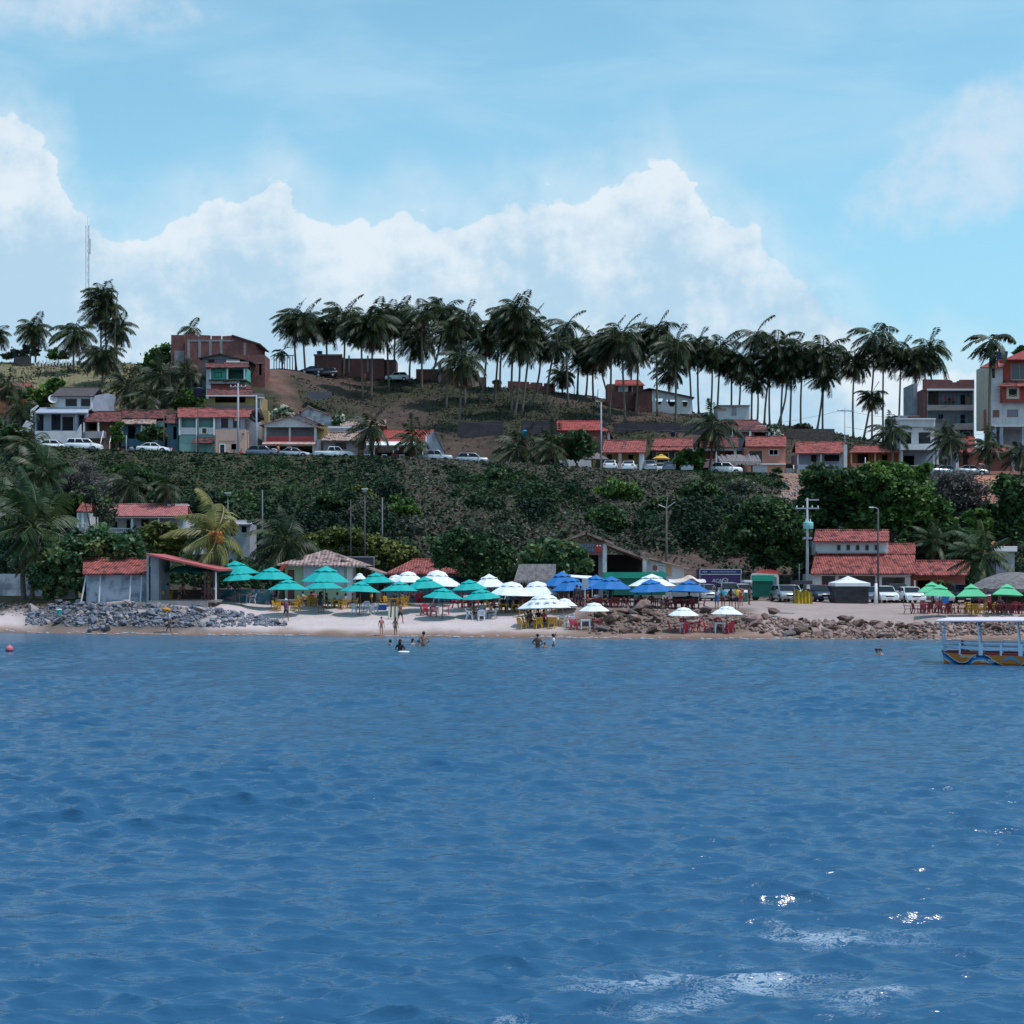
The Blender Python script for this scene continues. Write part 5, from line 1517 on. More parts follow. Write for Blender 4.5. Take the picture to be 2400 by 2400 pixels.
for px in(1690,1762):
 MB().tube([(X(px,D),D,H(X(px,D),D)),(X(px,D),D,Z(1085,D))],.1,5).build('post',POLED,k)
k=thing('green_railing','green pipe railing along the street edge under the pergola','railing',(X(1700,200),200,H(X(1700,200),200)))
mb=MB()
M_grail=mat('rail_green',(.07,.22,.19),.5)
for i in range(8):
 x=X(1712+i*15,200)
 mb.box(x-.05,x+.05,199.95,200.05,H(x,200)-.1,Z(1104,200)-i*.05)
for q in(0,.5):
 mb.hexa([(X(1710,200),199.96,Z(1105,200)-q),(X(1818,200),199.96,Z(1105,200)-.36-q),(X(1818,200),200.04,Z(1105,200)-.36-q),(X(1710,200),200.04,Z(1105,200)-q)],[(X(1710,200),199.96,Z(1105,200)-q+.08),(X(1818,200),199.96,Z(1105,200)-.28-q),(X(1818,200),200.04,Z(1105,200)-.28-q),(X(1710,200),200.04,Z(1105,200)-q+.08)])
mb.build('pipes',M_grail,k)
h=House('blue_veranda_house','low pale-blue house with ruffled red tiles and wide veranda right of the steps',211,1920,1115)
h.body(BLUEW,1870,1975,1063,1118,5,ops=[(1901,1914,1066,1088),(1932,1967,1066,1081)],dD=1.6)
h.roof(RED,1864,1979,1062,1036,-.6,4,.12)
for px in(1870,1924):
 h.post(px,1064,1090,-.2,.14)
h.box('parapet',BLUEW,1870,1976,1089,1099,-.4,-.2)
h.body(GREYW,1868,1978,1099,1122,1,dD=-.5,name='base')
h.post(1981,1042,1125,-.8,.45,WHITE,'pillar',True)
h.door(1901,1914,1066,1088,1.7,DKIN)
h.window(1932,1967,1066,1081,1.7,frame=WOOD,pane=DKIN)
k=thing('concrete_steps','short concrete steps with white rail between the salmon and blue houses','steps',(X(1850,205),205,H(X(1850,205),205)))
mb=MB()
for i in range(7):
 mb.box(X(1843,206),X(1860,206),205+i*.35,205.35+i*.35,H(X(1850,205),205)-.3,H(X(1850,205),205)+.2+i*.22)
mb.build('treads',CONC,k)
MB().tube([(X(1861,205),205,Z(1122,205)),(X(1860,205),205,Z(1100,205)),(X(1860,208),208,Z(1090,208))],.05,5).build('handrail',TRIM,k)
h=House('orange_porch_house','small orange house with round-edged red roof behind the green bushes',211,2050,1105)
h.body(ORNG,1995,2110,1060,1108,5,ops=[(2010,2035,1064,1085),(2067,2080,1065,1086)],dD=1.8)
h.roof(RED,1990,2111,1060,1045,-.7,4,.1,l2=2002)
for px in(1995,2051,2108):
 h.post(px,1061,1088,-.2,.16,CREAM)
h.box('parapet',SALM,1995,2110,1086,1100,-.4,-.2)
h.body(GREYW,1994,2112,1100,1116,1,dD=-.5,name='base')
h.window(2010,2035,1064,1085,1.85,frame=WOOD,pane=DKIN)
h=House('white_block_house','white concrete two-storey house with two large dark windows over an open garage',210,2155,1110)
h.body(WHITE,2109,2192,981,1000,6,sink=False,name='parapet')
h.box('cornice',TRIM,2106,2193,980,983,-.3,0)
h.body(WHITE,2111,2190,1000,1050,6,ops=[(2111.5,2136,1013,1040),(2153,2181,1013,1040)],dD=.4,sink=False)
h.window(2111.5,2136,1013,1040,.5,frame=WOOD,pane=GLASS,fw=.06)
h.window(2153,2181,1013,1040,.5,frame=WOOD,pane=GLASS,fw=.06)
h.box('ledge',TRIM,2112,2202,1042,1054,-.5,.35)
h.body(BLUEW,2112,2192,1056,1112,6,ops=[(2117,2143,1068,1090)],dD=2.5)
for px in(2113,2188,2197):
 h.post(px,1054,1108,0,.3,WHITE,sink=True)
h.body(GREYW,2094,2109,975,1050,5,dD=3,name='side_wall')
h.box('ceiling',GREYW,2113,2190,1054,1056,-.2,2.6)
h=House('brick_block','three-storey half-plastered brick block with broken parapet and two open verandas',231,2225,1050,'building')
h.body(CONC,2173,2283,913,1055,8,ops=[(2175,2281,916,949),(2175,2281,964,992),(2250,2281,1008,1030)],dD=0,back=True,name='facade')
D=231
MB().prism([(X(2163,D),Z(912,D)),(X(2283,D),Z(912,D)),(X(2283,D),Z(890,D)),(X(2249,D),Z(890,D)),(X(2249,D),Z(893,D)),(X(2243,D),Z(893,D)),(X(2243,D),Z(896,D)),(X(2232,D),Z(896,D)),(X(2232,D),Z(893,D)),(X(2224,D),Z(890,D)),(X(2163,D),Z(889,D))],1,D-.1,D+.25).build('brick_parapet',BRICK,h.root)
MB().box(X(2163,D),X(2172.6,D),D+.1,D+7,Z(1055,D),Z(912.4,D)).build('brick_side',BRICK,h.root)
MB().box(X(2153,D),X(2162.6,D),D+3,D+9,Z(1060,D),Z(893,D)).build('stair_tower',GREYW,h.root)
h.box('veranda_beam',TRIM,2173,2283,911,915,-.3,-.12)
h.body(GREYW,2175,2281,915,950,1,dD=2.2,name='veranda_back',back=False,sink=False)
h.body(GREYW,2175,2281,963,994,1,dD=2.2,name='veranda_back',back=False,sink=False)
h.box('floor_slab',CONC,2173,2283,950,962,-.35,-.02)
h.box('floor_slab',CONC,2235,2283,994,1007,-.35,-.02)
h.window(2206,2232,926,943,2.15,frame=SHUT,pane=mat('curtain_grey',(.3,.33,.4),.8),bars=2)
h.door(2251,2262,926,948,2.2,DKIN,SHUT)
h.door(2251,2262,972,993,2.2,DKIN,SHUT)
h.window(2198,2212,970,984,2.15,frame=SHUT,pane=DKIN,bars=1)
h.box('shutter',SHUT,2242,2250,927,949,2.0,2.1)
h.box('shutter',SHUT,2265,2272,927,949,2.0,2.1)
h.box('shutter',SHUT,2242,2250,971,993,2.0,2.1)
h.box('shutter',SHUT,2265,2272,971,993,2.0,2.1)
h.box('door_leaf',WOOD,2176,2186,917,949,1.5,1.6)
h.box('door_leaf',WOOD,2189,2199,917,949,1.5,1.6)
h.window(2255,2275,1012,1024,.1,frame=SHUT,pane=DKIN)
h=House('low_white_annex','low flat annex with a brick-topped wall left of the brick block',226,2130,1040,'building')
h.body(GREYW,2094,2155,974,1045,5)
h.box('brick_edge',BRICK,2128,2155,975,981,-.1,0)
h=House('red_white_tower_house','tall red, white and cream house with hipped red roofs at the right edge',220,2360,1060,'building')
h.body(WHITE,2323,2350,852,998,7,ops=[(2325,2332,864,886)],dD=0,sink=False)
h.window(2325,2332,864,886,.05,frame=WOOD,pane=GLASS,fw=.06,cross=True)
D=220
MB().hexa([(X(2304,D+7),D+5,Z(1000,D)),(X(2322.8,D),D,Z(1000,D)),(X(2322.8,D),D+7,Z(1000,D)),(X(2304,D+7),D+7,Z(1000,D))],[(X(2304,D+7),D+5,Z(857,D)),(X(2322.8,D),D,Z(852,D)),(X(2322.8,D),D+7,Z(852,D)),(X(2304,D+7),D+7,Z(857,D))]).build('cream_wall',CREAM,h.root)
h.body(WHITE,2350.5,2440,942,998,7,ops=[(2361,2386,960,977)],sink=False,name='wall')
h.window(2361,2386,960,977,-.02,frame=mat('frame_brown',(.2,.12,.1),.7),pane=mat('glass_violet',(.2,.18,.24),.3))
h.window(2327,2342,961,978,-.02,frame=MATS['frame_brown'],pane=MATS['plaster_brown'])
h.body(REDW,2349,2440,905,942,7,ops=[],dD=-1,sink=False,name='bay')
h.window(2359,2389,906,935,-1.02,frame=CREAM,pane=DKIN,fw=.35,cross=True)
h.roof(RED,2338,2440,905,893,-2.0,-.4,.1,name='bay_roof',l2=2358)
h.body(REDW,2350,2440,842,893,7,ops=[(2369,2440,850,892)],dD=0,sink=False,name='upper_wall')
h.window(2367,2435,848,892,.3,frame=CREAM,pane=mat('glass_grey',(.10,.11,.13),.2),fw=.18,bars=2)
h.roof(RED,2296,2352,861,845,-1.4,2,.12,l2=2325,r2=2362,name='roof')
h.roof(REDF,2352.5,2450,842,820,-1.6,6,.12,l2=2402,name='upper_roof')
for px in(2330,2346,2398):
 h.post(px,998,1060,.4,.5,BLUEW,sink=True)
h.body(GREYW,2312,2440,1000,1060,1,dD=5,name='back_wall',ops=[(2330,2343,1010,1050)])
h.box('beam',TRIM,2325,2440,996,1000,-.1,.5)
h.box('pipe',BRNW,2306,2312,960,1015,.2,.4)
tank('dark blue water tank on the roof of the red and white tower house',2348,842,223,1.75,1.15,TANKB)
k=tree('palm-like green tree top behind the red and white tower house',[(2395,820,14),(2385,826,10)],240,'dark',.4,500)
h=House('dark_red_house','dark-red house with small red roofs behind palms, under the tower house',211,2305,1110)
h.body(BRNW,2245,2372,1061,1112,5,ops=[(2257,2268,1066,1096),(2322,2331,1068,1076)],dD=1)
h.roof(RED,2241,2290,1060,1049,-.8,3,.1,l2=2254)
h.roof(RED,2320,2378,1060,1049,-.8,3,.1,name='roof')
h.roof(REDF,2252,2285,1043,1025,3,6,.1,name='back_roof')
h.door(2257,2268,1066,1098,1.1,DKIN)
for px in(2243,2374):
 h.post(px,1058,1112,-.4,.4,WHITE)
h.box('street_wall',SALM,2320,2395,1104,1114,-3,-2.8)
for px in(2222,2229,2236):
 h.post(px,1062,1108,0,.3,BLUEW,'gate_post',True)
def ridge(name,label,D,l,r,t,b,m,ops=(),cat='building',dep=5):
 h=House(name,label,D,(l+r)/2,b,cat)
 h.body(m,l,r,t,b,dep,ops=ops)
 return h
h=ridge('ridge_brick_house','low brick house with concrete cap under the blue tank on the ridge',284,737,800,833,868,BRICK)
h.box('cap',CONC,735,802,830,834,-.2,.5)
tank('blue water tank on the low ridge brick house',749,831,286,1.1,.65,TANKC)
h=ridge('tall_brick_house','tall brick house wall with concrete posts behind the grove at the left',285,806,900,840,872,BRICK)
for px in(818,862):
 h.box('concrete_post',CONC,px-2,px+2,833,872,-.1,-.01)
ridge('dark_brick_house','brick house behind the white ridge car',286,893,928,843,872,BRICK)
h=ridge('low_ridge_brick','low brick wall building behind the pale sand heap',284,975,1030,865,888,BRICK)
h=ridge('beige_ridge_house','beige unfinished house on the ridge with brick corner',284,1062,1122,868,898,PINKW)
h.body(BRICK,1030,1061,862,892,4,name='brick_wing')
h.body(CONC,1027,1034,850,892,2,name='pillar',dD=-.5)
h=ridge('tiny_ridge_house','tiny brick hut with a gable at the ridge in the palm gap',284,1157,1172,892,903,BRICK,cat='shed',dep=3)
h.gable(DARKR,1153,893,1164,888,1176,894,-.5,3.5)
lwall('ridge_wall','long low unfinished brick wall on the ridge with gaps',BRICK,1190,1302,895,912,284,.4,cat='wall',tops=[(1190,893),(1240,895),(1241,900),(1243,900),(1244,896),(1271,897),(1272,905),(1274,905),(1275,898),(1300,899)])
lwall('short_ridge_wall','short brick wall stub on the ridge left of the long one',BRICK,1122,1140,884,900,285,.4)
h=ridge('red_roof_ridge_house','brick ridge house with bright red roof and white balcony front',273,1423,1508,900,942,BRICK,ops=[(1449,1463,905,918),(1472,1481,903,918)],cat='house')
h.roof(REDF,1442,1512,903,892,-.6,4,.1,r2=1500)
h.box('white_panel',WHITE,1446,1484,902,905,-.08,-.01)
h.box('white_panel',WHITE,1463.5,1471.5,905.2,918,-.08,-.01)
h.window(1449,1463,905,918,-.02,frame=WHITE,pane=mat('glass_pale',(.3,.36,.45),.3))
h.door(1472,1481,903,918,-.02,DKIN,WHITE)
h=House('triangle_opening_house','long white ridge house with inverted-triangle openings and brick flank',268,1570,960,'building')
D=268
za,zb=Z(915,D),Z(960,D)-.8
mb=MB()
xl,xr=X(1529,D),X(1622,D)
zl,zr_=Z(913,D),Z(934,D)
top=lambda x:zl+(zr_-zl)*(x-xl)/(xr-xl)
tri=[(1535,1554,934,948),(1561,1588,937,953),(1599,1612,939,953)]
xs=[xl]
for a,b,t,q in tri:
 ta,tb=X(a,D),X(b,D)
 mb.add([(xs[-1],D,zb),(ta,D,zb),(ta,D,top(ta)),(xs[-1],D,top(xs[-1]))],[(0,1,2,3)])
 tm,ztop,zbo=(ta+tb)/2,Z(t,D),Z(q,D)
 mb.add([(ta,D,zb),(tb,D,zb),(tm+.3,D,zbo),(tm-.3,D,zbo)],[(0,1,2,3)])
 mb.add([(ta,D,zb),(tm-.3,D,zbo),(ta,D,ztop)],[(0,1,2)])
 mb.add([(tb,D,zb),(tb,D,ztop),(tm+.3,D,zbo)],[(0,1,2)])
 mb.add([(ta,D,ztop),(tb,D,ztop),(tb,D,top(tb)),(ta,D,top(ta))],[(0,1,2,3)])
 xs.append(tb)
mb.add([(xs[-1],D,zb),(xr,D,zb),(xr,D,top(xr)),(xs[-1],D,top(xs[-1]))],[(0,1,2,3)])
mb.build('white_front',WHITE,h.root)
MB().box(xl,xr,D+5,D+5.2,zb,zr_).build('back_wall',WOODM,h.root)
h.body(BRICK,1494,1528.6,916,952,5,name='brick_wing')
MB().slab([(xl-.6,D-.6,zl+.25),(xr+.4,D-.6,zr_+.2),(xr+.4,D+5.4,zr_+.2),(xl-.6,D+5.4,zl+.25)],.18).build('roof',DARKR,h.root)
MB().slab([(X(1490,D),D-.4,Z(917,D)),(xl-.62,D-.4,zl+.25),(xl-.62,D+5.4,zl+.25),(X(1490,D),D+5.4,Z(917,D))],.18).build('wing_roof',DARKR,h.root)
h=ridge('plain_white_ridge_building','plain white ridge building with a pink end behind palm trunks',276,1682,1757,951,982,WHITE)
h.box('roof_slab',CONC,1680,1758,949,951,-.4,5)
h.box('pink_panel',SALM,1683,1702,957,963,-.05,-.01)
h.box('doorway',GREYW,1715,1726,953,974,-.06,-.01)
lwall('dark_retaining_wall','long dark retaining wall at the foot of the grass slope',RETW,1072,1180,988,1012,230)
lwall('retaining_wall','dark retaining wall behind the middle red roofs',RETW,1222,1420,986,1000,231)
lwall('grey_retaining_wall','long grey retaining wall under the slope behind the dark porch house',RETW,1440,1685,992,1030,230)
lwall('stone_wall','dark rough stone wall below the palms on the right',STONE,1843,1956,1005,1038,229,1.0)
lwall('plinth_wall','low rubble wall beside the stone wall behind the flowering shrub',STONE,1826,1842,1012,1040,228,.6)
for i in range(13):
 px=86+i*7.6
 D=279
 x=X(px,D)
 o=link('fence_post',MB().box(-.11,.11,-.11,.11,-.3,1.15+.1*math.sin(i*3)).mesh('fence_post',TRIM),None,(x,D,H(x,D)))
 o.rotation_euler=(0,.06*math.sin(i*5),0)
 if i==0:
  o.rotation_euler=(0,-.5,0)
 tag(o,'slanting white fence post at the left end of the row on the hill' if i==0 else 'upright white concrete fence post in the row on the left hill','fence post','white fence posts on the left hill')
for i,px in enumerate((104,118,1345,1400)):
 D=258 if i<2 else 284
 x=X(px,D)
 o=link('wooden_post',MB().tube([(0,0,-.3),(.15,0,1.6)],.07,5).mesh('wooden_post',WOOD),None,(x,D,H(x,D)))
 tag(o,['dark wooden post on the dry grass under the white fence','second dark wooden post on the dry grass, nearer the palms','thin stake on the ridge right of the dwarf palm','thin stake on the ridge before the red-roofed ridge house'][i],'post')
k=thing('path_rail','rustic timber rail by the dirt track on the ridge','fence',(X(650,283),283,H(X(650,283),283)))
mb=MB()
for i in range(9):
 x=X(642+i*6.2,283)
 mb.box(x-.07,x+.07,283,283.14,H(x,283)-.2,Z(833,283))
mb.box(X(640,283),X(694,283),283.02,283.1,Z(834,283),Z(832,283))
mb.build('rails',WOODM,k)
lwall('low_grey_wall','low grey wall before the pale bush on the left hill',RETW,32,72,836,850,280)
k=thing('tarp_shelter','sagging black tarp stretched on posts on the hillside','tarp',(X(748,240),240,H(X(748,240),240)))
D=240
mb=MB()
n=12
for i in range(n):
 a,b=i/n,(i+1)/n
 xa,xb=X(719+59*a,D),X(719+59*b,D)
 sa,sb=math.sin(math.pi*a*1.1)*.55,math.sin(math.pi*b*1.1)*.55
 mb.add([(xa,D,Z(919,D)),(xb,D,Z(919,D)),(xb,D-.4,Z(932,D)-sb*.5),(xa,D-.4,Z(932,D)-sa*.5),(xa,D+3,Z(919,D)+.1),(xb,D+3,Z(919,D)+.1)],[(0,3,2,1),(0,1,5,4)])
mb.build('cover',mat('tarp_black',(.03,.035,.05),.6),k)
for px in(720,776):
 MB().tube([(X(px,D),D,H(X(px,D),D)-.2),(X(px,D),D,Z(918,D))],.08,5).build('post',WOOD,k)
k=MB()
D=278
mb=MB().ball((0,0,0),1,14,6,2.9,2.0,.95)
single('sand_heap',mb,mat('sand_pale',(.60,.46,.36),.9,c2=(.52,.40,.32),ns=2),'pale heap of building sand on the ridge','sand heap',(X(996,D),D,H(X(996,D),D)),smooth=True)
tank('dark water tank above the row of houses beside the yellow house',466,930,222,1.6,1.3,TANKN)
tank('dark blue water tank behind the white-flowering shrub',682,970,223,.8,.7,TANKN)
tank('small navy tank behind the dark porch house',1577,1023,224,.7,.7,TANKN)
def pole(label,px,pyt,D,w,m,kind='plain',pyb=None,cat='utility pole',name='utility_pole'):
 x=X(px,D)
 z0=H(x,D)-.2 if pyb is None else min(Z(pyb,D),H(x,D)-.2)
 z1=Z(pyt,D)
 k=thing(name,label,cat,(x,D,z0))
 w*=.62
 MB().tube([(0,0,0),(0,0,(z1-z0))],[w,w*.62],8).build('pole',m,k,True,local=True)
 h=z1-z0
 if kind=='lamp':
  a=MB().tube([(0,0,h-.2),(0,0,h+.02),(-.2,-.05,h+.12),(-.5,-.08,h+.15)],.04,5).build('arm',GALV,k,local=True)
  MB().box(-.8,-.42,-.18,.02,h+.1,h+.2).build('lamp_head',TRIM,a,local=True)
 if kind=='head':
  MB().hexa([(-.1,-.1,h),(.1,-.1,h),(.1,.1,h),(-.1,.1,h)],[(-.26,-.2,h+.24),(.26,-.2,h+.24),(.26,.2,h+.24),(-.26,.2,h+.24)]).build('bracket',GALV,k,local=True)
  MB().box(-.29,.29,-.22,.22,h+.242,h+.32).build('lamp_head',TRIM,k,local=True)
 if kind in('cross','trafo'):
  MB().box(-1.1,1.1,-.1,.0,h-(.5 if kind=='cross' else 1.05),h-(.38 if kind=='cross' else .92)).build('crossarm',m,k,local=True)
  for q in(-1,-.4,.45,1):
   zz=h-(.38 if kind=='cross' else .92)
   MB().lathe([(.05,0),(.07,.08),(.03,.2)],(q,-.05,zz),6).build('insulator',TRIM,k,local=True)
 if kind=='trafo':
  MB().box(-.2,1.1,-.06,.04,h-.25,h-.12).build('crossarm',m,k,local=True)
  t=MB().lathe([(.36,0),(.4,.05),(.4,.58),(.36,.66),(.15,.7)],(0,-.45,h-2.95),12,sx=1.2).build('transformer',mat('trafo_green',(.22,.50,.50),.5),k,True,local=True)
  for q in(-.3,0,.3):
   MB().lathe([(.06,0),(.03,.3)],(q*.7,-.45,h-2.28),6).build('bushing',TRIM,t,local=True)
  MB().box(-.4,.4,-.3,.1,h-3.9,h-3.7).build('collar',m,k,local=True)
 if kind=='dish':
  MB().tube([(-.7,0,h+.2),(0,0,h-.1),(.8,0,h+.45)],.03,4).tube([(0,0,h),(.1,0,h+.9)],.025,4).build('antenna',GALV,k,local=True)
 return k
pole('tall pale concrete utility pole with crossarm before the pale-pink house',558,899,206,.30,POLEC,'cross')
pole('second pale concrete utility pole, beside the black coil',601,926,207,.27,POLEC)
pole('pale concrete street pole with a lamp arm by the yellow porch house',1409,943,203,.24,POLEC,'lamp',cat='street lamp')
pole('dark thin pole before the long house veranda',464,955,203,.2,POLED)
pole('thin white post before the long house',460,985,205,.08,POLEC)
pole('thin dark pole by the white sedan on the upper street',384,975,204,.15,POLED)
pole('small wooden post with pale top beside the left upper street',296,1020,203,.12,POLEC)
pole('slim dark grey pole with an antenna on the cliff right of the restaurant',1562,1188,133,.22,POLED,'dish')
pole('pale concrete utility pole carrying a green transformer behind the beach cars',1892,1167,141,.26,POLEC,'trafo',cat='utility pole')
pole('tall dark lamp post before the red-tiled beach house',2058,1193,131,.19,POLED,'lamp',cat='street lamp')
pole('tall white-headed lamp post among the slope bushes behind the sign board',855,1153,140,.15,POLED,'head',cat='street lamp')
pole('slim dark lamp post left of the white-headed one',822,1170,140,.12,POLED,'plain',cat='street lamp')
pole('grey pole right of the white-headed lamp post',896,1166,146,.14,mat('pole_bluegrey',(.14,.15,.19),.7),'plain')
pole('thin pole behind the blue-green palm on the slope',615,1148,146,.14,MATS['pole_bluegrey'],'plain')
pole('thin pole with a floodlight behind the golden palm',534,1162,148,.12,MATS['pole_bluegrey'],'head',cat='street lamp')
pole('grey pole with pale cap on the skyline right of the stone wall',1980,956,216,.14,POLEC,'cross')
pole('dark street lamp at the cliff edge before the dark-red house',2308,1090,197,.14,POLED,'lamp',cat='street lamp')
pole('short white post beside the street palms',2028,1072,203,.12,TRIM,cat='post',name='post')
pole('thick white post on the sand at the edge of the beach parking',2053,1367,128.5,.30,TRIM,cat='post',name='post')
pole('thin curved-top grey pole behind the beach parking',1873,1322,141,.08,MATS['pole_bluegrey'],cat='post',name='post')
def wire(label,a,b,sag=.6):
 pts=[]
 A,B=Vector(a),Vector(b)
 for i in range(11):
  t=i/10
  p=A.lerp(B,t)
  p.z-=sag*4*t*(1-t)
  pts.append(p-A)
 o=link('power_line',MB().tube(pts,.022,3).mesh('power_line',POLED),None,A)
 tag(o,label,'power line','power lines')
wire('power line from the tall pole by the pale-pink house to the street lamp pole',(X(558,206),206,Z(902,206)),(X(1409,203),203,Z(1003,203)),1.5)
wire('upper power line crossing the sky right of the grove',(X(1409,203),203,Z(1001,203)),(X(1980,216),216,Z(960,216)),1.5)
wire('power line from the skyline pole to the tower house',(X(1980,216),216,Z(962,216)),(X(2330,219),219,Z(975,219)),1.0)
wire('lower power line at the skyline pole towards the tower house',(X(1980,216),216,Z(1000,216)),(X(2330,219),219,Z(1015,219)),.8)
h=House('grey_shack','weathered grey plaster shack with red tile roof and leaning poles on the rocks',121.5,275,1405,'shack')
h.body(STAIN,202,345,1342,1411,5)
h.roof(RED,193,350,1344,1309,-.8,3.6,.12,l2=196)
for a,t,b,dx in((191,1345,1416,10),(234,1345,1412,0),(305,1347,1412,1),(331,1347,1411,0)):
 D=120.9
 MB().tube([(X(a,D),D-.3,Z(b+3,D)),(X(a+dx,D),D+.2,Z(t,D))],.065,6).build('prop_pole',mat('pole_whitish',(.55,.55,.58),.8),h.root)
MB().box(X(347,121),X(352,121),120.5,120.9,Z(1412,121),Z(1300,121)).build('corner_post',POLEC,h.root)
h=House('open_terrace','open beach terrace under a thin red roof sloping down to the right',120.5,430,1410,'terrace')
D=120
MB().slab([(X(348,D),D-.8,Z(1297,D)),(X(518,D),D-.8,Z(1334,D)),(X(518,D),D+5.5,Z(1334,D)),(X(348,D),D+5.5,Z(1297,D))],.16).build('roof',mat('roof_red_paint',(.45,.10,.10),.7,c2=(.38,.085,.085),ns=1.5),h.root)
MB().slab([(X(351,D),D-.4,Z(1301,D)),(X(500,D),D-.4,Z(1333,D)),(X(500,D),D+5,Z(1333,D)),(X(351,D),D+5,Z(1301,D))],.1).build('ceiling',WOOD,h.root)
h.body(GREYW,353,372,1304,1410,4,name='wall')
h.box('floor_slab',CONC,345,486,1408,1424,-1.0,6)
for i,px in enumerate((480,487,493,500)):
 h.post(px,1338,1409,-.6+.3*i,.1,mat('post_dark_red',(.10,.035,.035),.7))
h.post(506,1340,1409,-.2,.12,TRIM)
h.box('kerb',CONC,486,506,1407,1412,-.8,2)
k=thing('lifeguard_hut','small raised hut with a pale roof behind the golden palm','hut',(X(472,131),131,Z(1400,131)))
D=131
MB().lathe([(1.15,0),(.75,.35),(.15,.6)],(X(473,D),D,Z(1299,D)),8,cap=True).build('roof',METAL,k)
for q in(-.7,.7):
 MB().box(X(473,D)+q-.05,X(473,D)+q+.05,D-.05,D+.05,H(X(473,D),D),Z(1298,D)).build('post',WOOD,k)
MB().box(X(473,D)-.75,X(473,D)+.75,D-.5,D+.5,Z(1330,D),Z(1327,D)).build('platform',WOOD,k)
h=House('hip_roof_hut','pale green beach hut with hipped ribbed clay roof and faded banner',128,765,1408,'hut')
D=128
h.body(GRNP,668,812,1318,1412,5,ops=[(674,690,1336,1408)])
h.door(674,690,1337,1408,.12,mat('door_maroon',(.13,.03,.035),.6))
A=(X(652,D),D-.9,Z(1322,D))
Bq=(X(862,D),D-.9,Z(1326,D))
apx,apz=X(755,D),Z(1290,D)
ap=(apx,D+2.5,apz+.1)
mb=MB().add([A,Bq,(ap[0],ap[1],ap[2])],[(0,1,2)])
mb.add([(A[0],A[1],A[2]-.14),(Bq[0],Bq[1],Bq[2]-.14),A,Bq],[(0,1,3,2)])
mb.build('roof_front',HIP,h.root)
MB().add([A,ap,(A[0],D+6,A[2])],[(0,1,2)]).build('roof_left',HIPY,h.root)
MB().add([Bq,(Bq[0],D+6,Bq[2]),ap],[(0,1,2)]).build('roof_right',HIPY,h.root)
MB().slab([(X(800,D),D-.2,Z(1308,D)),(X(901,D),D-.2,Z(1343,D)),(X(901,D),D+4,Z(1343,D)),(X(800,D),D+4,Z(1308,D))],.14).build('side_roof',HIPY,h.root)
ban=h.box('banner',mat('banner_faded',(.42,.50,.60),.8,c2=(.30,.38,.50),ns=.8,c3=(.5,.3,.33),ns3=.5,lo3=.55,hi3=.75),711,806,1323,1375,-.1,-.06)
h.body(WHITE,812.5,826,1326,1400,3,name='side_panel')
h.box('step',CONC,650,700,1405,1410,-1.5,-.1)
h.body(WOOD,827,880,1345,1400,.4,dD=3,name='bar_back',back=False)
k=thing('sign_board','dark blank sign board with pale frame above the hut roof','sign board',(X(842,133),133,H(X(842,133),133)))
D=133
MB().box(X(810,D),X(876,D),D,D+.1,Z(1330,D),Z(1306,D)).build('panel',mat('panel_dark',(.035,.035,.055),.6),k)
MB().box(X(808,D),X(878,D),D-.04,D+.04,Z(1306,D),Z(1304,D)).box(X(876,D),X(878,D),D-.04,D+.04,Z(1334,D),Z(1306,D)-.002).build('frame',METAL,k)
for px in(815,872):
 MB().box(X(px,D)-.06,X(px,D)+.06,D+.1,D+.2,H(X(842,D),D),Z(1306,D)).build('post',METAL,k)
h=House('red_tile_hut','low beach hut with patchy red tile roof behind the white parasols',133,1010,1400,'hut')
h.roof(RED,900,1125,1344,1312,-.9,3.5,.14,l2=965,r2=1080)
h.body(BLUWALL,912,1118,1346,1402,4,ops=[(920,960,1352,1398),(975,1040,1352,1385),(1055,1110,1352,1390)])
h.post(905,1345,1400,-.4,.14,WOOD)
h.post(1120,1345,1400,-.4,.14,WOOD)
k=thing('thatched_hut','thatched hut with boxy grey palm roof right of the dark tree','hut',(X(1257,128),128,H(X(1257,128),128)))
D=127
MB().hexa([(X(1204,D),D-1.4,Z(1362,D)),(X(1300,D),D-1.4,Z(1362,D)),(X(1296,D),D+2.6,Z(1362,D)),(X(1206,D),D+2.6,Z(1362,D))],[(X(1216,D),D-.5,Z(1322,D)),(X(1303,D),D-.5,Z(1322,D)),(X(1300,D),D+1,Z(1322,D)),(X(1218,D),D+1,Z(1322,D))]).build('thatch_roof',THAT,k)
mb=MB()
rr=random.Random(2)
for i in range(60):
 x=X(1204+i*1.6,D)
 mb.add([(x,D-1.42,Z(1360,D)),(x+.12,D-1.42,Z(1360,D)),(x+.06+rr.uniform(-.05,.05),D-1.45,Z(1362,D)-rr.uniform(.1,.35))],[(0,1,2)])
tf=mb.build('thatch_fringe',THAT,k)
for px in(1210,1255,1296):
 MB().tube([(X(px,D),D-1,H(X(px,D),D-1)),(X(px,D),D-1,Z(1361,D))],.08,5).build('post',WOOD,k)
MB().box(X(1212,D),X(1294,D),D+1.2,D+1.4,H(X(1250,D),D),Z(1362,D)).build('back_wall',WOOD,k)
h=House('gabled_restaurant','open timber-gabled beach restaurant with painted sign and long lean-to roof',131,1400,1400,'restaurant')
D=131
h.gable(TANY,1300,1271,1374,1246,1440,1272,-1.2,6,t=.2)
mb=MB()
Da=D-.9
P=lambda px,py:(X(px,Da),Da,Z(py,Da))
mb.tube([P(1310,1272),P(1438,1272)],.09,5).tube([P(1374,1272),P(1374,1251)],.08,5).tube([P(1374,1252),P(1396,1271)],.05,5).tube([P(1374,1252),P(1352,1271)],.05,5)
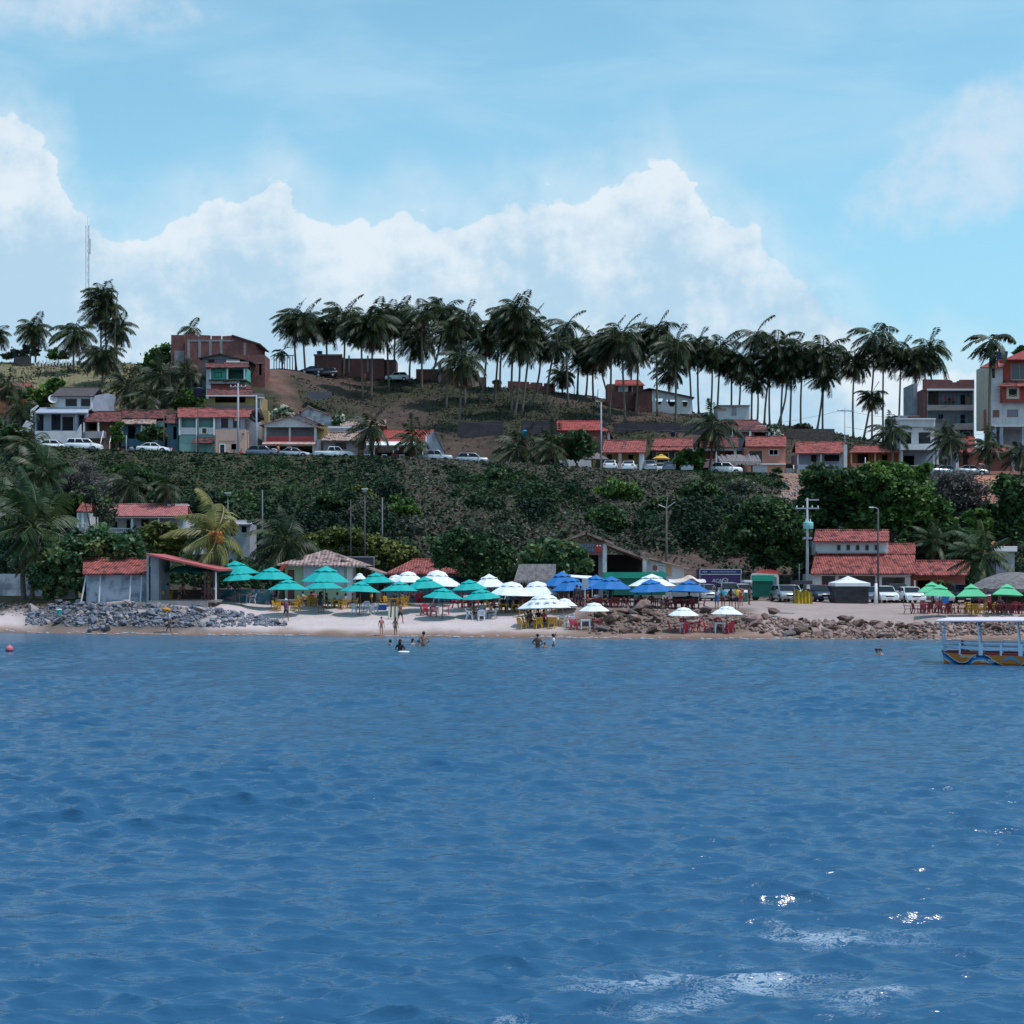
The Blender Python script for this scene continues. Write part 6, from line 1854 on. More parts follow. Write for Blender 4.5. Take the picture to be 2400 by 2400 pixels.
mb.tube([P(1304,1274),P(1374,1250)],.08,5).tube([P(1374,1250),P(1438,1275)],.08,5)
mb.build('truss',WOODM,h.root)
MB().slab([(X(1420,D),D-1,Z(1272,D)),(X(1521,D),D-1,Z(1309,D)),(X(1521,D),D+5.5,Z(1309,D)),(X(1420,D),D+5.5,Z(1272,D))],.22).build('lean_to_roof',TANY,h.root)
for px,t,b,w in((1329,1275,1400,.3),(1417,1272,1345,.36),(1408,1300,1400,.4),(1511,1309,1345,.34),(1556,1385,1406,.3)):
 h.post(px,t,b,-.7 if px!=1408 else .3,w,WHITE if px!=1408 else BLUEW,'pillar')
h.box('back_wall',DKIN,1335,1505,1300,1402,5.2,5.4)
h.box('counter',WOOD,1345,1410,1360,1402,2.5,3.2)
MB().slab([(X(1519,D),D-1.1,Z(1307,D)),(X(1612,D),D-1.1,Z(1332,D)),(X(1612,D),D+4,Z(1332,D)),(X(1519,D),D+4,Z(1307,D))],.1).build('wing_roof',TANY,h.root)
MB().prism([(X(1514,D),Z(1402,D)),(X(1602,D),Z(1402,D)),(X(1602,D),Z(1332,D)),(X(1514,D),Z(1311,D))],1,D-.4,D-.2).build('white_wall',WHITE,h.root)
sg=h.box('sign_panel',mat('sign_brown',(.22,.055,.04),.7,c2=(.12,.07,.10),ns=.5),1338,1412,1272,1301,-.95,-.85)
textmesh('lettering','CENTRO',mat('sign_blue',(.16,.34,.55),.6),.46,sg,(X(1368,130),130.02,Z(1279,130)),extrude=.01)
textmesh('lettering','URBANO',MATS['sign_blue'],.42,sg,(X(1376,130),130.02,Z(1289,130)),extrude=.01)
MB().box(X(1340,130),X(1350,130),130.0,130.04,Z(1284,130),Z(1274,130)).build('painted_patch',mat('sign_teal',(.03,.28,.26),.7),sg)
crab=MB().lathe([(.3,0),(.3,.02)],(0,0,0),10,sx=1.3)
for q in(-.13,.13):
 crab.box(q-.03,q+.03,.25,.42,0,.02)
cm=crab.build('crab_shape',mat('sign_red',(.42,.04,.035),.6),sg,local=True)
cm.location=Vector((X(1403,130),130.02,Z(1286,130)))-org(sg)
cm.rotation_euler=(R(90),0,0)
for q in(-.12,.12):
 MB().ball((X(1403,130)+q,129.98,Z(1279,130)),.09,6,4).build('crab_eye',TRIM,sg)
MB().box(X(1412,D),X(1556,D),D-1.5,D-1.42,Z(1394,D),Z(1355.5,D)).build('green_tarp_lower',mat('tarp_green_dark',(.0,.14,.10),.6,c2=(.01,.11,.085),ns=1.2,bump=.3,bs=3),h.root)
MB().box(X(1410,D),X(1556,D),D-1.8,D-1.41,Z(1355,D),Z(1341,D)).build('green_tarp_valance',mat('tarp_green',(.005,.30,.20),.6,c2=(.01,.25,.17),ns=1),h.root)
po=MB().box(X(1528,D),X(1557,D),D-.46,D-.41,Z(1344,D),Z(1321,D)).build('poster',mat('poster_white',(.62,.62,.64),.6),h.root)
MB().ball((X(1534,D),D-.47,Z(1331,D)),.22,8,6,1,.1,1.25).build('poster_fruit',mat('poster_red',(.42,.08,.07),.6),po)
for i,(w_,s_)in enumerate((('Ponto',.2),('do',.17),('Caldo',.2))):
 textmesh('lettering',w_,mat('ink_dark',(.05,.05,.09),.6),s_,po,(X(1549,D),D-.47,Z(1325.5+i*7,D)),extrude=.005)
po=MB().box(X(1561,D),X(1573,D),D-.46,D-.41,Z(1350,D),Z(1321,D)).build('poster',mat('poster_orange',(.55,.30,.12),.6,c2=(.4,.42,.5),ns=.9),h.root)
h=House('acai_kiosk','long purple kiosk with white lettering behind the parked cars',142,1688,1400,'kiosk')
D=142
PURP=mat('paint_purple',(.075,.03,.13),.5)
NAVY=mat('paint_navy',(.02,.03,.14),.5)
h.box('body',PURP,1641,1736,1347,1402,0,3)
hd=h.box('header',NAVY,1640,1737,1334,1346,-.1,2.6)
MB().box(X(1639.5,D),X(1737.5,D),D-.14,D-.101,Z(1335,D),Z(1334,D)).box(X(1639.5,D),X(1737.5,D),D-.14,D-.101,Z(1346.5,D),Z(1345.5,D)).box(X(1639.5,D),X(1640.5,D),D-.14,D-.101,Z(1345,D),Z(1335.2,D)).box(X(1736.5,D),X(1737.5,D),D-.14,D-.101,Z(1345,D),Z(1335.2,D)).build('trim',TRIM,hd)
MB().box(X(1640,D),X(1641,D),D-.05,D,Z(1402,D),Z(1347,D)).box(X(1736,D),X(1737,D),D-.05,D,Z(1402,D),Z(1347,D)).build('edge_strip',TRIM,h.root)
LET=mat('lettering_white',(.75,.78,.85),.5)
textmesh('lettering','AÇAÍ',LET,.46,h.root,(X(1681,D),D-.02,Z(1361,D)),shear=.25,extrude=.01)
textmesh('lettering','“Os melhores momentos começam com Açaí”',LET,.128,hd,(X(1695,D),D-.13,Z(1340,D)),extrude=.008)
textmesh('lettering','AÇAÍ',LET,.19,hd,(X(1651,D),D-.13,Z(1340,D)),shear=.2,extrude=.008)
cup=MB()
for rot in(0,):
 pts=[(-.5,-.28),(.3,-.36),(.55,.2),(.1,.45),(-.45,.2)]
 for i in range(5):
  a,b=pts[i],pts[(i+1)%5]
  cup.tube([(a[0],0,a[1]),(b[0],0,b[1])],.045,4)
 cup.tube([(-.45,0,.2),(.05,0,.0),(.55,0,.2)],.04,4).tube([(.05,0,0),(.3,0,-.36)],.04,4)
c_=cup.build('cup_emblem',LET,h.root,local=True)
c_.location=Vector((X(1699,D),D-.04,Z(1361,D)))-org(h.root)
c_.scale=(.55,.55,.55)
k=thing('food_truck','boxy food trailer with green tarp front, cream shell and red roof','food truck',(X(1790,137),137,H(X(1790,137),137)))
D=137
zb=H(X(1790,D),D)
MB().box(X(1763,D),X(1811,D),D-.1,D-.02,zb+.35,Z(1362,D)).build('green_tarp',MATS['tarp_green_dark'],k)
MB().box(X(1762,D),X(1812,D),D-.5,D-.02,Z(1362,D),Z(1348,D)).build('green_valance',MATS['tarp_green'],k)
SHELL=mat('shell_cream',(.58,.50,.42),.5)
MB().prism([(X(1765,D+1),zb+.5),(X(1821,D+1),zb+.5),(X(1821,D+1),Z(1351,D+1)),(X(1817,D+1),Z(1345,D+1)),(X(1772,D+1),Z(1343,D+1)),(X(1767,D+1),Z(1349,D+1))],1,D,D+3).build('shell',SHELL,k)
MB().prism([(X(1780,D+1),Z(1343,D+1)),(X(1822,D+1),Z(1344,D+1)),(X(1825,D+1),Z(1340,D+1)),(X(1808,D+1),Z(1335,D+1)),(X(1788,D+1),Z(1336,D+1))],1,D+.6,D+3.2).build('roof',REDP,k)
MB().box(X(1811.5,D),X(1820,D),D-.06,D-.002,zb+.5,Z(1352,D)).build('side_window',mat('glass_bluish',(.12,.17,.26),.3),k)
for q in(1772,1812):
 w_=MB().tube([(X(q,D),D+.1,zb+.33),(X(q,D),D+.35,zb+.33)],.33,14).build('wheel',MATS['rubber_black'],k)
D=134
k=thing('serving_table','white fold-out awning and table with red stand left of the food trailer','stall',(X(1752,D),D,H(X(1752,D),D)))
MB().box(X(1745,D),X(1763,D),D,D+1.6,Z(1365,D),Z(1360,D)).build('awning',TRIM,k)
MB().box(X(1736,D),X(1760,D),D,D+.9,Z(1391,D),Z(1389,D)).build('tabletop',TRIM,k)
for q in(1738,1758):
 MB().tube([(X(q,D),D+.1,H(X(q,D),D)),(X(q,D),D+.1,Z(1389,D))],.04,5).build('leg',METAL,k)
MB().box(X(1728,D),X(1735,D),D-.3,D+.2,H(X(1730,D),D),Z(1385,D)).build('red_stand',REDP,k)
MB().box(X(1741,D),X(1750,D),D-.6,D-.2,H(X(1745,D),D),Z(1389,D)).build('green_bin',mat('bin_green',(.01,.13,.08),.5),k)
D=130
k=thing('yellow_tarp_stall','stall wrapped in a yellow tarp under a dark flat canopy','stall',(X(1883,D),D,H(X(1883,D),D)))
zb=H(X(1883,D),D)
mb=MB()
rr=random.Random(8)
n=14
x0,x1=X(1865,D),X(1903,D)
prev=None
for i in range(n+1):
 x=x0+(x1-x0)*i/n
 y=D+.12*math.sin(i*2.1)
 top=Z(1385,D)+.12*math.sin(i*.9)-(.25 if i in(0,n)else 0)
 cur=[(x,y-.15,zb-.02),(x,y,top),(x,D+1.3,top-.05)]
 if prev:
  mb.add(prev+cur,[(0,3,4,1),(1,4,5,2)])
 prev=cur
mb.box(x0+.05,x1-.05,D+.15,D+1.3,zb,Z(1389,D))
mb.build('yellow_tarp',mat('tarp_yellow',(.52,.38,.04),.45,c2=(.42,.29,.04),ns=3,bump=.5,bs=5),k)
MB().box(X(1862,D),X(1902,D),D-.3,D+1.7,Z(1369,D),Z(1361,D)).build('canopy',mat('canopy_dark',(.035,.035,.055),.6),k)
for q in(1866,1898):
 for yy in(D,D+1.4):
  MB().tube([(X(q,D),yy,zb),(X(q,D),yy,Z(1369,D))],.035,5).build('post',POLED,k)
MB().box(X(1890,D),X(1898,D),D-.05,D-.01,Z(1380,D),Z(1370,D)).build('notice',TRIM,k)
D=130
k=thing('white_top_tent','square market tent with white peaked top and black wrapped sides','tent',(X(1998,D),D,H(X(1998,D),D)))
zb=H(X(1998,D),D)
xa,xb=X(1960,D),X(2036,D)
MB().box(xa,xb,D,D+2.6,zb,Z(1374,D)).build('black_sides',mat('tarp_black_shiny',(.018,.018,.022),.28,bump=.9,bs=2.2,c2=(.03,.03,.036),ns=1.5),k)
xc,zc=(xa+xb)/2-.1,Z(1350,D)
mb=MB()
rim=[(xa-.1,D-.15,Z(1374,D)),(xb+.12,D-.15,Z(1374,D)),(xb+.12,D+2.75,Z(1374,D)),(xa-.1,D+2.75,Z(1374,D))]
rim2=[(a,b,c+.28)for a,b,c in rim]
mid=[((a+xc)/2,(b+D+1.3)/2,Z(1360,D))for a,b,c in rim]
mb.add(rim+rim2+mid+[(xc,D+1.3,zc)],[(0,1,5,4),(1,2,6,5),(2,3,7,6),(3,0,4,7),(4,5,9,8),(5,6,10,9),(6,7,11,10),(7,4,8,11),(8,9,12),(9,10,12),(10,11,12),(11,8,12)])
mb.build('white_top',mat('canvas_white',(.72,.73,.78),.7,c2=(.64,.65,.72),ns=1),k)
h=House('red_tile_beach_house','large two-level red-tiled beach house with small upper windows and open garage',144,2060,1400)
h.body(WHITE,1912,2082,1267,1300,5,dD=2.6,sink=False,name='upper_wall')
for px in(1966,1988,2010,2032,2054):
 h.window(px-4.5,px+4.5,1277,1290,2.56,frame=GREYW,pane=GLASS,fw=.04)
h.roof(RED,1906,2084,1268,1243,1.8,5,.14,l2=1911)
h.box('moulding',GREYW,1915,2076,1293,1297,2.0,2.58)
h.roof(RED,1900,2145,1344,1299,-.8,2.4,.14,l2=1910,name='front_roof')
h.roof(RED,2076.5,2146,1298,1275,2.5,5,.14,name='middle_roof')
h.roof(RED,2134,2270,1347,1315,-.6,2.4,.14,l2=2146,name='wing_roof',r2=2278)
h.body(WHITE,1905,2134,1346,1412,5,ops=[(1926,1958,1350,1372),(1966,2052,1350,1404),(2067,2121,1353,1404)])
h.box('fascia',GREYW,1904,2136,1345,1349,-.7,-.3)
h.body(BRNW,2134.5,2262,1349,1400,4,dD=.6,name='wing_wall',ops=[(2150,2180,1360,1395)])
h.box('downpipe',TRIM,2143,2146,1360,1392,-.3,-.1)
for q,(a,b,r)in enumerate(((2228,1372,9),(2243,1378,8),(2216,1376,6))):
 pass
tree('orange-flowering potted plants along the wing of the red-tiled house',[(2225,1372,14),(2245,1378,12),(2205,1368,10)],139,'olive',.2,1200,cat='shrub',name='shrub')
k=thing('thatched_beach_bar','wide thatched bar roof on log posts at the right edge of the beach','beach bar',(X(2370,117),117,H(X(2370,117),117)))
D=118
c=(X(2395,D),D+1.5,0)
MB().lathe([(3.75,Z(1387,D)),(3.8,Z(1380,D)),(2.6,Z(1358,D)),(1.3,Z(1344,D)),(.2,Z(1341,D))],c,18,sy=.8,cap=True).build('thatch_roof',THAT,k)
for px,dd in((2303,-.6),(2330,-1.3),(2392,-1.4)):
 MB().tube([(X(px,D),D+dd,H(X(px,D),D+dd)-.1),(X(px,D),D+dd,Z(1378,D))],.11,6).build('log_post',WOODM,k)
MB().box(X(2345,D),X(2440,D),D+2,D+2.3,H(X(2380,D),D),Z(1392,D)).build('bar_counter',WOOD,k)
tank('small blue tank beside the thatched bar roof',2309,1372,124,.6,.5,TANKC)
h=House('grey_hillside_hut','small grey hut half hidden by palms on the right slope',150,2358,1310,'hut')
h.body(GREYW,2335,2378,1292,1325,3)
h.roof(METAL,2330,2384,1292,1283,-.5,2,.08)
lwall('painted_fence','low blue and teal painted bar fence behind the grey chairs',mat('fence_paint',(.03,.08,.15),.7,c2=(.03,.16,.18),ns=.8,c3=(.30,.22,.24),ns3=1.2,lo3=.52,hi3=.58),512,632,1381,1398,128)
lwall('dark_bar_fence','dark timber bar fence behind the terrace tables',WOOD,372,505,1382,1400,127.5)
lwall('blue_bar_wall','dim blue wall of the bar behind the grey chair stacks',BLUWALL,905,1210,1378,1398,131.5)
lwall('dark_bar_counter','long dark bar counter under the blue parasols',WOOD,1215,1335,1378,1402,128.5)
h=House('pink_roof_house','long white house with pale red tile roof and columns among the left trees',160,340,1245)
h.roof(PINK,240,440,1209,1182,-.6,4,.12,l2=268)
h.body(WHITE,246,436,1211,1248,5,dD=1.8,ops=[(263,275,1218,1236),(296,305,1218,1246),(330,350,1218,1234)])
h.box('fascia',TRIM,240,440,1210,1214,-.5,-.35)
for px in(248,310,372,432):
 h.post(px,1213,1246,-.2,.2)
h.rail(248,310,1238,1248,-.2,TRIM,12)
h.box('parapet',TRIM,392,440,1182,1185,3.5,4.3)
h=House('small_pink_roof_hut','small white porch with a narrow pointed red roof left of the long house',158,205,1235,'hut')
h.roof(RED,178,216,1199,1166,-.4,2.6,.12,l2=200,r2=214)
h.body(WHITE,182,212,1201,1240,3,dD=1.2)
for px in(183,194,209):
 h.post(px,1200,1236,-.2,.22)
h.box('railing_wall',TRIM,176,200,1225,1228,-.3,-.15)
h=House('garden_wall_house','pale low building behind the golden palm fronds',150,565,1260,'house')
h.body(GREYW,535,585,1228,1262,4,ops=[(540,552,1234,1256),(566,578,1234,1248)])
h.roof(GREYW,531,590,1228,1222,-.5,3.5,.12)
lwall('left_garden_wall','pale garden wall behind the huge left palm',STAIN,-60,130,1345,1382,131)
lwall('grey_mound','grey concrete slab end standing under the sea-almond tree',CONC,139,176,1366,1392,125.6,1.0,cat='block',tops=[(139,1383),(146,1368),(156,1362),(170,1368),(176,1380)])
CARM={}
def paint(n,c,metal=.0,r=.25):
 return mat('carpaint_'+n,c,r,metal=metal,spec=.6)
CP={'white':paint('white',(.72,.73,.76)),'silver':paint('silver',(.40,.42,.46),.6,.3),'grey':paint('grey',(.16,.18,.23),.5,.3),'black':paint('black',(.015,.016,.02)),'red':paint('red',(.42,.015,.02)),'dred':paint('darkred',(.20,.012,.02)),'blue':paint('darkblue',(.02,.03,.06))}
M_tyre=MATS['rubber_black']
M_rim=mat('rim_alloy',(.42,.43,.46),.35,metal=.7)
M_head=mat('headlight',(.75,.78,.82),.1,spec=.8)
M_tail=mat('taillight',(.40,.02,.02),.3)
M_trimb=mat('plastic_black',(.02,.02,.022),.6)
M_plate=mat('plate',(.5,.5,.52),.5)
SHAPES={'sedan':dict(L=4.45,W=1.75,H=1.46,hood=[(2.22,.45),(2.2,.62),(2.05,.76),(1.25,.93)],rear=[(-1.55,1.0),(-2.1,.98),(-2.22,.85),(-2.22,.4)],cab=[(1.2,.93),(.35,1.43),(-.85,1.46),(-1.75,1.0)],wh=1.35),'hatch':dict(L=3.9,W=1.7,H=1.52,hood=[(1.95,.45),(1.93,.65),(1.75,.82),(1.15,.96)],rear=[(-1.5,1.0),(-1.9,.98),(-1.95,.8),(-1.95,.4)],cab=[(1.15,.96),(.35,1.5),(-1.25,1.52),(-1.86,1.0)],wh=1.22),'suv':dict(L=4.5,W=1.84,H=1.70,hood=[(2.25,.5),(2.23,.8),(2.05,.98),(1.2,1.08)],rear=[(-1.8,1.1),(-2.2,1.08),(-2.25,.9),(-2.25,.45)],cab=[(1.2,1.08),(.45,1.66),(-1.6,1.70),(-2.12,1.1)],wh=1.35),'van':dict(L=4.8,W=1.8,H=1.8,hood=[(2.4,.5),(2.38,.8),(2.2,1.0),(1.55,1.12)],rear=[(-2.1,1.15),(-2.38,1.1),(-2.4,.9),(-2.4,.45)],cab=[(1.55,1.12),(.8,1.72),(-1.95,1.8),(-2.33,1.15)],wh=1.45),'pickup':dict(L=5.2,W=1.82,H=1.74,hood=[(2.6,.55),(2.58,.85),(2.4,1.0),(1.35,1.1)],rear=[(-.95,1.1),(-2.55,1.1),(-2.6,1.05),(-2.6,.5)],cab=[(1.3,1.1),(.7,1.7),(-.65,1.74),(-.9,1.1)],wh=1.6),}
def make_car(shape,color):
 S=SHAPES[shape]
 root=thing('parked_car','x','car')
 kids=[]
 W2=S['W']/2
 zb=.28
 prof=S['hood']+S['rear']+[(S['rear'][-1][0]+.05,zb),(S['hood'][0][0]-.05,zb)]
 mb=MB()
 secs=[(-W2,.93),(-W2+.0,1),(0,1.03),(W2,1),(W2,.93)]
 ys=[-W2,-W2*.9,W2*.9,W2]
 ks=[.955,1.0,1.0,.955]
 n=len(prof)
 V=[]
 for y,k in zip(ys,ks):
  for x,z in prof:
   zz=zb+(z-zb)*(k if z>.7 else 1)
   V.append((x*(k*.5+.5),y,zz))
 Fc=[tuple(range(n))[::-1],tuple(range(3*n,4*n))]
 for j in range(3):
  for i in range(n):
   a,b=j*n+i,j*n+(i+1)%n
   Fc.append((a,b,b+n,a+n))
 mb.add(V,Fc)
 c=S['cab']
 rw=W2*.78
 bw=W2*.93
 lo=[(c[0][0],-bw,c[0][1]-.03),(c[3][0],-bw,c[3][1]-.03),(c[3][0],bw,c[3][1]-.03),(c[0][0],bw,c[0][1]-.03)]
 hi=[(c[1][0],-rw,c[1][1]),(c[2][0],-rw,c[2][1]),(c[2][0],rw,c[2][1]),(c[1][0],rw,c[1][1])]
 mb.hexa(lo,hi)
 body=mb.mesh('body',CP[color])
 import bmesh
 bm=bmesh.new()
 bm.from_mesh(body)
 bmesh.ops.bevel(bm,geom=bm.edges[:],offset=.07,segments=2,affect='EDGES',clamp_overlap=True)
 bm.to_mesh(body)
 bm.free()
 body.polygons.foreach_set('use_smooth',[True]*len(body.polygons))
 kids.append(link('body',body,root))
 def quad(a,b,cc,d,m0,m1,v0,v1,off,nm):
  a,b,cc,d=map(Vector,(a,b,cc,d))
  nrm=(b-a).cross(d-a).normalized()
  P=lambda u,v:a.lerp(b,u).lerp(d.lerp(cc,u),v)+nrm*off
  q=[P(m0,v0),P(m1,v0),P(m1,v1),P(m0,v1)]
  return q
 out=[]
 sides=[((lo[0],lo[1],hi[1],hi[0]),'l'),((lo[2],lo[3],hi[3],hi[2]),'r')]
 for(a,b,cc,d),sd_ in sides:
  a_,b_,c2_,d_=map(Vector,(a,b,cc,d))
  spl=((.06,.48),(.52,.93))if shape!='van' else((.05,.33),(.36,.64),(.67,.94))
  if sd_=='r':
   spl=[(1-q,1-p)for p,q in spl]
  for u0,u1 in spl:
   q=quad(a,b,cc,d,u0,u1,.14,.88,.0,'')
   cen=sum(q,Vector())/4
   sgn=-1 if cen.y<0 else 1
   out.append(('side_window',[p+Vector((0,sgn*.012,.004))for p in q]))
 f=quad(lo[3],lo[0],hi[0],hi[3],.05,.95,.1,.94,0,'')
 out.append(('windscreen',[p+Vector((.015,0,.012))for p in f]))
 r_=quad(lo[1],lo[2],hi[2],hi[1],.08,.92,.15,.9,0,'')
 out.append(('rear_window',[p+Vector((-.015,0,.012))for p in r_]))
 for nm,q in out:
  kids.append(link(nm,MB().add(q,[(0,1,2,3)]).mesh(nm,GLASS),root))
 xf,xr=S['hood'][0][0],S['rear'][-1][0]
 for s_ in(-1,1):
  kids.append(link('headlight',MB().box(xf*.965,xf*.995,s_*W2*.62-.17,s_*W2*.62+.17,.60,.74).mesh('headlight',M_head),root))
  kids.append(link('taillight',MB().box(xr*1.0-.01,xr*.97,s_*W2*.72-.14,s_*W2*.72+.14,.72,.92).mesh('taillight',M_tail),root))
  kids.append(link('mirror',MB().box(c[0][0]-.35,c[0][0]-.2,s_*(W2+.08)-.09,s_*(W2+.08)+.09,c[0][1]+.02,c[0][1]+.15).mesh('mirror',CP[color]),root))
 kids.append(link('grille',MB().box(xf*.97,xf*.985+.03,-W2*.42,W2*.42,.56,.68).mesh('grille',M_trimb),root))
 bmm=M_trimb if shape in('pickup','suv')else CP[color]
 kids.append(link('bumper',MB().box(xf*.98,xf+.04,-W2*.88,W2*.88,.3,.46).mesh('bumper',bmm),root))
 kids.append(link('bumper',MB().box(xr-.04,xr*.98,-W2*.88,W2*.88,.3,.5).mesh('bumper',bmm),root))
 kids.append(link('number_plate',MB().box(xf+.041,xf+.05,-.2,.2,.36,.47).mesh('number_plate',M_plate),root))
 if shape=='pickup':
  kids.append(link('load_bed',MB().box(-2.5,-1.0,-W2*.8,W2*.8,1.06,1.085).mesh('load_bed',M_trimb),root))
 for xw in(S['wh'],-S['wh']):
  for s_ in(-1,1):
   w=link('wheel',MB().lathe([(.30,-.1),(.33,-.08),(.33,.08),(.30,.1)],(0,0,0),14).mesh('wheel',M_tyre),root)
   w.location=(xw,s_*(W2-.07),.33)
   w.rotation_euler=(R(90),0,0)
   kids.append(w)
   rm=link('rim',MB().lathe([(.2,-.12),(.2,.12)],(0,0,0),10).mesh('rim',M_rim),w)
   KIDS.setdefault(w.name,[]).append(rm)
   arch=link('wheel_arch',MB().lathe([(.40,-.02),(.40,.02)],(0,0,0),14).mesh('wheel_arch',M_trimb),root)
   arch.location=(xw,s_*(W2-.018),.36)
   arch.rotation_euler=(R(90),0,0)
   kids.append(arch)
 KIDS[root.name]=kids
 return root
def car(shape,color,label,px,D,heading,py=None,group=None,cat='car',name='parked_car'):
 """heading: degrees, 0 = nose to the right, -90 = nose to the viewer"""
 k=(shape,color)
 if k not in CARM:
  o=CARM[k]=make_car(shape,color)
 else:
  o=copy_tree(CARM[k])
 x=X(px,D)
 o.name=name
 o.location=(x,D,H(x,D)if py is None else Z(py,D))
 o.rotation_euler=(0,0,R(heading))
 tag(o,label,cat,group)
 return o
def fixkids(o):
 pass
GU,GB,GR='cars along the upper street','cars on the beach parking','cars on the ridge'
ups=[('van','white','white people carrier parked below the white two-storey house',197,200.5,0),('sedan','white','white sedan alone on the left upper street, nose right',361,200.5,-3),('hatch','white','white car behind pale canvas left of the white people carrier',128,202,0),('suv','grey','dark grey estate car parked between the pale-pink house and gabled house',618,201,-8),('sedan','silver','silver-white sedan partly hidden by bushes before the dark garages',690,201,-3),('hatch','white','white car behind the dark grey estate car',640,204.5,5),('pickup','white','white double-cab pickup before the tan-tiled house',784,200.5,0),('hatch','dred','dark red hatchback behind the white tables',953,201,-2),('pickup','silver','silver pickup with rounded cab right of the red hatchback',1017,200.2,-2),('suv','silver','silver compact off-roader parked alone right of the pickup',1107,200.2,-2),('sedan','silver','silver sedan behind the palm trunks before the white yard wall',1292,201,-2),('sedan','white','white sedan seen from behind, left of two by the porch',1431,199.5,82),('sedan','white','white sedan seen from behind, right of two by the porch',1475,199.5,80),('hatch','silver','grey-white car with raised boot before the dark porch house',1522,199.3,88),('sedan','grey','grey car seen from behind among bushes under the yellow parasol',1568,199.8,85),('hatch','white','white car behind the grey one under the yellow parasol',1546,204,88),('sedan','silver','grey-silver car half behind the round green bush',1609,199.8,85),('suv','white','small white panel car beneath the thatched pergola',1700,200.4,-3),('hatch','white','white car inside the salmon house garage',1816,212.8,0),('sedan','white','white car at the white block house, front one behind bushes',2142,199.5,-82),('hatch','white','white car at the garage of the white block house, rear one',2136,204,-85),('van','white','white van facing the sea before the white block house',2186,202,-75),('sedan','silver','silver sedan side-on right of the white van',2216,200,8),('sedan','silver','pale blue-silver sedan before the dark-red house',2274,199.6,-5),('hatch','black','dark car in the shade of the white block house garage',2130,209,-90)]
for s_,c_,lb,px,D,hd_ in ups:
 car(s_,c_,lb,px,D,hd_,group=GU)
bch=[('hatch','silver','silver car facing the sea at the left end before the purple kiosk',1655,136.0,-86),('suv','silver','silver utility car before the purple kiosk lettering',1707,137.0,-88),('hatch','white','white car behind the people near the food trailer',1739,139.0,-80),('hatch','silver','silver hatchback facing the sea beside the food trailer',1838,134.5,-83),('sedan','white','white car peeking out behind the silver hatchback',1852,139.0,-88),('hatch','blue','dark blue hatchback between the yellow stall and the red car',1916,135.0,-80),('hatch','red','bright red car beside the black-sided tent',1945,137.0,-35),('sedan','grey','dark car partly hidden between the tent and the white post',2044,135.0,-92),('hatch','white','white hatchback facing the sea right of the thick white post',2073,133.7,-90),('suv','black','black car between the two white cars on the beach',2102,137.5,-90),('sedan','white','white sedan with smiling dark grille facing the sea',2133,133.8,-90),('sedan','silver','silver sedan under the green parasols',2195,134.0,-85),('suv','black','dark off-roader behind the green parasols and blue box',2252,134.0,-90),('hatch','blue','dark car behind the thatched bar posts',2300,134.0,-88),('sedan','black','dark car at the right edge behind the bar',2362,134.5,-90),('suv','grey','dark van beside the grey-draped counter under the blue parasol',1568,138.0,-88)]
for s_,c_,lb,px,D,hd_ in bch:
 car(s_,c_,lb,px,D,hd_,group=GB)
car('suv','white','white car parked side-on at the top of the ridge',931,281,178,group=GR)
car('sedan','blue','black car under the first palms of the ridge, left one',732,280,178,group=GR)
car('suv','black','black car under the first palms of the ridge, right one',765,280,178,group=GR)
TEALC=mat('canvas_teal',(.0,.36,.34),.7,c2=(.0,.33,.31),ns=1)
WHC=mat('canvas_offwhite',(.74,.78,.80),.7,c2=(.70,.74,.77),ns=1)
BLC=mat('canvas_blue',(.01,.14,.40),.7,c2=(.01,.12,.36),ns=1)
LGC=mat('canvas_light_green',(.10,.50,.25),.7,c2=(.09,.45,.23),ns=1)
YLC=mat('canvas_yellow',(.62,.36,.05),.7)
ALU=mat('pole_alu',(.45,.45,.48),.4,metal=.5)
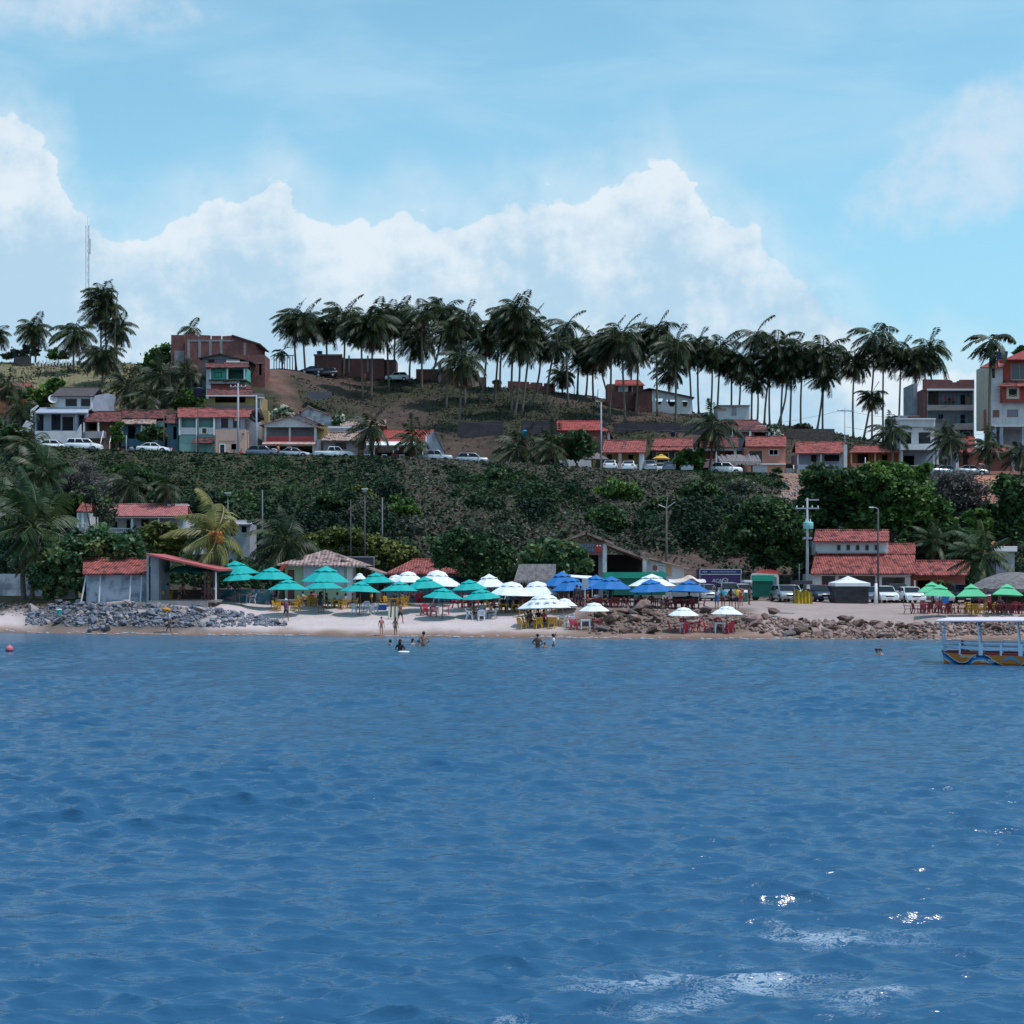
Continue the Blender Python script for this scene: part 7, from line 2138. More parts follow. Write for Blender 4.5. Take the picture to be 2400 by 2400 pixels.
def make_parasol(m,kind,pole_m):
 """unit parasol: canopy half width 1, rim at z=0, top at z=rise; scaled per part when placed"""
 n=4 if kind=='square' else 8
 a0=R(45-14)if kind=='square' else R(22.5)
 mb=MB()
 prof={'cone':[(1,0),(.98,.03),(.66,.36),(.36,.68)],'dome':[(1,0),(.99,.05),(.74,.36),(.42,.68)],'square':[(1.18,0),(1.16,.05),(.76,.38),(.42,.66)]}[kind]
 k=0
 m2=n*2
 for ri,(r,z)in enumerate(prof):
  for j in range(m2):
   a=2*math.pi*j/m2+a0
   mid=j%2
   rr=r*(math.cos(math.pi/n)if mid else 1)
   zz=z-(.035*(1-ri/3)if mid and kind!='square' else 0)+(.03 if mid and ri==0 else 0)
   mb.v.append((rr*math.cos(a),rr*math.sin(a),zz))
 for ri in range(len(prof)-1):
  for j in range(m2):
   a,b=ri*m2+j,ri*m2+(j+1)%m2
   mb.f.append((a,b,b+m2,a+m2))
 can=mb.mesh('canopy',m)
 cb=MB()
 pr={'cone':[(.46,.63),(.24,.82),(.015,1.0)],'dome':[(.50,.62),(.36,.86),(.015,1.0)],'square':[(.55,.62),(.28,.82),(.015,1.0)]}[kind]
 for ri,(r,z)in enumerate(pr):
  for j in range(m2):
   a=2*math.pi*j/m2+a0
   mid=j%2
   rr=r*(math.cos(math.pi/n)if mid else 1)
   cb.v.append((rr*math.cos(a),rr*math.sin(a),z+(.07 if mid and ri==0 else 0)))
 for ri in range(len(pr)-1):
  for j in range(m2):
   a,b=ri*m2+j,ri*m2+(j+1)%m2
   cb.f.append((a,b,b+m2,a+m2))
 cap=cb.mesh('vent_cap',m)
 rb=MB()
 for j in range(n):
  a=2*math.pi*j/n+a0
  rb.tube([(.04*math.cos(a),.04*math.sin(a),.80),(prof[0][0]*.97*math.cos(a),prof[0][0]*.97*math.sin(a),-.02)],.012,4,False)
 ribs=rb.mesh('ribs',pole_m)
 return can,cap,ribs
PAR={}
def parasol(label,px,top,rim,hw,D,m,kind='cone',group=None,pole_m=None,lean=0,star=False,tilt=0.):
 pole_m=pole_m or POLED
 key=(m.name,kind)
 if key not in PAR:
  PAR[key]=make_parasol(m,kind,pole_m)
 x=X(px,D)
 g=H(x,D)
 zr,zt=Z(rim,D),Z(top,D)
 s=hw*D/F*(1.15 if kind!='square' else 1.0)
 zr+=s*(CAMH-zr)/D*.9
 root=thing('beach_parasol',label,'parasol',(x,D,g),group)
 root.rotation_euler=(rnd.uniform(-.05,.05),tilt+rnd.uniform(-.06,.06),rnd.uniform(-.15,.15)if kind!='square' else 0)
 rise=max(zt-zr,.3)
 for me,nm in zip(PAR[key],('canopy','vent_cap','ribs')):
  o=link(nm,me,root,(0,0,zr-g))
  o.scale=(s/(1.12 if kind=='square' else 1),s/(1.12 if kind=='square' else 1),rise)
 MB().tube([(0,0,-.1),(0,0,zt-g-.06)],.028,6).lathe([(.012,zt-g-.06),(.03,zt-g-.02),(.01,zt-g+.07)],(0,0,0),6).build('pole',pole_m,root,local=True)
 MB().lathe([(.2,-.04),(.2,.06),(.05,.1)],(0,0,0),8).build('base',CONC,root,local=True)
 if star:
  for i,(u,v)in enumerate(((-.52,.32),(-.18,.22),(.2,.2),(.52,.33))):
   a=math.asin(max(-1,min(1,u)))
   rr=.72
   cx,cy=rr*s*math.sin(a*1.15),-rr*s*math.cos(a*1.15)
   cz=zr-g+rise*.335
   pts=[]
   for j in range(10):
    q=(.2 if j%2==0 else .07)*1.25
    an=math.pi/2+j*math.pi/5
    lx,ly=q*math.cos(an)*1.35,q*math.sin(an)
    pts.append((lx,ly))
   mb=MB()
   V=[]
   rad=Vector((cx,cy,0)).normalized()
   tg=Vector((-rad.y,rad.x,0))*-1
   upv=(-rad*.9+Vector((0,0,rise/s*1.0))).normalized()
   for lx,ly in pts:
    p=Vector((cx,cy,cz))+tg*lx+upv*ly+(rad*.55+Vector((0,0,.85)))*.05
    V.append(tuple(p))
   mb.add(V+[tuple(sum((Vector(v_)for v_ in V),Vector())/10)],[(j,(j+1)%10,10)for j in range(10)])
   mb.build('starfish_print',mat('print_grey',(.34,.34,.36),.8),root,local=True)
 return root
GT,GW,GBl,GG='teal parasols','white parasols','blue parasols','light green parasols'
for a in[('teal parasol farthest back beside the terrace roof edge',556,1314,1346,50,126.5,TEALC),('teal parasol over the grey chairs right of the terrace',566,1338,1360,39,123.5,TEALC),('teal parasol on a white pole left of the pale green hut',636,1329,1356,44,123,TEALC),('teal parasol over the man in the purple shirt',676,1357,1383,43,118.5,TEALC),('largest teal parasol in front of the hut banner',762,1326,1364,53,124,TEALC),('teal parasol in front of the largest one, over the yellow chairs',758,1356,1380,42,120.5,TEALC),('teal parasol over the empty white chairs on the sand',842,1362,1387,42,119.5,TEALC),('teal parasol under the low corner of the hut roof',884,1341,1366,40,124,TEALC),('teal parasol over the grey chair stacks',937,1362,1386,41,120.5,TEALC),('teal parasol just before the tall white parasol',998,1351,1377,41,122,TEALC),('foremost teal parasol over the red chairs on the sand',1036,1377,1402,44,117.3,TEALC),('teal parasol left of the pointed white parasol',1103,1358,1381,38,121.5,TEALC),('teal parasol farthest right, over the white chairs near the water',1131,1380,1403,43,117.8,TEALC)]:
 parasol(*a,'cone',GT)
parasol('teal parasol inside the open terrace, left one',430,1325,1341,44,123.6,TEALC,'cone',GT)
parasol('teal parasol inside the open terrace, right one',472,1328,1341,36,125,TEALC,'cone',GT)
for a in[('small white parasol beside the hut roof corner',846,1343,1358,14,126.5,WHC,'dome'),('white parasol with rounded top behind the teal ones, left of the pair',930,1347,1364,27,130,WHC,'dome'),('white parasol with rounded top behind the teal ones, right of the pair',957,1339,1365,36,127.5,WHC,'dome'),('tallest white parasol with rounded top below the dark tree',1022,1336,1373,46,126,WHC,'dome'),('white parasol tucked behind the right flank of the tallest one',1052,1353,1373,28,128.5,WHC,'dome'),('pointed white parasol with straight sides',1147,1345,1377,40,124.5,WHC,'cone'),('wide white parasol left of the thatched hut',1197,1363,1396,49,119.5,WHC,'dome'),('wide white parasol in front of the thatched hut',1260,1362,1395,46,121.5,WHC,'dome'),('small white parasol close behind the starfish one',1323,1402,1421,28,116,WHC,'dome'),('white parasol over the white table left of the brown rocks',1393,1412,1433,33,112,WHC,'dome'),('white parasol over the left red chair set at the waterline',1602,1423,1443,32,108.4,WHC,'dome'),('white parasol over the right red chair set at the waterline',1703,1420,1441,34,108.6,WHC,'dome'),('white parasol with a printed edge just behind a blue one',1528,1345,1374,50,119.8,WHC,'cone')]:
 parasol(*a,group=GW)
parasol('white parasol printed with grey starfish over the yellow tables',1277,1392,1428,57,112.8,WHC,'dome',GW,star=True)
for a in[('blue parasol farthest left beside the thatched hut',1318,1339,1373,44,122,BLC),('blue parasol in front of the leftmost blue one',1341,1351,1382,41,119.8,BLC),('blue parasol behind the white street sign pole',1394,1347,1375,40,122,BLC),('blue parasol before the green tarp',1431,1350,1380,45,119.5,BLC),('blue parasol under the white one, right of the green tarp',1528,1357,1385,46,117.3,BLC),('blue parasol before the silver car and grey drapes',1614,1359,1388,46,117.3,BLC)]:
 parasol(*a,'cone',GBl)
for a in[('light green parasol behind the leftmost pair',2182,1363,1389,42,120,LGC),('light green parasol over the dark-red chairs',2200,1369,1397,47,111.5,LGC),('light green parasol over the yellow chairs at the right',2277,1368,1400,46,111.5,LGC),('light green parasol before the thatched bar',2358,1368,1397,46,111.8,LGC)]:
 parasol(*a,'square',GG)
parasol('small yellow parasol on the upper street before the dark porch',1549,1064,1074,19,204,YLC,'cone',None)
k=thing('white_sign_post','white sign pole with grey panel between the blue parasols','sign',(X(1371,117.5),117.5,H(X(1371,117.5),117.5)))
D=117.5
MB().tube([(X(1371,D),D,H(X(1371,D),D)-.2),(X(1371,D),D,Z(1356,D))],.05,6).build('post',TRIM,k)
MB().box(X(1364,D),X(1379,D),D-.08,D-.04,Z(1377,D),Z(1356,D)).build('panel',mat('panel_grey',(.36,.37,.42),.6),k)
D=124
k=thing('white_flat_awning','flat white awning on posts behind the blue parasols','awning',(X(1360,D),D,H(X(1360,D),D)))
MB().slab([(X(1330,D),D-1,Z(1351,D)),(X(1392,D),D-1,Z(1357,D)),(X(1390,D),D+2,Z(1350,D)),(X(1332,D),D+2,Z(1347,D))],.06).build('canvas',WHC,k)
for q in(1334,1388):
 MB().tube([(X(q,D),D,H(X(q,D),D)),(X(q,D),D,Z(1352,D))],.04,5).build('post',TRIM,k)
D=127
k=thing('striped_awning','long pale orange and white awning cloth before the kiosk','awning',(X(1610,D),D,H(X(1610,D),D)))
mb=MB()
pv=None
for i in range(17):
 t=i/16
 x=X(1567+86*t,D)
 z=Z(1358-8*math.exp(-((t-.62)/.12)**2)+1.5*math.sin(t*9),D)
 cur=[(x,D-.6,z-.22),(x,D,z),(x,D+1.6,z+.05)]
 if pv:
  mb.add(pv+cur,[(0,3,4,1),(1,4,5,2)])
 pv=cur
mb.build('cloth',mat('cloth_peach',(.62,.48,.38),.7,c2=(.6,.62,.68),ns=.6),k)
for q in(1569,1650):
 MB().tube([(X(q,D),D,H(X(q,D),D)),(X(q,D),D,Z(1360,D))],.04,5).build('post',METAL,k)
D=128
k=thing('draped_counter','long counter draped in grey cloth under the blue parasol','counter',(X(1605,D),D,H(X(1605,D),D)))
MB().box(X(1576,D),X(1639,D),D,D+.8,Z(1398,D),Z(1383,D)).build('grey_cloth',mat('cloth_grey',(.38,.39,.43),.8),k)
MB().box(X(1578,D),X(1637,D),D+.1,D+.7,H(X(1605,D),D),Z(1398,D)-.003).build('base',DKIN,k)
k=thing('folded_sun_shade','folded red cloth shade hanging at the corner of the pale green hut','cloth',(X(661,127),127,Z(1338,127)))
MB().hexa([(-.35,0,0),(0,0,-.05),(0,.2,-.05),(-.35,.2,0)],[(.05,0,.55),(.45,0,.62),(.45,.2,.62),(.05,.2,.55)]).build('cloth',mat('cloth_red',(.45,.05,.05),.7),k,local=True)
FC_={'y':('yellow',(.50,.27,.03)),'w':('white',(.66,.69,.76)),'g':('grey',(.30,.34,.42)),'r':('red',(.42,.035,.065)),'m':('dark-red',(.17,.02,.03))}
CH={}
def chair_proto(c):
 nm,col=FC_[c]
 m=mat('plastic_'+nm,col,.45)
 root=thing('plastic_chair','x','chair')
 kids=[]
 def p(n,mb):
  kids.append(link(n,mb.mesh(n,m),root))
 p('seat',MB().hexa([(-.23,-.24,.40),(.23,-.24,.40),(.20,.2,.38),(-.20,.2,.38)],[(-.23,-.24,.435),(.23,-.24,.435),(.20,.2,.41),(-.20,.2,.41)]))
 mb=MB()
 for i in range(5):
  x=-.19+i*.095
  mb.hexa([(x-.035,.2,.40),(x+.035,.2,.40),(x+.035,.225,.40),(x-.035,.225,.40)],[(x*1.05-.035,.30,.80),(x*1.05+.035,.30,.80),(x*1.05+.035,.325,.80),(x*1.05-.035,.325,.80)])
 mb.hexa([(-.25,.295,.78),(.25,.295,.78),(.25,.33,.78),(-.25,.33,.78)],[(-.18,.32,.88),(.18,.32,.88),(.18,.35,.88),(-.18,.35,.88)])
 mb.hexa([(-.25,.2,.42),(-.22,.2,.42),(-.22,.23,.42),(-.25,.23,.42)],[(-.26,.295,.80),(-.22,.295,.80),(-.22,.33,.80),(-.26,.33,.80)])
 mb.hexa([(.22,.2,.42),(.25,.2,.42),(.25,.23,.42),(.22,.23,.42)],[(.22,.295,.80),(.26,.295,.80),(.26,.33,.80),(.22,.33,.80)])
 p('backrest',mb)
 for s in(-1,1):
  p('armrest',MB().tube([(s*.25,.27,.66),(s*.29,.05,.66),(s*.28,-.2,.64),(s*.25,-.24,.42)],.024,5))
  p('leg',MB().hexa([(s*.25-.03,-.28,0),(s*.25+.03,-.28,0),(s*.25+.03,-.23,0),(s*.25-.03,-.23,0)],[(s*.21-.04,-.23,.4),(s*.21+.04,-.23,.4),(s*.21+.04,-.17,.4),(s*.21-.04,-.17,.4)]))
  p('leg',MB().hexa([(s*.24-.03,.26,0),(s*.24+.03,.26,0),(s*.24+.03,.31,0),(s*.24-.03,.31,0)],[(s*.19-.04,.15,.4),(s*.19+.04,.15,.4),(s*.19+.04,.21,.4),(s*.19-.04,.21,.4)]))
 KIDS[root.name]=kids
 return root
TBL={}
def table_proto(c):
 nm,col=FC_[c]
 m=mat('plastic_'+nm,col,.45)
 root=thing('plastic_table','x','table')
 kids=[link('tabletop',MB().box(-.36,.36,-.36,.36,.69,.725).box(-.34,.34,-.34,.34,.64,.688).mesh('tabletop',m),root)]
 for sx in(-1,1):
  for sy in(-1,1):
   kids.append(link('leg',MB().hexa([(sx*.33-.03,sy*.33-.03,0),(sx*.33+.03,sy*.33-.03,0),(sx*.33+.03,sy*.33+.03,0),(sx*.33-.03,sy*.33+.03,0)],[(sx*.30-.045,sy*.30-.045,.64),(sx*.30+.045,sy*.30-.045,.64),(sx*.30+.045,sy*.30+.045,.64),(sx*.30-.045,sy*.30+.045,.64)]).mesh('leg',m),root))
 KIDS[root.name]=kids
 return root
def put(cache,maker,c,label,cat,x,y,rz,group,dz=0.):
 if c not in cache:
  o=cache[c]=maker(c)
 else:
  o=copy_tree(cache[c])
 o.location=(x,y,H(x,y)+dz-.02)
 o.rotation_euler=(0,0,rz)
 tag(o,label,cat,group)
 return o
DIRS={'L':(-.85,0,'left of'),'R':(.85,0,'right of'),'F':(0,-.8,'in front of'),'B':(0,.8,'behind'),'FL':(-.62,-.62,'front-left of'),'FR':(.62,-.62,'front-right of'),'BL':(-.62,.62,'back-left of'),'BR':(.62,.62,'back-right of'),'LL':(-1.45,.1,'further left of'),'RR':(1.45,.1,'further right of'),'LF':(-1.3,-.6,'out at the front-left of'),'RF':(1.3,-.6,'out at the front-right of'),'LB':(-1.3,.7,'out at the back-left of'),'RB':(1.3,.7,'out at the back-right of')}
SITS=[]
def setup(px,py,tc,chairs,desc,sit='',D=None):
 """table tc (or -) at ground pixel; chairs 'L:y R:y'; sit 'L:dk'"""
 D=D or hit(px,py,104)
 x=X(px,D)
 tn=('the '+FC_[tc][0]+' table '+desc)if tc!='-' else('the spot '+desc)
 if tc!='-':
  put(TBL,table_proto,tc,FC_[tc][0]+' square plastic table '+desc,'table',x,D,rnd.uniform(-.2,.2),'plastic tables on the beach')
 for w in chairs.split():
  d,c=w.split(':')
  dx,dy,word=DIRS[d]
  cx,cy=x+dx+rnd.uniform(-.06,.06),D+dy+rnd.uniform(-.06,.06)
  put(CH,chair_proto,c,FC_[c][0]+' chair '+word+' '+tn,'chair',cx,cy,math.atan2(-dy,-dx)+math.pi/2+rnd.uniform(-.3,.3),'plastic chairs on the beach')
 for w in sit.split():
  d,c=w.split(':')
  dx,dy,word=DIRS[d]
  SITS.append((x+dx*.93,D+dy*.93,math.atan2(-dy,-dx)+math.pi/2,c,word+' '+tn))
setup(372,1404,'y','L:y R:y','at the left post inside the terrace')
setup(452,1404,'g','L:g R:g F:g B:g FR:g','in the middle of the terrace','B:brown L:dk R:grey')
setup(485,1403,'g','F:g BR:g','by the red terrace poles','B:dk F:brown')
setup(532,1400,'g','L:g B:g','just right of the terrace poles','B:dk L:brown')
setup(572,1412,'g','L:g R:w B:g','under the lower left teal parasol','BL:dk BR:dk L:grey R:black')
setup(627,1409,'g','L:y R:g B:g','under the white-poled teal parasol','L:brown B:white R:dk BR:skin')
setup(672,1433,'-','L:y R:y BL:y BR:y','where the man in purple stands')
setup(732,1420,'y','L:y BL:y F:y B:y','under the largest teal parasol','B:pink R:dk L:grey F:red')
setup(788,1426,'y','L:y R:y FR:y B:y RR:y','beneath the largest teal parasol','L:black R:grey RR:brown B:white')
setup(853,1437,'-','FL:w FR:w R:w B:g','under the teal parasol with empty chairs')
setup(924,1422,'y','L:y R:y BR:y BL:y FR:y','beside the striped folding chair','B:dk BR:skin')
setup(905,1402,'r','L:g R:g','at the back by the hut bar','B:pink')
setup(945,1402,'-','L:g R:g F:w B:g','of grey chair stacks','L:dk R:brown B:black')
setup(985,1412,'r','L:r R:r F:r','behind the lone front red set','B:skin L:red R:dk')
setup(1018,1442,'w','L:r R:r F:r BL:r','alone under the foremost teal parasol')
setup(1060,1413,'g','L:g R:g LL:w RR:g','behind the foremost teal parasol','B:grey R:skin')
setup(1092,1425,'r','L:r R:r B:r','left of the brown-chaired tables','L:red R:orange B:white')
setup(1128,1452,'g','L:w F:w R:g B:g','under the rightmost teal parasol','L:green R:brown B:grey BL:skin')
setup(1150,1422,'y','L:y R:w B:y','between teal and wide white parasols','L:skin R:dk B:white')
setup(1180,1436,'y','L:y B:y BR:y','left under the wide white parasol','B:dk L:skin BR:black R:grey')
setup(1210,1437,'y','R:y B:w','beneath the wide white parasol','B:dk R:brown BR:red')
setup(1248,1440,'y','L:y R:y B:w','behind the starfish parasol','B:skin L:dk R:brown')
setup(1285,1441,'y','R:y B:y','second behind the starfish parasol','B:white R:dk')
setup(1262,1470,'y','L:y F:y BL:y LF:y','left under the starfish parasol','B:black BL:brown L:dk')
setup(1293,1470,'y','R:y F:y BR:w RF:w RB:w','right under the starfish parasol','BL:red')
setup(1372,1476,'w','L:r R:r BL:r','beside the brown rocks')
setup(1605,1482,'w','L:r F:r R:r B:r','left set at the waterline rocks')
setup(1686,1483,'w','L:r FR:r R:r B:r','right set at the waterline rocks')
setup(1355,1422,'m','L:m R:m B:m','under the left blue parasols','B:black R:dk L:brown')
setup(1400,1424,'m','L:m R:m F:m B:m','right of the white sign pole','B:grey R:dk L:red')
setup(1440,1424,'m','L:m R:m F:m B:m','before the green tarp','L:dk')
setup(1495,1424,'g','L:m R:m B:m F:m','left under the white-edged blue parasol','B:grey')
setup(1530,1424,'m','L:m R:m B:m RR:m','right under the white-edged blue parasol')
setup(1592,1426,'m','L:m R:m B:m','left before the silver cars')
setup(1618,1426,'g','R:m F:m B:m','right before the silver cars','B:dk')
setup(2172,1437,'r','L:m R:m F:m B:m LL:m','left under the dark-red-chaired green parasol')
setup(2212,1437,'r','R:m F:m B:m RR:m','right under the dark-red-chaired green parasol')
setup(2276,1439,'y','L:y R:y F:y B:y LL:m RR:y FR:y','under the third green parasol')
setup(2325,1420,'r','L:m R:m B:m','behind the log post of the bar')
setup(2352,1438,'r','L:m R:m F:m B:m','under the thatched bar, left','B:dk')
setup(2388,1438,'r','L:m R:m F:m B:m','under the thatched bar, right')
for i,(px,c)in enumerate(((861,'w'),(901,'w'),(942,'w'))):
 put(TBL,table_proto,c,['white table nearest the white pickup on the upper street','white table in the middle on the street before the bar','white table before the dark red hatchback'][i],'table',X(px,198.8),198.8,0,'plastic tables on the upper street')
for i,px in enumerate((878,886,893)):
 put(CH,chair_proto,'w','white plastic chair in the cluster under the white awning upstairs','chair',X(px,204),204+.3*(i%2),.4*i,'white chairs under the street awning')
D=hit(1767,1405,110)
def small(name,label,cat,px,py,parts,D0=104,rz=0.,dz=0.):
 D=hit(px,py,D0)or 118
 k=thing(name,label,cat,(X(px,D),D,H(X(px,D),D)+dz),rz=rz)
 for nm,mb,m in parts:
  mb.build(nm,m,k,local=True)
 return k
small('cool_box','blue cool box on the sand left of the striped chair','cool box',895,1430,[('box',MB().hexa([(-.38,-.25,0),(.38,-.25,0),(.38,.25,0),(-.38,.25,0)],[(-.42,-.28,.42),(.42,-.28,.42),(.42,.28,.42),(-.42,.28,.42)]),mat('plastic_blue',(.015,.10,.33),.4)),('lid',MB().box(-.44,.44,-.3,.3,.423,.5),mat('plastic_pale',(.6,.63,.7),.4))])
mb=MB()
for i in range(7):
 mb.box(-.32+i*.1,-.32+i*.1+.05,0,.03,.15,1.0)
small('folding_chair','folding beach chair with yellow, white and black stripes facing the water','beach chair',921,1452,[('cloth',MB().hexa([(-.36,.0,.15),(.36,.0,.15),(.36,.03,.15),(-.36,.03,.15)],[(-.34,.25,1.0),(.34,.25,1.0),(.34,.28,1.0),(-.34,.28,1.0)]),mat('cloth_striped_base',(.5,.48,.35),.8)),('stripe',MB().hexa([(-.22,-.01,.15),(-.12,-.01,.15),(-.12,-.002,.15),(-.22,-.002,.15)],[(-.2,.24,1.0),(-.1,.24,1.0),(-.1,.248,1.0),(-.2,.248,1.0)]),mat('cloth_black',(.03,.03,.04),.8)),('stripe',MB().hexa([(.10,-.01,.15),(.2,-.01,.15),(.2,-.002,.15),(.10,-.002,.15)],[(.1,.24,1.0),(.2,.24,1.0),(.2,.248,1.0),(.1,.248,1.0)]),MATS['cloth_black']),('frame',MB().tube([(-.38,-.1,0),(-.36,.28,1.05)],.02,5).tube([(.38,-.1,0),(.36,.28,1.05)],.02,5).tube([(-.36,.5,0),(-.37,0,.6)],.02,5).tube([(.36,.5,0),(.37,0,.6)],.02,5),ALU)])
for px,py,lb,c in((2215,1416,'blue upright panel under the light green parasols, left one',(.02,.13,.36)),(2283,1414,'blue upright panel under the light green parasols, right one',(.02,.13,.36))):
 small('drinks_freezer',lb,'freezer',px,py,[('cabinet',MB().box(-.26,.26,-.25,.25,.03,.95),mat('freezer_blue',c,.4)),('lid',MB().box(-.27,.27,-.26,.26,.953,1.0),TRIM),('feet',MB().box(-.22,-.16,-.2,-.14,0,.03).box(.16,.22,-.2,-.14,0,.03),M_trimb)],112)
small('fish_crate','brown wooden crate on the sand between maroon chair groups','crate',1560,1420,[('crate',MB().box(-.35,.35,-.2,.2,0,.06).box(-.35,.35,-.2,-.17,.08,.16).box(-.35,.35,-.2,-.17,.19,.27).box(-.35,.35,.17,.2,.06,.27).box(-.35,-.32,-.17,.17,.06,.27).box(.32,.35,-.17,.17,.06,.27),WOODM)])
small('driftwood_plank','pale plank lying on the sand above the right rocks','plank',1845,1438,[('plank',MB().hexa([(-.6,0,0),(.5,-.25,0),(.55,-.1,0),(-.55,.18,0)],[(-.6,0,.12),(.5,-.25,.05),(.55,-.1,.05),(-.55,.18,.12)]),mat('driftwood',(.5,.47,.47),.9))])
small('teal_bucket','small teal plastic tub among the left grey rocks','tub',138,1452,[('tub',MB().lathe([(.18,0),(.22,.35),(.24,.36),(.24,.38)],(0,0,0),10),mat('plastic_teal',(.02,.35,.33),.4)),('lid',MB().lathe([(.25,.383),(.2,.43)],(0,0,0),10),TRIM)],dz=.35)
for px,c,lb in((212,(.02,.02,.03),'dark bag of rubbish left of the white car on the upper street'),(308,(.10,.16,.22),'blue-grey bin on the left upper street')):
 small('rubbish_bag',lb,'bag',px,1060,[('sack',MB().ball((0,0,.35),.38,8,5,sz=.95),mat('bag_%d'%px,c,.6))],196)
D=200
k=thing('pale_canvas_cover','pale canvas sheet hanging behind the white people carrier','canvas',(X(143,203.5),203.5,H(X(143,203.5),203.5)))
MB().hexa([(-1.0,0,0),(.9,0,0),(.9,.3,0),(-1.0,.3,0)],[(-.9,0,.95),(1.1,0,1.25),(1.1,.3,1.25),(-.9,.3,.95)]).build('sheet',mat('canvas_cream',(.5,.47,.45),.85),k,local=True)
k=thing('mooring_buoy','pink-red round buoy floating at the far left','buoy',(X(22,89.6),89.6,0))
MB().ball((0,0,.15),.23,14,10).build('float',mat('buoy_pink',(.55,.14,.17),.5),k,True,local=True)
MB().lathe([(.235,.0),(.24,.06),(.235,.1)],(0,0,0),14,cap=False).build('band',mat('buoy_dark',(.10,.03,.05),.6),k,local=True)
MB().tube([(-.05,0,.37),(0,0,.45),(.05,0,.37)],.012,4).build('ring',METAL,k,local=True)
def rock_mesh(seed,m,flat=.7):
 rg=random.Random(seed)
 bm=__import__('bmesh').new()
 import bmesh
 for i in range(13):
  v=Vector((rg.gauss(0,1),rg.gauss(0,1),rg.gauss(0,1))).normalized()
  s=rg.uniform(.8,1.05)
  bm.verts.new((v.x*.5*s,v.y*.42*s,v.z*.36*s*flat*1.2))
 r=bmesh.ops.convex_hull(bm,input=bm.verts)
 bmesh.ops.delete(bm,geom=[g for g in r['geom_interior']if isinstance(g,bmesh.types.BMVert)],context='VERTS')
 bmesh.ops.bevel(bm,geom=bm.edges[:],offset=.014,segments=1,affect='EDGES')
 me=bpy.data.meshes.new('rock')
 bm.to_mesh(me)
 bm.free()
 me.materials.append(m)
 return me
def rockm(n,c,c2,c3):
 return mat(n,c,.9,c2=c2,ns=2.5,c3=c3,ns3=7,bump=.5,bs=9)
RG=[rockm('rock_grey',(.20,.21,.25),(.14,.15,.19),(.28,.28,.31)),rockm('rock_slate',(.13,.15,.19),(.09,.10,.14),(.2,.21,.25)),rockm('rock_pale',(.36,.31,.30),(.28,.24,.24),(.44,.40,.39))]
RT=[rockm('rock_tan',(.27,.18,.155),(.17,.11,.095),(.36,.26,.235)),rockm('rock_brown',(.13,.08,.066),(.07,.045,.04),(.20,.135,.115)),rockm('rock_pinkish',(.33,.21,.19),(.22,.13,.12),(.40,.29,.27)),rockm('rock_greybrown',(.12,.10,.10),(.07,.062,.062),(.19,.16,.155))]
RGM=[rock_mesh(i,RG[[0,0,1,1,0,2,0,1,2,1][i%10]],.8)for i in range(20)]
RTM=[rock_mesh(40+i,RT[[0,1,0,2,3,0,1,2][i%8]],.65)for i in range(20)]
rockN=[0]
def rock(px,py,s,pal,label,group,lift=.0,D=None,flat=None,me=None):
 D=D or hit(px,py,100)
 if D is None:
  return
 x=X(px,D)
 o=link('rock',me or rnd.choice(RGM if pal=='g' else RTM),None,(x,D,H(x,D)+s*.12+lift))
 o.scale=(s*rnd.uniform(.85,1.3),s*rnd.uniform(.8,1.1),s*rnd.uniform(.75,1.05)*(flat or 1))
 o.rotation_euler=(rnd.uniform(-.6,.6),rnd.uniform(-.5,.5),rnd.uniform(0,6.28))
 tag(o,label,'rock',group)
 rockN[0]+=1
 return o
LG=('grey rock in the loose pile below the shack and terrace','grey rocks of the left pile')
n=0
while n<135:
 px=rnd.uniform(68,548)
 tp=np.interp(px,[60,110,200,340,480,548],[1440,1418,1412,1424,1424,1446])
 bt=np.interp(px,[60,110,330,480,548],[1462,1466,1470,1472,1460])
 py=rnd.uniform(tp,bt)
 rock(px,py,.48+.62*rnd.random()**1.5,'g',*LG,lift=rnd.uniform(0,.2))
 n+=1
rock(470,1443,1.0,'g','large square tan block in the left grey rock pile',None,.35,me=RGM[5])
rock(655,1465,.95,'g','tan tilted rock at the right tip of the left grey pile',None,.1,me=RGM[5])
rock(480,1465,1.3,'g','wide flat grey-brown slab at the bottom of the left pile',None,.0,me=RGM[15])
for i in range(9):
 rock(207+i*6+rnd.uniform(-3,3),1483-abs(4-i)*-0.3-rnd.uniform(0,9),rnd.uniform(.4,.8),'g','dark wet rock in the small heap at the waterline, left','waterline rock heap at the left',rnd.uniform(0,.25))
for i in range(20):
 rock(rnd.uniform(-20,95),rnd.uniform(1415,1442),rnd.uniform(.25,.5),rnd.choice('gt'),'small mixed stone on the bank at the far left','stones on the far left bank',.05)
for i in range(18):
 px=rnd.uniform(545,668)
 rock(px,rnd.uniform(np.interp(px,[545,668],[1432,1458]),1468),rnd.uniform(.35,.7),'g','grey rock in the tapering right end of the left pile','grey rocks at the tapering end of the left pile',.05)
n=0
TGn=('tan-brown rock in the long bank along the right shore','brown rocks of the right shore')
while n<128:
 px=rnd.uniform(1395,2180)
 tp=np.interp(px,[1395,1450,1700,1850,2100,2180],[1438,1428,1436,1452,1466,1462])
 bt=np.interp(px,[1395,1500,1720,1800,2180],[1486,1486,1476,1492,1499])
 py=rnd.uniform(tp,bt)
 if 1560<px<1740 and py>1466:
  continue
 rock(px,py,(.5+1.15*rnd.random()**1.8)*(1.15 if px<1550 else .95),'t',*TGn,lift=rnd.uniform(0,.12),flat=.75)
 n+=1
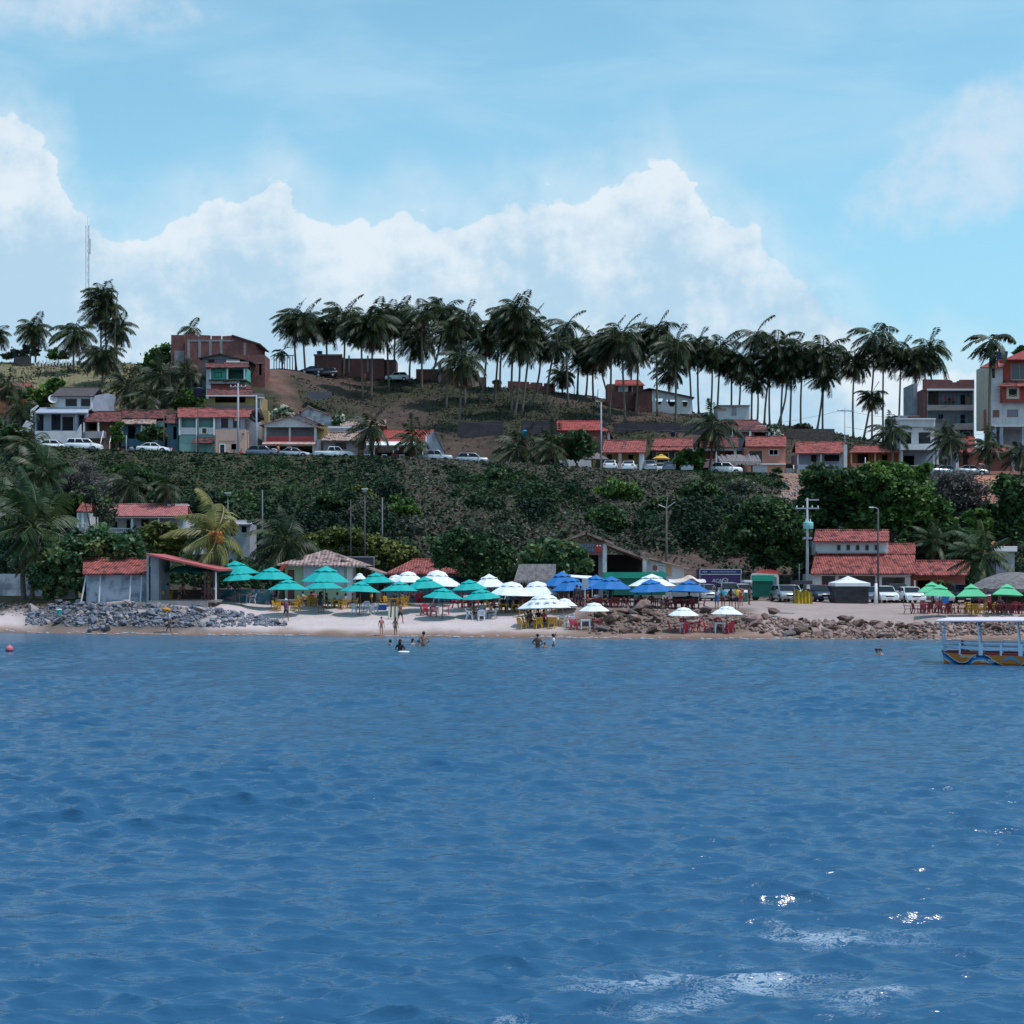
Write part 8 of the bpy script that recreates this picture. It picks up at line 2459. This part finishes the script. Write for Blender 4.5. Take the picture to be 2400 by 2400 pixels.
for px,py,s,lb in((1432,1462,1.7,'big dark brown boulder right of the white table by the rocks'),(1503,1432,1.5,'tallest pale pointed rock near the maroon chairs'),(1490,1442,1.4,'dark slanting rock left of the tallest pale rock'),(1765,1462,1.6,'large rounded brown boulder right of the waterline chair sets'),(1812,1445,1.2,'pointed brown rock standing above the right bank'),(1978,1462,1.0,'rusty boulder alone above the right rock bank'),(1990,1464,1.0,'grey-brown boulder touching the rusty one')):
 rock(px,py,s,'t',lb,None,.25)
for i in range(26):
 rock(rnd.uniform(2215,2440),rnd.uniform(1452,1488),rnd.uniform(.5,.95),'t','brown rock on the bank behind the tour boat','rocks behind the tour boat',.1)
def rubble(name,label,boxes,mats,n,smin,smax,seed):
 rg=np.random.default_rng(seed)
 V,FC,k=[],[],0
 base=np.array([(-1,0,0),(1,0,0),(0,-1,0),(0,1,0),(0,0,-1),(0,0,1)],float)
 fc=[(0,2,5),(2,1,5),(1,3,5),(3,0,5),(2,0,4),(1,2,4),(3,1,4),(0,3,4)]
 for i in range(n):
  px=rg.uniform(boxes[0][0],boxes[-1][0])
  t=np.interp(px,[b[0]for b in boxes],[b[1]for b in boxes])
  q=np.interp(px,[b[0]for b in boxes],[b[2]for b in boxes])
  D=hit(px,rg.uniform(t,q),100)
  if D is None:
   continue
  s=rg.uniform(smin,smax)
  A=rg.normal(size=(3,3))
  Q,_=np.linalg.qr(A)
  v=(base*rg.uniform(.55,1.2,(6,1))*np.array([1,.8,.6]))@Q*s*.5
  x=X(px,D)
  V.append(v+np.array([x,D,H(x,D)+s*.12]))
  FC.append(np.array(fc)+k)
  k+=6
 o=link(name,npmesh(name,np.concatenate(V),np.concatenate(FC),mats))
 tag(o,label,'rubble',kind='stuff')
rubble('rubble_grey','small grey rubble between the left rocks',[(60,1438,1466),(110,1418,1468),(200,1412,1471),(340,1424,1472),(480,1424,1472),(560,1436,1470),(670,1460,1468)],RG[0],1500,.18,.5,1)
rubble('rubble_brown','small brown rubble between the right rocks',[(1380,1440,1488),(1450,1430,1488),(1560,1432,1470),(1740,1438,1478),(1850,1452,1496),(2180,1464,1500),(2240,1460,1492),(2440,1455,1488)],RT[0],1700,.2,.55,2)
rubble('pebbles','scattered pebbles and rubbish on the far left bank',[(-60,1418,1445),(90,1416,1445)],RG[2],160,.12,.3,3)
rubble('cliff_rubble','pale rubble and litter tipped down the cliff',[(1825,1125,1180),(1880,1130,1185)],RG[2],120,.25,.6,4)
SKN=[mat('skin_tan',(.30,.15,.10),.6),mat('skin_brown',(.15,.075,.05),.6),mat('skin_light',(.45,.26,.20),.6)]
HAIR=mat('hair_dark',(.015,.012,.012),.7)
CLO={k:mat('cloth_'+k,c,.85)for k,c in dict(dk=(.03,.03,.045),black=(.012,.012,.016),white=(.65,.66,.70),pink=(.45,.10,.18),red=(.42,.04,.04),grey=(.22,.23,.27),green=(.05,.14,.08),purple=(.22,.06,.13),orange=(.5,.15,.04),blue=(.02,.09,.28),cyan=(.02,.30,.42),yellow=(.55,.40,.08),navy=(.02,.03,.07),brown=(.12,.06,.045),skin=(.40,.22,.17),coral=(.55,.16,.14),khaki=(.2,.19,.15)).items()}
def skin_mesh(name,V,E,Rr,sub=1):
 me=bpy.data.meshes.new(name)
 me.from_pydata(V,E,[])
 o=bpy.data.objects.new('tmp',me)
 COL.objects.link(o)
 md=o.modifiers.new('s','SKIN')
 md.use_smooth_shade=True
 for i,sv in enumerate(me.skin_vertices[0].data):
  sv.radius=(Rr[i],Rr[i])
  sv.use_root=(i==0)
 if sub:
  ss=o.modifiers.new('u','SUBSURF')
  ss.levels=sub
 dg=bpy.context.evaluated_depsgraph_get()
 out=bpy.data.meshes.new_from_object(o.evaluated_get(dg))
 out.name=name
 bpy.data.objects.remove(o)
 return out
def skeleton(pose):
 J={'pelvis':(0,0,.92,.125),'waist':(0,0,1.07,.11),'chest':(0,0,1.27,.135),'nb':(0,0,1.42,.07),'neck':(0,-.01,1.49,.052),'head':(0,-.015,1.59,.088),'top':(0,-.01,1.66,.07),'nose':(0,-.10,1.585,.022)}
 arms={-1:[(-.17,0,1.38),(-.24,.03,1.12),(-.26,-.05,.88)],1:[(.17,0,1.38),(.24,.03,1.12),(.26,-.05,.88)]}
 legs={-1:[(-.09,0,.86),(-.10,-.02,.48),(-.10,.03,.08)],1:[(.09,0,.86),(.10,-.02,.48),(.10,.03,.08)]}
 dz=0
 if pose=='walk':
  legs={-1:[(-.09,0,.86),(-.10,-.16,.50),(-.10,-.20,.09)],1:[(.09,0,.86),(.10,.06,.47),(.10,.32,.13)]}
  arms[-1]=[(-.17,0,1.38),(-.22,.12,1.14),(-.22,.08,.92)]
  arms[1]=[(.17,0,1.38),(.22,-.10,1.14),(.22,-.30,1.02)]
 if pose=='armup':
  arms[1]=[(.17,0,1.40),(.36,-.12,1.42),(.30,-.20,1.66)]
 if pose=='carry':
  arms[-1]=[(-.17,0,1.40),(-.34,-.05,1.45),(-.20,-.02,1.64)]
  legs={-1:[(-.09,0,.86),(-.10,-.14,.50),(-.10,-.16,.09)],1:[(.09,0,.86),(.10,.05,.47),(.10,.26,.12)]}
 if pose=='hips':
  arms={-1:[(-.17,0,1.38),(-.36,.02,1.14),(-.17,-.10,1.02)],1:[(.17,0,1.38),(.36,.02,1.14),(.17,-.10,1.02)]}
 if pose=='bend':
  for k,(y,z)in{'waist':(-.04,1.05),'chest':(-.20,1.20),'nb':(-.30,1.30),'neck':(-.36,1.34),'head':(-.43,1.40),'top':(-.46,1.47),'nose':(-.52,1.38)}.items():
   J[k]=(0,y,z,J[k][3])
  arms={-1:[(-.17,-.26,1.26),(-.22,-.34,1.0),(-.20,-.42,.80)],1:[(.17,-.26,1.26),(.22,-.34,1.0),(.20,-.42,.80)]}
 if pose=='sit':
  dz=-.42
  legs={-1:[(-.09,-.04,.86),(-.12,-.44,.90),(-.12,-.42,.50)],1:[(.09,-.04,.86),(.12,-.44,.90),(.12,-.42,.50)]}
  arms={-1:[(-.17,0,1.38),(-.25,-.08,1.12),(-.18,-.32,1.12)],1:[(.17,0,1.38),(.25,-.08,1.12),(.18,-.32,1.12)]}
 return J,arms,legs,dz
BODY={}
def body_set(pose):
 if pose in BODY:
  return BODY[pose]
 J,arms,legs,dz=skeleton(pose)
 V,E,Rr=[],[],[]
 def add(p,r,link_to=None):
  V.append((p[0],p[1],p[2]+dz))
  Rr.append(r)
  if link_to is not None:
   E.append((link_to,len(V)-1))
  return len(V)-1
 pv=add(J['pelvis'],.125)
 w=add(J['waist'],.105,pv)
 c=add(J['chest'],.125,w)
 nb=add(J['nb'],.065,c)
 nk=add(J['neck'],.05,nb)
 hd_=add(J['head'],.088,nk)
 add(J['top'],.066,hd_)
 add(J['nose'],.02,hd_)
 for s in(-1,1):
  a=arms[s]
  sh=add(a[0],.055,c)
  el=add(a[1],.04,sh)
  wr=add(a[2],.028,el)
  d=(Vector(a[2])-Vector(a[1])).normalized()
  pm=add(tuple(Vector(a[2])+d*.06),.033,wr)
  side=d.cross(Vector((0,1,0))).normalized()if abs(d.y)<.9 else Vector((1,0,0))
  for q,ln in((-.026,.075),(-.009,.09),(.009,.085),(.026,.065)):
   b0=Vector(a[2])+d*.085+side*q
   f0=add(tuple(b0),.0095,pm)
   f1=add(tuple(b0+d*ln*.55+Vector((0,-.008,0))),.0085,f0)
   add(tuple(b0+d*ln+Vector((0,-.028,0))),.007,f1)
  t0=add(tuple(Vector(a[2])+d*.05-side*.045*s),.011,pm)
  add(tuple(Vector(a[2])+d*.09-side*.065*s),.009,t0)
  l=legs[s]
  hp=add(l[0],.085,pv)
  kn=add(l[1],.055,hp)
  an=add(l[2],.036,kn)
  add((l[2][0],l[2][1]-.14,l[2][2]-.045),.03,an)
 body=skin_mesh('body',V,E,Rr,1)
 def sub_skin(pts,edges,nm):
  return skin_mesh(nm,[(p[0],p[1],p[2]+dz)for p,r in pts],edges,[r for p,r in pts],1)
 up=[(arms[s][0],arms[s][1])for s in(-1,1)]
 P=[(J['pelvis'][:3],.14),(J['waist'][:3],.128),(J['chest'][:3],.15),(J['nb'][:3],.075)]
 E2=[(0,1),(1,2),(2,3)]
 for a,b in up:
  m_=tuple(Vector(a).lerp(Vector(b),.75))
  P+=[(a,.072),(m_,.062)]
  E2+=[(2,len(P)-2),(len(P)-2,len(P)-1)]
 shirt=sub_skin(P,E2,'shirt')
 P=[(tuple(Vector(J['pelvis'][:3])+Vector((0,0,.08))),.13),(J['pelvis'][:3],.142)]
 E2=[(0,1)]
 for s in(-1,1):
  a,b=legs[s][0],legs[s][1]
  P+=[(a,.105),(tuple(Vector(a).lerp(Vector(b),.75)),.082)]
  E2+=[(1,len(P)-2),(len(P)-2,len(P)-1)]
 shorts=sub_skin(P,E2,'shorts')
 P=[(tuple(Vector(J['pelvis'][:3])+Vector((0,0,.02))),.135),(tuple(Vector(J['pelvis'][:3])+Vector((0,0,-.06))),.128)]
 brief=sub_skin(P,[(0,1)],'swim_briefs')
 h_,t_=Vector(J['head'][:3]),Vector(J['top'][:3])
 hb=MB().ball((h_.x,h_.y+.025,h_.z+.035+dz),.103,10,7,1,1.05,1.0)
 hair=hb.mesh('hair',HAIR,smooth=True)
 lh=MB().ball((h_.x,h_.y+.025,h_.z+.035+dz),.104,10,7,1,1.05,1.0)
 lh.hexa([(-.075,h_.y+.03,h_.z-.22+dz),(.075,h_.y+.03,h_.z-.22+dz),(.06,h_.y+.11,h_.z-.22+dz),(-.06,h_.y+.11,h_.z-.22+dz)],[(-.095,h_.y+.0,h_.z+.04+dz),(.095,h_.y+.0,h_.z+.04+dz),(.08,h_.y+.12,h_.z+.04+dz),(-.08,h_.y+.12,h_.z+.04+dz)])
 long_hair=lh.mesh('long_hair',HAIR,smooth=True)
 cap=MB().lathe([(.108,0),(.1,.06),(.06,.10),(.01,.115)],(h_.x,h_.y+.0,h_.z+.035+dz),10)
 cap.hexa([(-.07,h_.y-.2,h_.z+.035+dz),(.07,h_.y-.2,h_.z+.035+dz),(.09,h_.y-.06,h_.z+.035+dz),(-.09,h_.y-.06,h_.z+.035+dz)],[(-.07,h_.y-.2,h_.z+.05+dz),(.07,h_.y-.2,h_.z+.05+dz),(.09,h_.y-.06,h_.z+.06+dz),(-.09,h_.y-.06,h_.z+.06+dz)])
 cap=cap.mesh('cap',CLO['white'])
 sk=MB().lathe([(.14,1.08),(.16,.92),(.2,.62),(.19,.615)],(0,0,dz),10,sy=.85).mesh('skirt',CLO['dk'])
 BODY[pose]=dict(body=body,shirt=shirt,shorts=shorts,swim_briefs=brief,hair=hair,long_hair=long_hair,cap=cap,skirt=sk)
 return BODY[pose]
VARM={}
def mvar(me,m):
 k=(me.name,m.name)
 if k not in VARM:
  c=me.copy()
  c.materials.clear()
  c.materials.append(m)
  VARM[k]=c
 return VARM[k]
def person(label,x,y,z,rz,pose='stand',skin=0,wear=(),s=1.0,hair='hair',group=None):
 B=body_set(pose)
 root=thing('person',label,'person',(x,y,z),group,rz)
 root.scale=(s,s,s)
 link('body',mvar(B['body'],SKN[skin]),root)
 for part,c in wear:
  link(part,mvar(B[part],CLO[c]),root)
 if hair:
  link(hair,B[hair],root)
 return root
def pp(label,px,py,rz_deg,pose='stand',skin=0,wear=(),s=1.0,hair='hair',D=None,group=None,D0=104):
 D=D or hit(px,py,D0)or 118
 x=X(px,D)
 return person(label,x,D,H(x,D)-.01,R(rz_deg),pose,skin,wear,s,hair,group)
ST={'dk':(0,(('shirt','dk'),('shorts','navy')),'hair','dark top'),'black':(1,(('shirt','black'),('shorts','dk')),'hair','black shirt'),'white':(0,(('shirt','white'),('shorts','navy')),'long_hair','white top'),'pink':(0,(('shirt','pink'),('shorts','dk')),'long_hair','pink top'),'red':(0,(('shirt','red'),('shorts','dk')),'hair','red top'),'grey':(1,(('shirt','grey'),('shorts','navy')),'hair','grey top'),'green':(0,(('shirt','green'),('shorts','dk')),'hair','green top'),'brown':(1,(('shorts','dk'),),'hair','bare torso'),'skin':(0,(('shorts','navy'),),'long_hair','bare shoulders'),'orange':(1,(('shirt','orange'),('shorts','dk')),'hair','orange top')}
for x,y,rz,c,where in SITS:
 sk,wear,hr,desc=ST[c]
 person('person with '+desc+' sitting '+where,x,y,H(x,y)-.02,rz,'sit',sk,wear,.98,hr,'people seated at the beach tables')
pp('person in purple shirt, white cap and dark shorts walking by the yellow chairs',670,1456,160,'walk',0,(('shirt','purple'),('shorts','dk')),1.02,'cap')
pp('person in grey shirt carrying an orange bundle along the left waterline',396,1483,80,'carry',1,(('shirt','grey'),('shorts','brown')),1.0,'hair')
D=hit(391,1483,104)
k=thing('orange_bundle','orange cloth bundle on the shoulder of the person at the left waterline','bundle',(X(393,D),D-.05,H(X(393,D),D)+1.62))
MB().ball((-.12,0,.1),.2,8,6,1.7,.9,.8).ball((.1,0,.05),.15,7,5,1.3,.8,.8).build('cloth',mat('cloth_bundle',(.55,.24,.04),.8,bump=.6,bs=8),k,True,local=True)
pp('person in striped coral top and pale shorts standing beneath the fourth teal parasol',696,1410,20,'stand',0,(('shirt','coral'),('shorts','grey')),1.0,'long_hair')
pp('person in grey top with dark shoulder bag by the pale green hut',722,1408,-30,'armup',1,(('shirt','grey'),('shorts','dk')),1.0,'hair')
pp('person in long dark dress standing among the yellow chairs',750,1437,170,'stand',0,(('shirt','black'),('skirt','navy')),1.0,'long_hair')
pp('person in blue shirt with raised arm behind the white chairs',871,1418,-70,'armup',1,(('shirt','blue'),('shorts','yellow')),1.02,'hair')
pp('person in red shirt at the corner of the pale green hut',812,1405,0,'stand',1,(('shirt','red'),('shorts','dk')),1.0,'hair')
pp('tanned person in shorts with a towel walking beside the striped chair',938,1462,150,'walk',0,(('shorts','dk'),),1.02,'hair')
pp('child in pink swimsuit standing at the waterline',894,1491,20,'stand',2,(('shirt','coral'),('swim_briefs','coral')),.82,'hair')
pp('child with ponytail standing at the waterline looking back',927,1491,150,'stand',0,(('swim_briefs','navy'),),.82,'long_hair')
pp('person in teal top and yellow shorts leaning in the terrace',382,1404,90,'bend',0,(('shirt','cyan'),('shorts','yellow')),1.0,'hair',D=121.8)
pp('bare-backed person in dark shorts leaning over the terrace table',420,1404,60,'bend',0,(('shorts','dk'),),1.0,'hair',D=122.5)
pp('person in black shirt standing at the back of the terrace',476,1404,180,'armup',0,(('shirt','black'),('shorts','dk')),1.0,'hair',D=123.6)
pp('person in green striped top behind the dark-red terrace poles',489,1403,10,'stand',0,(('shirt','green'),('shorts','brown')),1.0,'hair',D=122.2)
pp('person in white shirt at the red table row behind the teal parasols',1092,1404,180,'bend',0,(('shirt','white'),('shorts','grey')),1.0,'hair')
pp('large person in black standing under the left blue parasols',1352,1424,175,'stand',1,(('shirt','black'),('shorts','black')),1.05,'hair')
pp('person in dark clothes beside the large person in black',1361,1424,160,'stand',1,(('shirt','dk'),('shorts','navy')),1.0,'hair')
pp('person in blue waiting before the green tarp',1431,1410,0,'stand',1,(('shirt','blue'),('shorts','blue')),1.0,'hair',D=121)
pp('person in grey-blue dress, leftmost of the four on the promenade',1680,1427,170,'armup',0,(('shirt','grey'),('skirt','blue')),1.0,'long_hair')
pp('person in bright cyan top, second of the four on the promenade',1695,1427,180,'hips',0,(('shirt','cyan'),('shorts','brown')),1.0,'hair')
pp('long-haired person in black, third of the four on the promenade',1713,1427,185,'stand',0,(('shirt','black'),('shorts','black')),1.0,'long_hair')
pp('person in yellow shirt and dark shorts, rightmost of the four',1727,1428,180,'hips',0,(('shirt','yellow'),('shorts','navy')),1.08,'hair')
pp('person in red at the serving table by the food trailer',1737,1408,150,'stand',0,(('shirt','red'),('shorts','red')),1.0,'hair',D=123)
pp('person in dark red seated shade beside the food trailer',1756,1405,100,'stand',1,(('shirt','brown'),('shorts','dk')),1.0,'hair',D=126.6)
pp('pair-mate in pink top standing on the left garden of the upper street',401,1030,0,'stand',0,(('shirt','pink'),('skirt','red')),1.0,'hair',D=212,D0=196)
pp('person in pink shirt standing between the dark estate and silver sedan',652,1085,60,'stand',0,(('shirt','coral'),('shorts','navy')),1.05,'hair',D=199.3)
pp('person in red at the pale-pink house beside the pole',565,1070,20,'walk',1,(('shirt','red'),('shorts','dk')),1.0,'hair',D=208.5)
pp('dark figure left of the pale concrete pole',549,1070,60,'stand',1,(('shirt','brown'),('shorts','dk')),1.0,'hair',D=208.8)
pp('tiny figure in red by the parked cars on the ridge',855,872,0,'stand',0,(('shirt','red'),('shorts','red')),1.0,'hair',D=281)
for i,(px,c)in enumerate(((2216,'red'),(2225,'black'),(2234,'red'))):
 D=231.9
 person(['person in red on the top veranda of the brick block, left of three','person in black between two others on the top veranda','person in red leaning at the right of three on the veranda'][i],X(px,D),D,Z(953.5,D),R(10*i),'stand',1,(('shirt',c),('shorts','dk')),.95,'hair')
D=231.8
person('bare-shouldered person alone at the right end of the top veranda',X(2270,D),D,Z(953,D),R(-20),'stand',0,(('shorts','coral'),),1.0,'hair')
def swim(label,px,py,up,rz,pose='stand',skin=0,wear=(),hair='hair',s=1.0):
 """waterline of the figure at (px,py); up = metres showing above the water"""
 D=CAMH*F/(py-YH)
 return person(label,X(px,D),D,up-1.70*s,R(rz),pose,skin,wear,s,hair)
swim('head of a swimmer low in the water, left of the bathing group',915,1512,.36,120,skin=0)
swim('long-haired bather holding a child above a white float',938,1526,.70,150,'hips',0,(('shirt','black'),),'long_hair')
swim('small child on the white float in front of the long-haired bather',948,1528,.28,30,skin=0,s=.7)
swim('child with ponytail next to the bare-backed bather',968,1511,.40,60,skin=2,hair='long_hair')
swim('bather between the ponytail child and the bare-backed one',981,1514,.38,0,skin=0)
swim('broad bare-backed bather standing chest-deep with arms out',993,1514,.92,180,'hips',0,(('shorts','dk'),),s=1.08)
swim('dark-haired bather in brown top, left of the second water group',1260,1518,.86,160,'hips',1,(('shirt','brown'),))
swim('child in blue shorts splashing beside the brown-top bather',1277,1519,.34,30,skin=0,wear=(('shorts','blue'),),s=.7)
swim('bather in white long shirt with hand at the mouth',1297,1514,.78,100,'armup',1,(('shirt','white'),))
swim('first of two heads together far right in the water',2055,1533,.32,20,skin=0)
swim('second of two heads together far right in the water',2063,1534,.34,-20,skin=2)
D=CAMH*F/(1529-YH)
k=thing('swim_float','small white float under the child in the water','swim float',(X(946,D-.5),D-.5,.0))
MB().lathe([(.30,.0),(.36,.05),(.30,.1),(.22,.1),(.18,.04)],(0,0,0),14,cap=False).build('ring',WHC,k,True,local=True)
bt=thing('tour_boat','orange passenger boat with blue and white wave stripes and pink-white canopy','boat',(X(2208,79),79.0,0),rz=R(-20))
HM=bpy.data.materials.new('hull_painted')
HM.use_nodes=True
nt=HM.node_tree
b=nt.nodes['Principled BSDF']
b.inputs['Roughness'].default_value=.35
tc=nt.nodes.new('ShaderNodeTexCoord')
sp=nt.nodes.new('ShaderNodeSeparateXYZ')
nt.links.new(tc.outputs['Object'],sp.inputs[0])
def mth(op,a,b_=None,c_=None):
 q=nt.nodes.new('ShaderNodeMath')
 q.operation=op
 for i,s in enumerate((a,b_,c_)):
  if s is None:
   continue
  if isinstance(s,(int,float)):
   q.inputs[i].default_value=s
  else:
   nt.links.new(s,q.inputs[i])
 return q.outputs[0]
fc=nt.nodes.new('ShaderNodeFloatCurve')
cv=fc.mapping.curves[0]
wp=[(0,.62),(.35,.40),(.75,.14),(1.05,.04),(1.45,.24),(1.75,.48),(2.0,.52),(2.25,.46),(2.7,.16),(3.0,.0),(3.6,-.18),(4.0,.0),(4.4,.30),(4.8,.44),(5.3,.40),(5.9,.1),(6.5,-.1),(7.2,.2),(8,.5),(9,.5),(10,.5)]
cv.points[0].location=(0,wp[0][1]*.5+.25)
cv.points[1].location=(1,wp[-1][1]*.5+.25)
for x_,z_ in wp[1:-1]:
 cv.points.new(x_/10,z_*.5+.25)
fc.mapping.update()
nt.links.new(mth('MULTIPLY',sp.outputs[0],.1),fc.inputs['Value'])
wave=mth('MULTIPLY_ADD',fc.outputs[0],2,-.5)
dlt=mth('SUBTRACT',sp.outputs[2],wave)
cr=nt.nodes.new('ShaderNodeValToRGB')
cr.color_ramp.interpolation='CONSTANT'
nt.links.new(mth('MULTIPLY_ADD',dlt,1.0,.5),cr.inputs[0])
e=cr.color_ramp.elements
OR=(.56,.17,.02,1)
e[0].position,e[0].color=0,OR
e[1].position,e[1].color=.20,(.62,.65,.70,1)
for p_,c_ in((.235,(.03,.32,.55,1)),(.33,(.02,.13,.38,1)),(.40,(.008,.03,.12,1)),(.53,(.68,.68,.72,1)),(.56,OR)):
 q=e.new(p_)
 q.color=c_
nt.links.new(cr.outputs[0],b.inputs['Base Color'])
L,Wd=10.5,1.25
st=[(0,.05,.62,.30),(.15,.35,.60,.45),(.8,.85,.58,.62),(2,1.15,.56,.8),(4,1.25,.55,.9),(6,1.25,.56,.9),(8.5,1.2,.6,.85),(10.5,1.0,.66,.7)]
mb=MB()
rings=[]
for x,w,zt,kb in st:
 sec=[(-w,zt),(-w*.96,.1),(-w*.75,-.25),(0,-.4),(w*.75,-.25),(w*.96,.1),(w,zt)]
 rings.append([(x+(.18*(1-(z+.4))if x<.1 else 0),y,z)for y,z in sec])
V=[p for r_ in rings for p in r_]
Fc=[]
for i in range(len(st)-1):
 for j in range(6):
  a=i*7+j
  Fc.append((a,a+1,a+8,a+7))
n7=len(V)
Fc.append(tuple(range(n7-7,n7)))
Fc.append(tuple(range(0,7))[::-1])
mb.add(V,Fc)
mb.build('hull',HM,bt,local=True)
mb=MB()
for s in(-1,1):
 mb.tube([(x,s*w,zt+.02)for x,w,zt,kb in st],.04,5)
mb.build('gunwale',mat('boat_crimson',(.25,.02,.04),.5),bt,local=True)
MB().add([(x,s*w*.97,.30)for x,w,zt,kb in st for s in(-1,1)],[(2*i,2*i+2,2*i+3,2*i+1)for i in range(len(st)-1)]).build('deck',mat('boat_deck',(.35,.10,.10),.6),bt,local=True)
MB().slab([(-.25,-1.45,2.28),(10.6,-1.45,2.42),(10.6,1.45,2.42),(-.25,1.45,2.28)],.07).hexa([(-.2,-1.3,2.28),(10.5,-1.3,2.42),(10.5,1.3,2.42),(-.2,1.3,2.28)],[(.3,-.6,2.40),(10.2,-.6,2.55),(10.2,.6,2.55),(.3,.6,2.40)]).build('canopy',mat('canopy_pinkwhite',(.62,.55,.66),.7),bt,local=True)
PW=mat('boat_paleblue',(.48,.60,.74),.5)
for s in(-1,1):
 for i,x in enumerate((.12,1.95,3.9,6.0,8.1,10.2)):
  w=np.interp(x,[q[0]for q in st],[q[1]for q in st])
  MB().hexa([(x+.05-.05,s*w-.04,.5),(x+.05+.05,s*w-.04,.5),(x+.1,s*w+.04,.5),(x,s*w+.04,.5)],[(x-.12-.03,s*1.2-.03,2.3),(x-.12+.03,s*1.2-.03,2.3),(x-.12+.03,s*1.2+.03,2.3),(x-.12-.03,s*1.2+.03,2.3)]).build('canopy_post',PW,bt,local=True)
  if 0<i<6:
   MB().box(x-.05,x+.16,s*w-.05,s*w+.05,.5,1.12).build('rail_post',PW,bt,local=True)
 for x in(.95,3.0,5.0,7.1,9.2):
  w=np.interp(x,[q[0]for q in st],[q[1]for q in st])
  MB().box(x-.05,x+.05,s*w-.04,s*w+.04,.5,1.1).build('rail_post',PW,bt,local=True)
 for z in(.80,.88,1.10):
  MB().tube([(.12,s*.35,z+.06),(.8,s*.85,z+.05),(2,s*1.15,z),(4,s*1.25,z),(6,s*1.25,z),(8.5,s*1.2,z),(10.3,s*1.0,z)],.038 if z<1 else .028,5).build('handrail',PW,bt,local=True)
for x in(1.3,2.4,3.5,4.6,5.7,6.8,7.9):
 MB().box(x-.15,x+.15,-.95,.95,.34,.50).build('bench',mat('bench_crimson',(.28,.03,.04),.6),bt,local=True)
MB().ball((1.7,-.5,.55),.28,8,5,2.6,1,.55).ball((2.7,-.4,.5),.24,8,5,2.2,1,.5).build('life_jackets',mat('lifejacket',(.50,.10,.05),.8,bump=1,bs=10),bt,True,local=True)
ln=textmesh('lettering','Netuno',mat('boat_lettering',(.62,.62,.60),.5),.26,bt,(0,0,0),rot=(R(90),0,R(-2)),shear=.35)
ln.location=(1.35,-1.06,.44)
ln=textmesh('lettering','do Mar',MATS['boat_lettering'],.26,bt,(0,0,0),rot=(R(90),0,0),shear=.35)
ln.location=(2.35,-1.215,.22)
dp=[(-.42,-.12),(-.28,.02),(-.12,.10),(0,.13),(.04,.22),(.10,.13),(.22,.08),(.36,-.02),(.44,-.10),(.5,-.04),(.50,-.16),(.40,-.20),(.2,-.05),(0,-.02),(-.2,-.08)]
mb=MB()
mb.prism([(x,z)for x,z in dp][::-1],1,-.006,.006)
d_=mb.build('dolphin_painting',mat('dolphin_blue',(.05,.24,.38),.5),bt,local=True)
d_.location=(3.45,-1.245,.34)
d_.rotation_euler=(0,0,0)
D=79
k=Vector((1.05,-.25,.3))
th=R(-20)
wx=bt.location.x+k.x*math.cos(th)-k.y*math.sin(th)
wy=bt.location.y+k.x*math.sin(th)+k.y*math.cos(th)
person('dark-haired child sitting in the bow of the tour boat',wx,wy,.12,R(20),'sit',1,(('shirt','coral'),('shorts','red')),.85,'hair')
